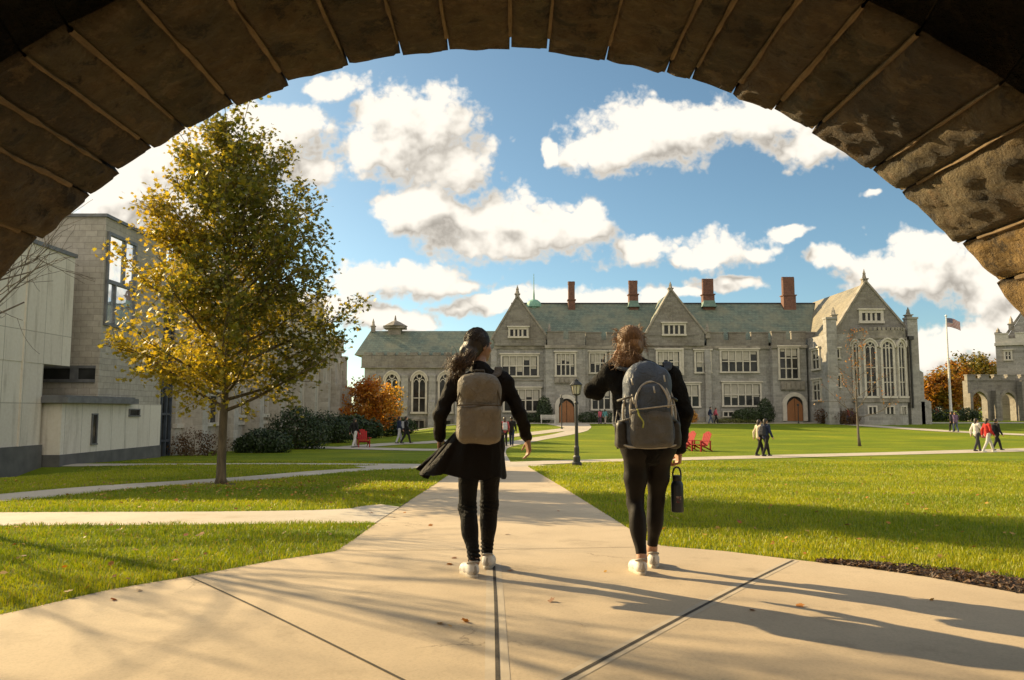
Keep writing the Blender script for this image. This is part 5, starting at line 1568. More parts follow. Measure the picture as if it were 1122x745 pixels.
b = MB(); b.lathe([(.10, 0), (.10, .10), (.05, .14), (.045, 1.7), (.06, 1.72), (.02, 1.8)], q, 8); b.build('pole', M_DARK, post)
b = MB(); b.lathe([(.02, 1.78), (.13, 1.84), (.11, 2.0), (.03, 2.08)], q, 8); b.build('lamp_head', M_DARK, post)
# flagpole and flag
M_POLE = nmat('white_painted_pole', (.62, .60, .56), (.74, .72, .68), 3, .4, .1)
Yf = 90.0; x0 = W(1042, 452, Yf)[0]; z0 = g(x0, Yf); zt = W(1035, 346, Yf)[1]
fp = thing('flagpole', (x0, Yf, z0), 'tall white flagpole standing on the lawn at the right', 'flagpole')
b = MB(); b.lathe([(.32, 0), (.32, .12), (.22, .2), (.17, .3), (.14, 2), (.06, zt - z0 - .15), (.06, zt - z0 - .1)], (x0, Yf, z0), 12); b.build('pole', M_POLE, fp)
b = MB(); b.lathe([(.02, -.14), (.11, -.07), (.13, 0), (.11, .08), (.02, .14)], (x0, Yf, zt), 10); b.build('ball', M_POLE, fp)
def flag_mat():
    m, t, b = new_mat('striped_flag_cloth')
    uv = t.nodes.new('ShaderNodeUVMap'); sx = t.nodes.new('ShaderNodeSeparateXYZ'); t.links.new(uv.outputs[0], sx.inputs[0])
    st = mnode(t, 'MODULO', mnode(t, 'FLOOR', mnode(t, 'MULTIPLY', sx.outputs[1], 13)), 2)
    c = mixcol(t, mnode(t, 'LESS_THAN', st, .5), (.62, .56, .52), (.34, .05, .05))
    can = mnode(t, 'MULTIPLY', mnode(t, 'LESS_THAN', sx.outputs[0], .4), mnode(t, 'GREATER_THAN', sx.outputs[1], .4615))
    vm = t.nodes.new('ShaderNodeMapping'); vm.inputs['Scale'].default_value = (27.5, 16.7, 0); t.links.new(uv.outputs[0], vm.inputs[0])
    fr = vnode(t, 'SUBTRACT', vnode(t, 'FRACTION', vm.outputs[0]), (.5, .5, 0)); ln = vnode(t, 'LENGTH', fr)
    cc = mixcol(t, mnode(t, 'LESS_THAN', ln, .24), (.035, .045, .13), (.6, .58, .55))
    t.links.new(mixcol(t, can, c, cc), b.inputs['Base Color']); b.inputs['Roughness'].default_value = .8
    return m
fl_w, fl_h = 1.75, 1.05
nu, nv = 24, 12; vs, fs, uvs = [], [], []
for i in range(nu + 1):
    for j in range(nv + 1):
        u, v = i / nu, j / nv
        vs.append((x0 + .08 + fl_w * u * .92, Yf + .16 * math.sin(u * 7 + v * 1.2) * u ** .6, zt - .25 - fl_h * (1 - v) - .42 * u ** 1.4 + .05 * math.sin(u * 6))); uvs.append((u, v))
fs = [(i * (nv + 1) + j, (i + 1) * (nv + 1) + j, (i + 1) * (nv + 1) + j + 1, i * (nv + 1) + j + 1) for i in range(nu) for j in range(nv)]
me = bpy.data.meshes.new('flag'); me.from_pydata((np.array(vs) - np.array([x0, Yf, zt])).tolist(), [], fs)
ul_ = me.uv_layers.new(name='UVMap'); ul_.data.foreach_set('uv', np.array([uvs[l.vertex_index] for l in me.loops], np.float32).ravel())
fo = link_mesh('flag', me, flag_mat(), None, True); fo.location = (x0, Yf, zt)
sm = fo.modifiers.new('thickness', 'SOLIDIFY'); sm.thickness = .008
tag(fo, 'striped red and white flag with a blue starred corner flying from the flagpole', 'flag')
# white bench by the yew
q = on(600.5, 81.3)
M_BENCH = nmat('pale_bench_paint', (.48, .45, .40), (.62, .58, .52), 4, .6, .1)
bn = thing('park_bench', q, 'pale bench in front of the left clipped yew', 'bench')
b = MB()
for k in range(4): b.box(q[0] - .8, q[0] + .8, q[1] - .28 + k * .13, q[1] - .18 + k * .13, q[2] + .42, q[2] + .46)
b.build('seat', M_BENCH, bn)
b = MB()
for k in range(4): b.box(q[0] - .8, q[0] + .8, q[1] + .24, q[1] + .27, q[2] + .52 + k * .10, q[2] + .59 + k * .10)
b.build('backrest', M_BENCH, bn)
for sx in (-.7, .7):
    b = MB(); b.box(q[0] + sx - .04, q[0] + sx + .04, q[1] - .25, q[1] - .17, q[2], q[2] + .418); b.box(q[0] + sx - .04, q[0] + sx + .04, q[1] + .20, q[1] + .238, q[2], q[2] + .92); b.box(q[0] + sx - .038, q[0] + sx + .038, q[1] - .17, q[1] + .2, q[2] + .36, q[2] + .415); b.build('leg', M_BENCH, bn)

# red garden chairs: local frame faces +y
M_RED = nmat('red_painted_wood', (.27, .006, .005), (.34, .010, .008), 5, .8, .1)
def garden_chair(label):
    t = thing('garden_chair', (0, 0, 0), label, 'chair', 'red garden chairs on the lawn')
    def slats(name, n, w, M_, L_, wtop=1.0, par=t):
        b = MB()
        for i in range(n):
            c = -w / 2 + w * (i + .5) / n; f = w / n * .43
            lt = L_ * (1 - .22 * ((i + .5) / n * 2 - 1) ** 2) if wtop != 1 else L_
            p = [M_ @ Vector(q) for q in ((c - f, 0, 0), (c + f, 0, 0), (c * wtop + f * wtop, 0, lt), (c * wtop - f * wtop, 0, lt))]
            nrm = (M_.to_3x3() @ Vector((0, 1, 0))) * .022
            b.add(p + [q + nrm for q in p], [(0, 1, 2, 3), (7, 6, 5, 4), (0, 4, 5, 1), (1, 5, 6, 2), (2, 6, 7, 3), (3, 7, 4, 0)])
        return b.build(name, M_RED, par, world=False)
    slats('backrest', 5, .50, Matrix.Translation((0, -.25, .27)) @ Matrix.Rotation(R(24), 4, 'X'), .82, 1.18)
    b = MB()
    for k in range(6):
        y_ = -.22 + k * .105; z_ = .27 + (y_ + .22) * .16; b.box(-.27, .27, y_, y_ + .088, z_, z_ + .022)
    b.build('seat', M_RED, t, world=False)
    for s_ in (-1, 1):
        b = MB(); b.box(s_ * .36 - .07, s_ * .36 + .07, -.38, .36, .53, .553); b.build('armrest', M_RED, t, world=False)
        b = MB(); b.box(s_ * .31 - .022, s_ * .31 + .022, .26, .36, 0, .529); b.build('leg', M_RED, t, world=False)
        b = MB(); b.add([(s_ * .285 - .018, -.62, 0), (s_ * .285 + .018, -.62, 0), (s_ * .285 + .018, -.52, 0), (s_ * .285 - .018, -.52, 0), (s_ * .285 - .018, .3, .30), (s_ * .285 + .018, .3, .30), (s_ * .285 + .018, .3, .40), (s_ * .285 - .018, .3, .40)],
                        [(0, 3, 2, 1), (0, 1, 5, 4), (1, 2, 6, 5), (2, 3, 7, 6), (3, 0, 4, 7), (4, 5, 6, 7)]); b.box(s_ * .31 - .02, s_ * .31 + .02, -.40, -.33, .1, .529); b.build('leg', M_RED, t, world=False)
    return t
ch0 = garden_chair('red slatted garden chair standing whole in view out on the open lawn')
q = gp(768, 494.5); ch0.location = q; ch0.rotation_euler.z = R(122)
for (px, py, rz, lb_) in ((751, 493.5, 118, 'red garden chair half hidden behind the student with the blue grey backpack'),
                          (398, 490, 200, 'red garden chair at the foot of the dark shrubs left of the hall'),):
    c = copy_tree(ch0); c.location = gp(px, py); c.rotation_euler.z = R(rz); c['label'] = lb_
# ================================================================= people
def skin_mat(name, c):
    m, t, b = new_mat(name)
    n = noise_n(t, coords(t), 30, 4)
    t.links.new(ramp(t, n.outputs['Fac'], [(.3, c), (.7, tuple(min(1, q * 1.18) for q in c))]), b.inputs['Base Color'])
    b.inputs['Roughness'].default_value = .5; b.inputs['Subsurface Weight'].default_value = .08
    return m
M_SKIN = skin_mat('skin', (.42, .235, .15)); M_SKIN2 = skin_mat('tan_skin', (.30, .165, .10))
M_LIP_ = nmat('lips', (.34, .12, .10), (.38, .14, .11), 20, .5, 0)
M_EYE = nmat('eye_white', (.62, .58, .54), (.66, .62, .58), 20, .2, 0)
_cl = {}
def _wrinkle(m, sc_):
    """soft creases of the cloth, under the fine weave"""
    t = m.node_tree; b = t.nodes['Principled BSDF']
    old = b.inputs['Normal'].links[0].from_node
    n = noise_n(t, coords(t, (1, 1, .8)), sc_, 3, .55); n.inputs['Distortion'].default_value = 1.2
    ab = mnode(t, 'ABSOLUTE', mnode(t, 'MULTIPLY_ADD', n.outputs['Fac'], 2, -1))
    q = t.nodes.new('ShaderNodeBump'); q.inputs['Strength'].default_value = .55; q.inputs['Distance'].default_value = .022
    t.links.new(ab, q.inputs['Height']); t.links.new(q.outputs[0], old.inputs['Normal'])
def cloth(c, rough=.85, sheen=.0, key=None, bs=60):
    k = (c, key)
    if k not in _cl:
        _cl[k] = nmat(key or 'cloth', tuple(q * .85 for q in c), tuple(min(1, q * 1.15) for q in c), 14, rough, .3, .004, bs, sheen=sheen)
        if key != 'dark_brown_legging': _wrinkle(_cl[k], 17)
        _cl[k].node_tree.nodes['Principled BSDF'].inputs['Specular IOR Level'].default_value = .22
    return _cl[k]
def hair_mat(name, c1, c2, rough=.38):
    m, t, b = new_mat(name)
    n = noise_n(t, coords(t, (60, 60, 6)), 2, 5, .7)
    t.links.new(ramp(t, n.outputs['Fac'], [(.35, c1), (.7, c2)]), b.inputs['Base Color']); b.inputs['Roughness'].default_value = rough
    bump(t, b, n.outputs['Fac'], .6, .006); return m
M_HAIR_D = hair_mat('dark_brown_hair', (.012, .008, .006), (.042, .024, .013), .5)
M_HAIR_A = hair_mat('auburn_hair', (.12, .056, .021), (.38, .20, .072), .5)
M_HAIR_B = hair_mat('brown_hair', (.04, .022, .012), (.09, .05, .025))
M_HAIR_Y = hair_mat('fair_hair', (.22, .14, .06), (.36, .24, .11))
M_WSHOE = nmat('white_sneaker', (.60, .57, .53), (.70, .67, .62), 9, .55, .15)
M_SOLE = nmat('cream_shoe_sole', (.50, .44, .35), (.60, .54, .44), 9, .7, .1)
M_HEEL = nmat('grey_shoe_trim', (.30, .28, .25), (.38, .35, .31), 9, .7, .1)
M_BSHOE = nmat('dark_shoe', (.02, .02, .02), (.05, .045, .04), 9, .6, .1)

nrm_ = lambda v: np.array(v, float) / np.linalg.norm(v)
def hand(S_, wrist, d, n, l, curl=.5, sc=1.0, splay=.0):
    """palm and five fingers; d along the hand, n the palm side, l towards the thumb"""
    w = np.array(wrist, float); d, n, l = nrm_(d), nrm_(n), nrm_(l)
    for o_ in (.026, .009, -.009, -.026):
        S_.cap(w + l * o_ * .7, w + d * .085 * sc + l * o_ * sc, .015 * sc, .0125 * sc, k=.012)
    for o_, ln, cu in ((.029, .88, .85), (.010, 1.0, 1.0), (-.010, .94, 1.1), (-.028, .76, 1.2)):
        p = w + d * .086 * sc + l * o_ * sc; a = 0
        for seg_, r0, r1 in ((.042, .0092, .0086), (.027, .0086, .0078), (.020, .0078, .0065)):
            a += curl * cu * .75
            q = p + (d * math.cos(a) + n * math.sin(a) + l * splay * o_ * 8) * seg_ * ln * sc
            S_.cap(p, q, r0 * sc, r1 * sc, k=.004); p = q
    p = w + d * .028 * sc + l * .026 * sc
    q = p + nrm_(l * .75 + d * .65 + n * .35) * .042 * sc; S_.cap(p, q, .0125 * sc, .0105 * sc, k=.010)
    q2 = q + nrm_(l * .15 + d * .9 + n * (.3 + curl * .5)) * .030 * sc; S_.cap(q, q2, .0100 * sc, .0085 * sc, k=.005)
    q3 = q2 + nrm_(d * .8 + n * (.4 + curl * .7)) * .020 * sc; S_.cap(q2, q3, .0085 * sc, .0068 * sc, k=.004)
def head(S_, c, Rh, sc=1.0):
    c = np.array(c); P = lambda *q: c + Rh @ (np.array(q) * sc)
    S_.ell(P(0, -.012, .022), np.array([.074, .092, .092]) * sc, Rh, k=.02)
    S_.ell(P(0, .030, -.040), np.array([.057, .062, .075]) * sc, Rh, k=.03)
    S_.cap(P(0, .068, -.092), P(0, .062, -.075), .020 * sc, .03 * sc, k=.025)
    S_.cap(P(0, .088, .012), P(0, .108, -.024), .009 * sc, .013 * sc, k=.012)
    for s_ in (-1, 1):
        S_.ell(P(s_ * .013, .096, -.030), np.array([.009, .009, .007]) * sc, Rh, k=.006)
        S_.ell(P(s_ * .030, .074, .030), np.array([.024, .012, .008]) * sc, Rh, k=.012)
        S_.ell(P(s_ * .036, .060, -.018), np.array([.024, .022, .020]) * sc, Rh, k=.02)
        S_.ell(P(s_ * .076, -.006, -.008), np.array([.008, .018, .032]) * sc, Rh @ rot3(0, s_ * .15, 0), k=.006)
        S_.ell(P(s_ * .082, -.008, -.004), np.array([.006, .010, .018]) * sc, Rh, op=-1, k=0)
    for q in (-.050, -.060): S_.cap(P(-.016, .082, q), P(.016, .082, q), .0075 * sc, k=.006)
def face_parts(par, c, Rh, off, sc=1.0):
    c = np.array(c)
    for s_ in (-1, 1):
        b = MB(); p = c + Rh @ np.array([s_ * .031, .074, .008]); b.lathe([(.001, -.011), (.0075, -.008), (.0105, 0), (.0075, .008), (.001, .011)], tuple(p), 10); b.build('eye', M_EYE, par, True, world=False)

def shoe(par, heel, yaw, mats, L=.255, pitch=0.0, sole_h=.028, name='shoe', wd=.040):
    """heel: ground point under the back of the heel"""
    h = np.array(heel, float); Rz = rot3(0, 0, yaw) @ rot3(pitch, 0, 0)
    P = lambda *q: h + Rz @ np.array(q)
    S_ = SDF(.006, .02)
    S_.chain([P(0, .035, .055), P(0, .06, .052), P(0, .13, .052), P(.0, .20, .040), P(0, L - .035, .036)], [.036, .038, wd, wd + .001, .028], k=.02)
    S_.cap(P(0, .038, .06), P(0, .045, .088), .034, .036, k=.02); S_.cap(P(0, .075, .075), P(0, .14, .055), .030, .030, k=.02)
    S_.cap(P(0, .018, .06), P(0, .016, .092), .012, .009, k=.015)
    # tongue and laces as ridges
    for t in (.085, .105, .125, .145): S_.cap(P(-.022, t, .088 - (t - .085) * .35), P(.022, t, .088 - (t - .085) * .35), .005, k=.003)
    up = sdf_obj(name, S_, mats[0], par, smooth=1)
    St = SDF(.006, .008); St.cap(P(0, .006, .045), P(0, .002, .085), .014, .010); St.cap(P(-.012, .008, .05), P(.012, .008, .05), .010); sdf_obj('heel_tab', St, M_HEEL, up, None, 1)
    b = MB(); b.tube([P(.036 * math.cos(t), .052 + .046 * math.sin(t), .108 - .012 * math.sin(t)) for t in np.linspace(0, 2 * PI, 17)], .0075, 6, False); b.build('collar', M_HEEL, up, True, world=False)
    b = MB()
    for t in (.098, .116, .134, .152): b.tube([P(-.026, t, .082 - (t - .085) * .45), P(0, t + .004, .093 - (t - .085) * .45), P(.026, t, .082 - (t - .085) * .45)], .004, 5)
    b.build('laces', M_SOLE, up, True, world=False)
    S_ = SDF(.006, .012)
    for yv, w_ in ((.03, .034), (.07, .034), (.12, .036), (.18, .041), (L - .045, .037), (L - .025, .028)):
        pass
    ys_ = [.034, .08, .13, .185, L - .032]; ws_ = [.038, .037, .039, .044, .034]
    for i in range(4):
        for z_ in (.013, sole_h - .010):
            for s_ in (-1, 1):
                S_.cap(P(s_ * ws_[i] * .45, ys_[i], z_), P(s_ * ws_[i + 1] * .45, ys_[i + 1], z_), ws_[i] * .62 if False else .013, .013, k=.02)
            S_.cap(P(0, ys_[i], z_), P(0, ys_[i + 1], z_), .013, .013, k=.02)
    b = MB()
    prof = []
    n_ = 22
    for k in range(n_):
        a = 2 * PI * k / n_; yy_ = .5 * L + .5 * L * math.sin(a); w_ = np.interp(yy_, [0, .05, .12, .19, L], [.030, .037, .035, .046, .030]) * (abs(math.cos(a)) ** .55) * (1 if math.cos(a) > 0 else -1)
        prof.append((w_, yy_))
    vs = [P(x_ * f, y_ * f + (1 - f) * L * .5, z_) for f, z_ in ((.97, 0), (1.06, .006), (1.06, sole_h), (1.0, sole_h + .004)) for x_, y_ in prof]
    fs = [(r_ * n_ + k, r_ * n_ + (k + 1) % n_, (r_ + 1) * n_ + (k + 1) % n_, (r_ + 1) * n_ + k) for r_ in range(3) for k in range(n_)]
    fs += [list(range(n_))[::-1], [3 * n_ + k for k in range(n_)]]
    b.add([tuple(v) for v in vs], fs); b.build('sole', mats[1], up, True, world=False)
    return up

def folds(amp, sc=(9, 9, 16), seed=0, fine=.35):
    sc = np.array(sc, float)
    return lambda P: amp * (vnoise(P * sc, 1, seed) + fine * vnoise(P * sc * 2.3, 1, seed + 3)) * 1.6
def ridge_folds(amp, sc, seed=0):
    sc = np.array(sc, float)
    return lambda P: amp * (1 - 2.2 * np.abs(vnoise(P * sc, 1, seed)) * 2) * .8
def strands(par, paths, r, mat, name='strand'):
    b = MB()
    for p in paths: b.tube(p, list(np.linspace(r, r * .35, len(p))), 4, False)
    return b.build(name, mat, par, True, world=False)

def hair_strand(c, Rh, E, d0, d1, n=9, lift=.0, wave=0.0, ph=0.0, fr=7.0, r_=None):
    """a lock of hair lying on the ellipsoid E about c, from direction d0 to d1"""
    d0, d1 = nrm_(d0), nrm_(d1); om = math.acos(max(-1, min(1, float(d0 @ d1)))); out = []
    side = nrm_(np.cross(d0, d1) + 1e-6)
    for i in range(n):
        t = i / (n - 1); d = (math.sin((1 - t) * om) * d0 + math.sin(t * om) * d1) / max(math.sin(om), 1e-4)
        d = nrm_(d + side * wave * math.sin(fr * t + ph))
        out.append(np.array(c) + Rh @ (np.array(E) * d * (1 + lift * (.4 + math.sin(PI * t)) + wave * .5 * math.sin(fr * 1.3 * t + ph * 2))))
    return out
# ---------------------------------------------------------------- student with the taupe backpack
O = np.array(gp(528, 629)); Yo = O[1]
def J(px, row, dy=0.0):
    x_, z_ = W(px, row, Yo + dy); return np.array([x_ - O[0], dy, z_ - O[2]])
wa = thing('person', tuple(O), 'walking student in a long black coat blown out sideways, black jeans and white sneakers', 'person')
hd = J(525, 379, .05); Rh = rot3(R(-4), R(2), R(-50))
nk = J(525, 401, .03); nb_ = J(526, 410, .01)
shL, shR = J(499, 418, .0), J(553, 417, .02)
elL, elR = J(483, 453, -.06), J(569, 452, .03)
wrL, wrR = J(482, 478, .05), J(578, 481, .12)
hpL, hpR = J(515, 492, -.01), J(538, 492, .01)
knL, knR = J(512, 556, .02), J(536, 553, .16)
anL, anR = J(519.5, 615, -.13), J(533.5, 606, .20)
S_ = SDF(.0065, .03)
head(S_, hd, Rh)
S_.cap(nk + [0, .0, .02], nb_, .052, .058); S_.cap(nb_, (shL + shR) / 2 - [0, 0, .03], .06, .08, k=.05)
S_.cap(shL, shR, .055, k=.05)
S_.chain([(shL + shR) / 2 - [0, 0, .08], (shL + shR) / 2 - [0, 0, .26], (hpL + hpR) / 2 + [0, 0, .08], (hpL + hpR) / 2 + [0, .01, .03]], [.11, .10, .105, .10], k=.04)
for a_, e_, w_ in ((shL, elL, wrL), (shR, elR, wrR)): S_.chain([a_, e_, w_], [.048, .036, .026], k=.02)
for h_, k_, a_ in ((hpL, knL, anL), (hpR, knR, anR)):
    S_.chain([h_, k_, a_], [.080, .052, .034], k=.03); S_.ell(k_ * .68 + a_ * .32 + [0, -.025, 0], (.046, .045, .11), k=.04)
    S_.cap(a_, a_ + [0, .08, -.05], .032, .026)
hand(S_, wrR, [.12, .15, -1], [-.7, .45, 0], [-.3, .9, 0], .55)
hand(S_, wrL, [0, .25, -1], [.9, .2, 0], [.2, .9, .1], .6)
body = sdf_obj('body', S_, M_SKIN2, wa)
face_parts(body, hd, Rh, None)
# jeans
S_ = SDF(.009, .02)
for h_, k_, a_ in ((hpL, knL, anL), (hpR, knR, anR)):
    S_.chain([h_, k_, a_ + (k_ - a_) * .03], [.090, .062, .043], k=.02); S_.ell(k_ * .66 + a_ * .34 + [0, -.024, 0], (.054, .054, .12), k=.04)
    S_.ell(k_ + [0, -.012, 0], (.060, .056, .06), k=.03)
S_.cap(hpL + [.02, 0, .05], hpR + [-.02, 0, .05], .115, k=.05)
def jean_d(P):
    d = folds(.005, (8, 8, 14), 3)(P)
    for k_ in (knL, knR, anL + [0, 0, .05], anR + [0, 0, .05]):
        w_ = np.exp(-((P[:, 2] - k_[2]) / .055) ** 2) * np.exp(-((P[:, 0] - k_[0]) / .09) ** 2)
        d = d + .0065 * w_ * np.sin((P[:, 2] - k_[2]) * 210 + P[:, 0] * 35 + 3 * vnoise(P, 9))
    return d
sdf_obj('jeans', S_, cloth((.0045, .004, .004), .8, .02, 'black_denim'), wa, jean_d, 1)
# coat: body and sleeves in one, with the blown skirt
S_ = SDF(.009, .03)
tm = (shL + shR) / 2
S_.cap(shL + [.02, 0, -.01], shR - [.02, 0, .01], .062, k=.05)
S_.chain([tm - [0, 0, .06], tm - [0, 0, .25], (hpL + hpR) / 2 + [0, 0, .12]], [.150, .140, .150], k=.06)
S_.cap(shL + [.02, 0, -.03], tm - [.02, 0, .2], .07, .10, k=.05); S_.cap(shR + [-.02, 0, -.03], tm - [-.02, 0, .2], .07, .10, k=.05)
S_.chain([shL, elL, wrL + (elL - wrL) * .02], [.066, .054, .046], k=.03)
S_.chain([shR, elR, wrR + (elR - wrR) * .02], [.066, .053, .044], k=.03)
S_.cap(nb_ + [0, -.01, .01], tm - [0, 0, .0], .078, .10, k=.04); S_.cap(nk + [0, -.03, -.012], nb_ + [0, -.02, 0], .062, .07, k=.02)
nu, nv = 90, 26
vs = []
hc = (hpL + hpR) / 2
def skirt(u, v, off):
    th = R(58) - R(296) * u
    lw = float(sst(.44, .84, u)); rw_ = float(sst(.18, .0, u))
    w_ = v ** 1.15
    rx = .158 + off + .030 * w_; ry = .140 + off + .035 * w_
    z = hc[2] + .16 - v * (.360 - .03 * lw)
    fold_ = (.010 * math.sin(th * 5 + 1.3 * v + 2 * math.sin(th * 2)) + .007 * math.sin(th * 13 + 2 + 3 * v)) * w_ * (.5 + 3.2 * lw)
    x_ = hc[0] + (rx + fold_) * math.cos(th) - .245 * lw * v ** .95 - .02 * rw_ * w_
    y_ = hc[1] + (ry + fold_) * math.sin(th) - .09 * lw * w_
    y_ += .030 * lw * w_ * math.sin(th * 11 + 1.2 * math.sin(v * 3)) + .012 * lw * w_ * math.sin(th * 23)
    x_ += .014 * lw * w_ * math.sin(th * 15 + 2)
    z += .012 * math.sin(th * 5) * w_ + .016 * lw * w_ * math.sin(u * 30) + .010 * lw * w_ * math.sin(u * 71)
    return (x_, y_, z)
for off in (0, -.007):
    for i in range(nu + 1):
        for j in range(nv + 1): vs.append(skirt(i / nu, j / nv, off))
q_ = np.array([[i * (nv + 1) + j, (i + 1) * (nv + 1) + j, (i + 1) * (nv + 1) + j + 1, i * (nv + 1) + j + 1] for i in range(nu) for j in range(nv)])
n1 = (nu + 1) * (nv + 1); rim = []
for i in range(nu): a0 = i * (nv + 1) + nv; rim.append([a0, a0 + nv + 1, a0 + nv + 1 + n1, a0 + n1])
for j in range(nv):
    rim.append([j, j + 1, j + 1 + n1, j + n1]); a0 = nu * (nv + 1) + j; rim.append([a0, a0 + n1, a0 + 1 + n1, a0 + 1])
ext = (np.array(vs), np.concatenate([q_[:, ::-1], q_ + n1, np.array(rim)]))
M_COAT = cloth((.008, .006, .0045), .75, .02, 'black_coat_cloth')
_t = M_COAT.node_tree; _tr = _t.nodes.new('ShaderNodeBsdfTranslucent'); _tr.inputs[0].default_value = (.16, .085, .035, 1)
_mx = _t.nodes.new('ShaderNodeMixShader'); _mx.inputs[0].default_value = .22
_t.links.new(_t.nodes['Principled BSDF'].outputs[0], _mx.inputs[1]); _t.links.new(_tr.outputs[0], _mx.inputs[2]); _t.links.new(_mx.outputs[0], _t.nodes['Material Output'].inputs[0])
sdf_obj('coat', S_, M_COAT, wa, lambda P: ridge_folds(.011, (7, 7, 12), 4)(P) + folds(.007, (15, 15, 22), 8)(P) + folds(.003, (34, 34, 44), 9)(P), 2, ext)
# hair: smooth cap, low pony tail blown to the left
S_ = SDF(.006, .02)
Pq = lambda *q: hd + Rh @ np.array(q)
S_.ell(Pq(0, -.028, .034), (.086, .094, .098), Rh); S_.ell(Pq(0, -.062, -.025), (.072, .062, .082), Rh, k=.03)
S_.ell(Pq(-.045, -.005, .01), (.044, .060, .075), Rh, k=.02); S_.ell(Pq(.052, -.030, .035), (.030, .045, .050), Rh, k=.02)
tail0 = J(516, 388, -.04); tail1 = J(508, 398, -.08); tail2 = J(501, 396, -.09); tail3 = J(498, 405, -.08)
S_.chain([Pq(-.02, -.105, -.05), tail0, tail1], [.05, .036, .034], k=.03)
S_.chain([tail1, tail2, tail3], [.034, .036, .022], k=.02)
hr = sdf_obj('hair', S_, M_HAIR_D, wa, folds(.005, (26, 26, 10), 5), 1)
rr = np.random.default_rng(3); pp = []
for i in range(240):
    a = rr.normal(0, .022, 3); w1 = rr.normal(0, .016, 3); w2 = rr.normal(0, .022, 3)
    pp.append(catmull([tail0 + a, tail1 + a * .8 + w1, tail2 + w1 + w2, tail3 + w2 * 1.4 + [rr.normal(-.01, .025), 0, rr.normal(-.02, .03)]], 5))
for i in range(420):
    az = rr.uniform(-1.9, 1.9); up_ = rr.uniform(.05, 1.0)
    p_ = hair_strand(Pq(0, -.026, .034), Rh, (.089, .098, .101), (math.sin(az) * (1.1 - up_ * .7), .75 * math.cos(az) + .1, up_), (rr.normal(-.15, .12), -.85, -.50 + rr.normal(0, .12)), 8, rr.uniform(-.005, .03), .015, rr.uniform(0, 6))
    pp.append(p_ + [tail0 + rr.normal(0, .016, 3)])
strands(hr, pp[:240], .0021, hair_mat('sunlit_tint_tail_hair', (.05, .026, .012), (.17, .09, .035), .5)); strands(hr, pp[240:], .0018, M_HAIR_D)  # tail strands get a browner tone, sunlight painted into the hair colour
shoe(wa, (anL[0] + .012, anL[1] - .055, 0), R(24), (M_WSHOE, M_SOLE))
shoe(wa, (anR[0], anR[1] - .055, g(O[0] + anR[0], O[1] + anR[1]) - O[2]), R(-6), (M_WSHOE, M_SOLE))

def bag_part(name, S_, mat, bag, off, disp=None, smooth=2):
    o = sdf_obj(name, S_, mat, bag, disp, smooth); o.location = tuple(-off); return o
def bag_tube(name, path, r, mat, bag, off, seg=6, flat=None):
    b = MB(); b.tube(path, r, seg); o = b.build(name, mat, bag, True, world=False); o.location = tuple(-off); return o
def arc3(c, w, h, y, n=20, a0=-.25, a1=PI + .25, taper=0, yb=0):
    return [np.array([c[0] + w * math.cos(t) * (1 - taper * max(0, math.sin(t))), y + yb * max(0, math.sin(t)), c[2] + h * math.sin(t)]) for t in np.linspace(a0, a1, n)]
# taupe backpack
bc = J(525, 447, -.215); off = np.array([bc[0], bc[1], bc[2] - .25])
M_TAUPE = cloth((.19, .163, .128), .6, .02, 'taupe_nylon', 90); M_TAUPED = cloth((.10, .078, .055), .6, .02, 'dark_taupe_webbing'); M_ZIP = nmat('black_zip', (.02, .018, .015), (.04, .035, .03), 40, .5, .2)
bagA = thing('backpack', tuple(O + off), 'taupe backpack with a rounded top worn by the student in the long coat', 'backpack')
S_ = SDF(.007, .02); S_.box(bc + [0, .0, -.01], (.168, .088, .245), .075, taper=.10); S_.ell(bc + [0, 0, .13], (.140, .082, .120), k=.05)
bag_part('bag_body', S_, M_TAUPE, bagA, off, lambda P: ridge_folds(.010, (8, 5, 7), 9)(P) + folds(.007, (15, 9, 12), 7)(P), 1)
S_ = SDF(.007, .02); S_.box(bc + [.003, -.055, -.105], (.156, .062, .132), .050, taper=.03)
bag_part('front_pocket', S_, M_TAUPE, bagA, off, lambda P: ridge_folds(.009, (7, 5, 6), 12)(P) + folds(.005, (15, 9, 11), 4)(P), 1)
bag_tube('zipper', arc3(bc + [0, 0, .03], .150, .195, bc[1] - .062, 26, -.1, PI + .1, .06, .02), .006, M_TAUPED, bagA, off)
bag_tube('pocket_zipper', [bc + [x_, -.108 + .25 * abs(x_ * 1.6) ** 2.2, .022 - .2 * x_ * x_] for x_ in np.linspace(-.145, .15, 15)], .006, M_TAUPED, bagA, off)
bag_tube('top_handle', [bc + [-.035, .055, .225], bc + [-.03, .035, .265], bc + [.03, .035, .265], bc + [.035, .055, .225]], .010, M_TAUPED, bagA, off)
def shoulder_strap(bag, off, bc, sh, top, s_, mat, ytop, rx=.020, down=.27):
    pts = catmull([bc + [s_ * .07, ytop, top], np.array([sh[0] - s_ * .055, sh[1] - .085, sh[2] + .045]), np.array([sh[0] - s_ * .045, sh[1], sh[2] + .088]), np.array([sh[0] - s_ * .04, sh[1] + .095, sh[2] - .03]), np.array([sh[0] - s_ * .06, sh[1] + .15, sh[2] - down]), np.array([sh[0] - s_ * .045, sh[1] + .05, sh[2] - down - .10]), bc + [s_ * .15, .06, -.18]], 5)
    S_ = SDF(.007, .012)
    for i in range(len(pts) - 1):
        for o_ in (-.018, 0, .018): S_.cap(pts[i] + [o_, 0, 0], pts[i + 1] + [o_, 0, 0], .010, k=.012)
    return bag_part('shoulder_strap', S_, mat, bag, off, None, 1)
shoulder_strap(bagA, off, bc, shL, .21, -1, M_TAUPED, .05); shoulder_strap(bagA, off, bc, shR, .21, 1, M_TAUPED, .05)

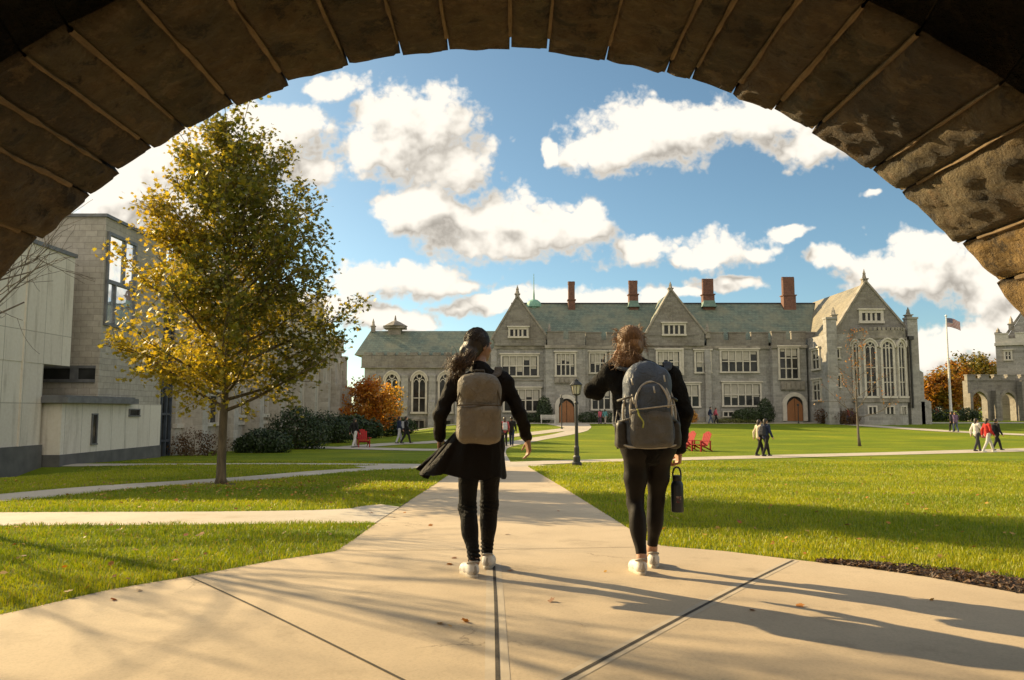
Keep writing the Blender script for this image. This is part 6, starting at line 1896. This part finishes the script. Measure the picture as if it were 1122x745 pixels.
# ---------------------------------------------------------------- student with the blue grey backpack
O = np.array(gp(706, 627)); Yo = O[1]
wb = thing('person', tuple(O), 'auburn haired student walking in a black fleece and dark leggings, one arm raised', 'person')
hd = J(690, 378, .07); Rh = rot3(R(-14), R(-4), R(8))
nk = J(697, 398, .05); nb_ = J(702, 407, .01)
shL, shR = J(669, 410, .0), J(737, 411, .0)
elL, elR = J(651.5, 426, .10), J(751, 453, -.03)
wrL, wrR = J(673, 398, .23), J(744.5, 494, .06)
hpL, hpR = J(697, 490, -.01), J(723, 490, .01)
knL, knR = J(696, 552, .02), J(719, 548, .12)
anL, anR = J(703.5, 613, -.10), J(714.5, 602, .18)
S_ = SDF(.0065, .03)
head(S_, hd, Rh)
S_.cap(nk + [0, .01, .02], nb_, .052, .06); S_.cap(nb_, (shL + shR) / 2 - [0, 0, .03], .06, .08, k=.05)
S_.cap(shL, shR, .055, k=.05)
S_.chain([(shL + shR) / 2 - [0, 0, .08], (shL + shR) / 2 - [0, 0, .26], (hpL + hpR) / 2 + [0, 0, .08], (hpL + hpR) / 2 + [0, .01, .03]], [.11, .10, .105, .10], k=.04)
for a_, e_, w_ in ((shL, elL, wrL), (shR, elR, wrR)): S_.chain([a_, e_, w_], [.048, .036, .026], k=.02)
for h_, k_, a_ in ((hpL, knL, anL), (hpR, knR, anR)):
    S_.chain([h_, k_, a_], [.085, .054, .034], k=.03); S_.ell(k_ * .68 + a_ * .32 + [0, -.025, 0], (.048, .047, .11), k=.04); S_.cap(a_, a_ + [0, .08, -.05], .032, .026)
hand(S_, wrL, [.35, -.25, .75], [.3, -.9, 0], [.8, .2, -.3], .5)
hand(S_, wrR, [-.10, .10, -1], [-.85, .3, 0], [-.2, .95, .0], 1.25)
body = sdf_obj('body', S_, M_SKIN, wb); face_parts(body, hd, Rh, None)
S_ = SDF(.008, .02)
for h_, k_, a_ in ((hpL, knL, anL), (hpR, knR, anR)):
    S_.chain([h_, k_ * .55 + h_ * .45, k_, a_ + (k_ - a_) * .12], [.098, .082, .058, .040], k=.03); S_.ell(k_ * .66 + a_ * .34 + [0, -.024, 0], (.053, .054, .13), k=.05)
S_.cap(hpL + [-.01, -.02, .03], hpR + [.01, -.02, .03], .115, k=.05); S_.ell(hpL + [0, -.05, -.01], (.085, .08, .10), k=.05); S_.ell(hpR + [0, -.05, -.01], (.085, .08, .10), k=.05)
sdf_obj('leggings', S_, cloth((.0075, .005, .004), .6, .02, 'dark_brown_legging'), wb, folds(.002, (9, 9, 20), 3), 2)
S_ = SDF(.009, .03); tm = (shL + shR) / 2
S_.cap(shL + [.02, 0, -.01], shR - [.02, 0, .01], .066, k=.06)
S_.chain([tm - [0, 0, .06], tm - [0, 0, .25], (hpL + hpR) / 2 + [0, 0, .10], (hpL + hpR) / 2 + [0, 0, .02]], [.165, .160, .155, .160], k=.06)
S_.cap(shL + [.03, 0, -.03], tm - [.03, 0, .25], .08, .12, k=.06); S_.cap(shR + [-.03, 0, -.03], tm - [-.03, 0, .25], .08, .12, k=.06)
S_.chain([shL, elL + [0, 0, -.01], wrL + (elL - wrL) * .08], [.078, .074, .050], k=.03)
S_.chain([shR, elR, wrR + (elR - wrR) * .06], [.072, .062, .050], k=.03)
S_.cap(nb_ + [0, -.02, .02], tm, .085, .11, k=.04); S_.cap(nk + [.005, -.03, -.005], nb_, .070, .08, k=.02)
M_FLEECE = cloth((.0055, .005, .0045), .95, .02, 'black_fleece', 120)
sdf_obj('jacket', S_, M_FLEECE, wb, lambda P: ridge_folds(.014, (8, 8, 11), 14)(P) + folds(.007, (18, 18, 22), 16)(P) + folds(.005, (45, 45, 45), 15)(P), 2)
# auburn hair
Pq = lambda *q: hd + Rh @ np.array(q)
S_ = SDF(.006, .02)
S_.ell(Pq(0, -.022, .040), (.084, .094, .098), Rh); S_.ell(Pq(-.005, -.05, -.03), (.078, .068, .08), Rh, k=.03)
S_.ell(Pq(-.06, -.01, 0), (.036, .060, .08), Rh, k=.02); S_.ell(Pq(.06, -.01, 0), (.036, .058, .08), Rh, k=.02)
bun = J(688, 396, -.06); S_.ell(bun, (.070, .060, .050), k=.02); S_.ell(bun + [-.045, .01, .01], (.035, .035, .05), k=.02)
hr = sdf_obj('hair', S_, M_HAIR_A, wb, lambda P: folds(.013, (19, 19, 14), 5, .7)(P), 1)
rr = np.random.default_rng(4); pp = []
for i in range(1100):
    az = rr.uniform(0, 2 * PI); up_ = rr.uniform(.0, 1.0)
    fr_ = math.cos(az); d0 = (math.sin(az) * (1.05 - .5 * up_), fr_ * (.8 if fr_ > 0 else .6), up_ + .05)
    p_ = hair_strand(Pq(0, -.024, .038), Rh, (.090, .100, .102), d0, (rr.normal(-.15, .35), -.85, -.55 + rr.normal(0, .2)), 9, rr.uniform(-.03, .055), rr.uniform(.015, .06), rr.uniform(0, 6.3), rr.uniform(5, 11))
    pp.append(p_ + [bun + rr.normal(0, 1, 3) * [.045, .025, .028]])
for i in range(420):
    c_ = bun + rr.normal(0, 1, 3) * [.045, .02, .025]; a0 = rr.uniform(0, 6.28); rad_ = rr.uniform(.018, .042); ax1 = nrm_(rr.normal(0, 1, 3)); ax2 = nrm_(np.cross(ax1, rr.normal(0, 1, 3)))
    pp.append([c_ + rad_ * (ax1 * math.cos(a0 + t) + ax2 * math.sin(a0 + t)) * (1 + .15 * t) for t in np.linspace(0, rr.uniform(2, 5), 9)])
for i in range(260):                                 # flyaway curls
    az = rr.uniform(-1.8, 1.8) + PI; p0 = Pq(.094 * math.sin(az), -.01 + .09 * math.cos(az) * .6, rr.uniform(-.05, .12)); d_ = nrm_(p0 - hd) + rr.normal(0, .3, 3)
    pp.append(catmull([p0, p0 + d_ * .022 + rr.normal(0, .008, 3), p0 + d_ * .04 + [0, 0, -.018] + rr.normal(0, .012, 3)], 4))
strands(hr, pp, .0019, M_HAIR_A)
shoe(wb, (anL[0], anL[1] - .055, 0), R(10), (M_WSHOE, M_SOLE)); shoe(wb, (anR[0], anR[1] - .055, g(O[0] + anR[0], O[1] + anR[1]) - O[2]), R(-10), (M_WSHOE, M_SOLE))
# the big backpack
bc = J(709, 445, -.235); off = np.array([bc[0], bc[1], bc[2] - .31])
M_SLATEB = cloth((.082, .10, .135), .5, .02, 'slate_blue_nylon', 90); M_GREYB = cloth((.125, .122, .118), .65, .02, 'brown_grey_nylon', 90); M_PIPE = nmat('pale_grey_piping', (.36, .33, .28), (.52, .48, .42), 30, .6, .1); M_STRAP = cloth((.055, .062, .075), .7, .02, 'grey_blue_webbing')
bagB = thing('backpack', tuple(O + off), 'large slate blue backpack with grey piping worn by the auburn haired student', 'backpack')
S_ = SDF(.007, .02); S_.box(bc + [0, 0, -.03], (.205, .115, .275), .095, taper=.20); S_.ell(bc + [0, 0, .165], (.158, .10, .165), k=.06)
bag_part('bag_body', S_, M_SLATEB, bagB, off, lambda P: ridge_folds(.013, (8, 6, 7), 19)(P) + folds(.009, (14, 10, 12), 17)(P), 1)
S_ = SDF(.007, .02); S_.box(bc + [.012, -.082, -.155], (.158, .070, .135), .055, taper=.05)
bag_part('front_pocket', S_, M_GREYB, bagB, off, lambda P: ridge_folds(.011, (8, 5, 7), 22)(P) + folds(.007, (15, 10, 14), 3)(P), 1)
S_ = SDF(.007, .02); S_.box(bc + [.012, -.090, .055], (.125, .045, .115), .042, taper=.22)
bag_part('upper_pocket', S_, M_SLATEB, bagB, off, lambda P: ridge_folds(.013, (9, 6, 8), 25)(P) + folds(.008, (16, 10, 14), 5)(P), 1)
for s_ in (-1, 1):
    S_ = SDF(.007, .02); S_.box(bc + [s_ * .188, .0, -.20], (.040, .085, .10), .035); bag_part('side_pocket', S_, M_ZIP, bagB, off, folds(.005, (14, 14, 14), 4))
for k, (w_, h_, y_, zc_, ta) in enumerate(((.185, .33, -.062, -.05, .13), (.145, .235, -.112, -.01, .12), (.115, .15, -.138, .03, .1))):
    bag_tube('piping', arc3(bc + [.004 + .004 * k, 0, zc_], w_, h_ - .01, bc[1] + y_, 30, -.75 if k == 0 else -.3, PI + (.75 if k == 0 else .3), ta, .035), .0085, M_PIPE, bagB, off)
bag_tube('piping', [bc + [x_, -.150 + .5 * abs(x_ - .01) ** 2.4, -.012 + .12 * x_] for x_ in np.linspace(-.14, .165, 15)], .0055, M_PIPE, bagB, off)
bag_tube('piping', [bc + [.2 * math.sin(t) , -.055 - .055 * math.cos(t), -.255 - .035 * math.cos(t)] for t in np.linspace(-1.5, 1.5, 17)], .0065, M_PIPE, bagB, off)
bag_tube('top_handle', [bc + [-.05, .05, .26], bc + [-.04, .03, .315], bc + [.04, .03, .315], bc + [.05, .05, .26]], .011, M_STRAP, bagB, off)
for (x_, z_) in ((-.13, .19), (.10, .215), (-.125, .06), (.13, .075), (.02, .135)):   # zip pulls
    bag_tube('zip_pull', [bc + [x_, -.115 - .04 * (z_ < .2), z_], bc + [x_ + .006, -.125 - .04 * (z_ < .2), z_ - .045]], .006, M_PIPE, bagB, off)
for s_ in (-1, 1):                                   # compression straps on the sides
    for z_ in (.06, -.09):
        bag_tube('compression_strap', catmull([bc + [s_ * .10, -.118 + .02 * (z_ > 0), z_ + .01], bc + [s_ * .165, -.098, z_ - .005], bc + [s_ * .205, -.03, z_ - .02], bc + [s_ * .20, .05, z_ - .02]], 5), .009, M_ZIP if s_ > 0 else M_GREYB, bagB, off)
M_LIME = nmat('lime_cord', (.30, .32, .05), (.42, .42, .09), 20, .7, .1)
bag_tube('lime_cord', catmull([bc + [-.095, -.155, -.02], bc + [-.08, -.165, -.07], bc + [-.055, -.162, -.11], bc + [-.06, -.165, -.15]], 5), .0055, M_LIME, bagB, off)
for (x_, z0_, z1_) in ((-.205, -.03, -.30), (.205, .0, -.26)):
    bag_tube('strap_end', catmull([bc + [x_, .03, z0_], bc + [x_ * 1.10, .0, (z0_ + z1_) / 2], bc + [x_ * 1.02, .02, z1_]], 5), .008, M_ZIP, bagB, off)
shoulder_strap(bagB, off, bc, shL, .25, -1, M_STRAP, .07); shoulder_strap(bagB, off, bc, shR, .25, 1, M_STRAP, .07)
# water bottle hanging from the right hand
bt = J(741.5, 513, .07); bh = .275
M_NAVY = nmat('navy_bottle_enamel', (.008, .014, .026), (.012, .02, .036), 20, .38, .06); M_LID = nmat('black_plastic', (.012, .012, .012), (.02, .02, .02), 20, .45, .1)
bz = bt[2] - .045 - bh
btl = thing('water_bottle', tuple(O + [bt[0], bt[1], bz]), 'dark navy water bottle with a carry loop, held by the auburn haired student', 'water bottle')
b = MB(); b.lathe([(.042, 0), (.046, .006), (.046, .19), (.044, .205), (.034, .225), (.030, .232)], (0, 0, 0), 20); b.build('bottle_body', M_NAVY, btl, True, world=False)
b = MB(); b.lathe([(.033, .228), (.034, .231), (.034, .262), (.030, .268), (.012, .270)], (0, 0, 0), 18); b.build('lid', M_LID, btl, True, world=False)
b = MB(); b.tube(catmull([(-.026, 0, .250), (-.030, 0, .285), (-.016, 0, .322), (.010, 0, .326), (.026, 0, .300), (.030, 0, .255)], 5), .007, 8); b.build('carry_loop', M_LID, btl, True, world=False)
b = MB(); nn_ = 8
for (a0, a1, z0_, z1_, mi) in ((-1.95, -1.10, .070, .118, 0),):
    for k in range(nn_):
        t0, t1 = a0 + (a1 - a0) * k / nn_, a0 + (a1 - a0) * (k + 1) / nn_
        b.add([(.0466 * math.cos(t0), .0466 * math.sin(t0), z0_), (.0466 * math.cos(t1), .0466 * math.sin(t1), z0_), (.0466 * math.cos(t1), .0466 * math.sin(t1), z1_), (.0466 * math.cos(t0), .0466 * math.sin(t0), z1_)], [(0, 1, 2, 3)])
M_STK, t_, b_ = new_mat('printed_sticker'); v_ = coords(t_, (90, 90, 130)); vo_ = t_.nodes.new('ShaderNodeTexVoronoi'); vo_.inputs['Scale'].default_value = .55; t_.links.new(v_, vo_.inputs['Vector'])
t_.links.new(ramp(t_, vo_.outputs['Color'], [(.3, (.10, .02, .03)), (.5, (.30, .25, .22)), (.75, (.05, .04, .05))]), b_.inputs['Base Color'])
b.build('sticker', M_STK, btl, world=False)

# ---------------------------------------------------------------- the small figures about the lawn
def figure(px, py, face, label, top, legs, hairm, H=1.70, stride=.28, long_hair=True, coat=False, skin=None, shoes=None, bag=None, raise_l=0, raise_r=0, group=None, swing=1, lean=0):
    o = np.array(gp(px, py)); s = H / 1.70
    root = thing('person', tuple(o), label, 'person', group, rz=face)
    sl, sr = np.array([-.17, 0, 1.37]) * s, np.array([.17, 0, 1.37]) * s
    hl, hr_ = np.array([-.085, 0, .88]) * s, np.array([.085, 0, .88]) * s
    al, ar = np.array([-.08, stride, .09]) * s, np.array([.08, -stride, .11]) * s
    kl, kr = (hl + al) / 2 + np.array([0, .05, .02]) * s, (hr_ + ar) / 2 + np.array([0, .06, 0]) * s
    def arm(sh, sg, rs, sw):
        if rs: return sh + np.array([sg * .08, .10, -.24]) * s, sh + np.array([-sg * .02, .28, -.14 + .1 * rs]) * s
        return sh + np.array([sg * .07, -.05 + .12 * sw, -.27]) * s, sh + np.array([sg * .08, .02 + .26 * sw, -.49]) * s
    el, wl = arm(sl, -1, raise_l, -.5 * swing); er, wr = arm(sr, 1, raise_r, .5 * swing)
    hc_ = np.array([0, .03 + lean * .2, 1.57]) * s
    I3 = np.eye(3)
    S_ = SDF(.016 * s, .03); head(S_, hc_, I3, s)
    S_.cap(hc_ - np.array([0, .02, .08]) * s, np.array([0, 0, 1.38]) * s, .05 * s); S_.cap(sl, sr, .05 * s, k=.05)
    S_.chain([np.array([0, 0, 1.3]) * s, np.array([0, 0, 1.1]) * s, np.array([0, 0, .9]) * s], [.11 * s, .10 * s, .12 * s], k=.05)
    for a_, e_, w_ in ((sl, el, wl), (sr, er, wr)):
        S_.chain([a_, e_, w_], [.045 * s, .036 * s, .026 * s]); d_ = nrm_(w_ - e_); S_.cap(w_, w_ + d_ * .08 * s, .030 * s, .028 * s); S_.cap(w_ + d_ * .08 * s, w_ + d_ * .15 * s, .024 * s, .014 * s)
        S_.cap(w_ + d_ * .02 * s, w_ + d_ * .08 * s + np.array([0, .04, 0]) * s, .014 * s, .011 * s)
    for h_, k_, a_ in ((hl, kl, al), (hr_, kr, ar)): S_.chain([h_, k_, a_], [.075 * s, .05 * s, .034 * s]); S_.cap(a_, a_ + np.array([0, .1, -.06]) * s, .032 * s, .025 * s)
    sdf_obj('body', S_, skin or M_SKIN, root, None, 1)
    S_ = SDF(.018 * s, .03); S_.cap(sl, sr, .075 * s, k=.05)
    S_.chain([np.array([0, 0, 1.3]) * s, np.array([0, 0, 1.1]) * s, np.array([0, 0, .90 if not coat else .66]) * s], [.14 * s, .13 * s, (.15 if not coat else .20) * s], k=.05)
    for a_, e_, w_ in ((sl, el, wl), (sr, er, wr)): S_.chain([a_, e_, w_], [.07 * s, .058 * s, .046 * s])
    S_.cap(np.array([0, -.02, 1.44]) * s, np.array([0, 0, 1.36]) * s, .065 * s, .09 * s)
    sdf_obj('jacket', S_, cloth(top), root, folds(.008, (9, 9, 12), int(px)), 1)
    S_ = SDF(.018 * s, .03)
    for h_, k_, a_ in ((hl, kl, al), (hr_, kr, ar)): S_.chain([h_, k_, a_], [.095 * s, .068 * s, .055 * s])
    S_.cap(hl, hr_, .11 * s, k=.04)
    sdf_obj('trousers', S_, cloth(legs), root, folds(.006, (9, 9, 16), int(px) + 1), 1)
    S_ = SDF(.016 * s, .02); S_.ell(hc_ + np.array([0, -.03, .035]) * s, np.array([.088, .095, .10]) * s)
    if long_hair: S_.cap(hc_ + np.array([0, -.07, -.02]) * s, hc_ + np.array([0, -.09, -.20]) * s, .07 * s, .05 * s)
    sdf_obj('hair', S_, hairm, root, folds(.008, (20, 20, 12), int(px)), 1)
    for a_ in (al, ar):
        S_ = SDF(.014 * s, .02); S_.chain([a_ + np.array([0, -.03, -.04]) * s, a_ + np.array([0, .08, -.055]) * s, a_ + np.array([0, .17, -.062]) * s], [.045 * s, .042 * s, .032 * s]); sdf_obj('shoe', S_, shoes or M_BSHOE, root, None, 1)
    # drop the lower foot onto the ground
    c_, s__ = math.cos(face), math.sin(face)
    root.location.z = max(g(o[0] - s__ * a_[1], o[1] + c_ * a_[1]) - (a_[2] - .09 * s) - .005 for a_ in (al, ar)) if stride else o[2]
    if bag:
        bo = np.array([0, -.20, 1.16]) * s
        bp = thing('backpack', (o[0] + c_ * bo[0] - s__ * bo[1], o[1] + s__ * bo[0] + c_ * bo[1], root.location.z + .95 * s), bag[1], 'backpack', rz=face)
        S_ = SDF(.016, .02); S_.box((0, 0, .21 * s), np.array([.15, .09, .22]) * s, .06, taper=.15); sdf_obj('bag_body', S_, cloth(bag[0]), bp, folds(.006, (9, 9, 9), 2), 1)
        S_ = SDF(.014, .02); S_.box((0, -.07 * s, .13 * s), np.array([.12, .05, .11]) * s, .03); sdf_obj('front_pocket', S_, cloth(bag[0]), bp, None, 1)
        for sg in (-1, 1):
            S_ = SDF(.014, .01); S_.chain([np.array([sg * .07, .06, .40]) * s, np.array([sg * .10, .20, .50]) * s, np.array([sg * .10, .34, .38]) * s, np.array([sg * .12, .30, .12]) * s], [.02 * s] * 4); sdf_obj('shoulder_strap', S_, cloth(tuple(q * .7 for q in bag[0])), bp, None, 1)
    return root
BLK = (.016, .015, .015); NVY = (.02, .028, .06); GRY = (.13, .125, .12); WHT = (.55, .52, .47); CRM = (.56, .48, .34); REDC = (.42, .03, .025); PNK = (.50, .10, .14); TEAL = (.10, .26, .28); PUR = (.16, .10, .17); DEN = (.07, .09, .14)
E_ = -PI / 2; W_ = PI / 2                             # facing right / left
figure(832.5, 499.5, -1.2, 'student in a cream jacket and black trousers walking on the cross path', CRM, BLK, M_HAIR_D, 1.66, .26)
figure(839.5, 500, -1.0, 'student in a navy jacket walking beside the one in the cream jacket', NVY, BLK, M_HAIR_D, 1.70, .30, True, bag=((.03, .032, .04), 'dark backpack on the student in the navy jacket'))
figure(1071, 494.5, -1.35, 'student in a white top and dark trousers, leftmost of the three walking at the right', WHT, (.04, .04, .045), M_HAIR_D, 1.72, .24, True, raise_r=.2)
figure(1083, 495.5, -1.5, 'student in a bright red jacket and pale trousers, middle of the three at the right', REDC, (.48, .45, .42), M_HAIR_D, 1.72, .32, True, shoes=M_WSHOE)
figure(1092.5, 493.5, -1.5, 'student in black with a hood, rightmost of the three walking at the right', BLK, BLK, M_HAIR_D, 1.68, .30, False, bag=((.02, .02, .022), 'black backpack on the rightmost of the three walking students'))
b_ = np.array(gp(1071, 494.5))
M_PLAID = cloth((.36, .07, .08), .8, .02, 'red_pink_cloth')
tb = thing('tote_bag', (b_[0] + .30, b_[1] - .12, b_[2] + .70), 'red and pink bag carried by the student in the white top', 'bag')
S_ = SDF(.016, .02); S_.box((0, 0, .19), (.17, .07, .19), .05); sdf_obj('bag_body', S_, M_PLAID, tb, folds(.01, (8, 8, 8), 2), 1)
b = MB(); b.tube(catmull([(-.09, 0, .36), (-.07, 0, .52), (.07, 0, .52), (.09, 0, .36)], 5), .014, 6); b.build('handle', M_PLAID, tb, True, world=False)
figure(1043.5, 473, .3, 'person in a dark top walking away near the flagpole, left of the one in purple', (.05, .045, .05), BLK, M_HAIR_D, 1.68, .16)
figure(1047.5, 473.5, .2, 'person in a purple top walking away near the flagpole', PUR, DEN, M_HAIR_B, 1.66, .18)
figure(1000.5, 459.5, 1.2, 'person in dark clothes under the rain pipe of the bow window', BLK, DEN, M_HAIR_D, 1.74, .2, False)
figure(1004, 459.5, 1.2, 'person in a charcoal jacket beside the hall buttress', (.045, .045, .05), BLK, M_HAIR_B, 1.7, .22, False)
figure(1027, 460, -1.4, 'person in a dull red jacket left of the flagpole foot', (.26, .05, .05), DEN, M_HAIR_D, 1.68, .2)
figure(1030.5, 460, -1.3, 'person in a pale top with a dark bag left of the flagpole foot', WHT, BLK, M_HAIR_B, 1.70, .22, bag=((.02, .022, .03), 'dark backpack on the person in a pale top by the flagpole'))
figure(930, 465.5, 1.0, 'person in a red jacket beside the slender young tree', (.32, .07, .06), DEN, M_HAIR_D, 1.68, .16)
figure(934, 465.5, .8, 'person in a dark purple jacket beside the slender young tree', (.10, .05, .08), BLK, M_HAIR_B, 1.66, .2)
figure(825, 462, 1.5, 'person in a white top walking left past the rounded dark bush', (.45, .45, .46), NVY, M_HAIR_D, 1.62, .2)
figure(835, 461.5, -1.4, 'person in a pale grey jacket walking right past the right clipped yew', (.42, .42, .40), DEN, M_HAIR_B, 1.72, .28, raise_r=.5)
figure(863, 461.5, .4, 'person in a white jacket in front of the right hall doorway', WHT, (.30, .28, .27), M_HAIR_B, 1.72, .2)
figure(867.5, 460.5, .1, 'person in a dark blue jacket in front of the right hall doorway', NVY, BLK, M_HAIR_D, 1.72, .18)
figure(878.5, 460, -.5, 'person in black beside the right hall doorway', BLK, BLK, M_HAIR_D, 1.74, .18, False)
figure(778.5, 464, -1.5, 'person in a dark blue jacket walking along the front of the hall', NVY, DEN, M_HAIR_D, 1.74, .22, False)
figure(784.5, 464, -1.5, 'person in a bright pink top behind the one in dark blue by the hall', PNK, BLK, M_HAIR_B, 1.68, .22)
figure(657.5, 464.5, .5, 'small figure in pink in front of the low dark hedge', PNK, (.10, .06, .10), M_HAIR_B, 1.50, .12)
figure(663, 464.5, -.5, 'small figure in teal in front of the low dark hedge', TEAL, (.40, .32, .28), M_HAIR_D, 1.50, .12)
figure(437, 486, -1.1, 'person in navy with a pale bag at the far left path', NVY, (.40, .40, .42), M_HAIR_D, 1.70, .2, raise_l=.4)
figure(444.5, 486, -1.3, 'person in black walking right on the far left path', BLK, BLK, M_HAIR_D, 1.72, .3, bag=((.30, .30, .32), 'pale grey bag worn by the person in black on the far left path'))
figure(388, 490.5, -.6, 'person in black top and white trousers beside the red chair under the shrubs', BLK, (.52, .50, .48), M_HAIR_D, 1.68, .2)
figure(553, 489, .1, 'person in a red and pink top ahead of the student in the long coat', (.44, .09, .10), BLK, M_HAIR_B, 1.72, .18, bag=((.48, .47, .48), 'white and grey backpack on the person in the red and pink top'))
figure(560.5, 488.5, -.1, 'person in a dark jacket ahead of the student in the long coat', BLK, NVY, M_HAIR_D, 1.74, .2, False)
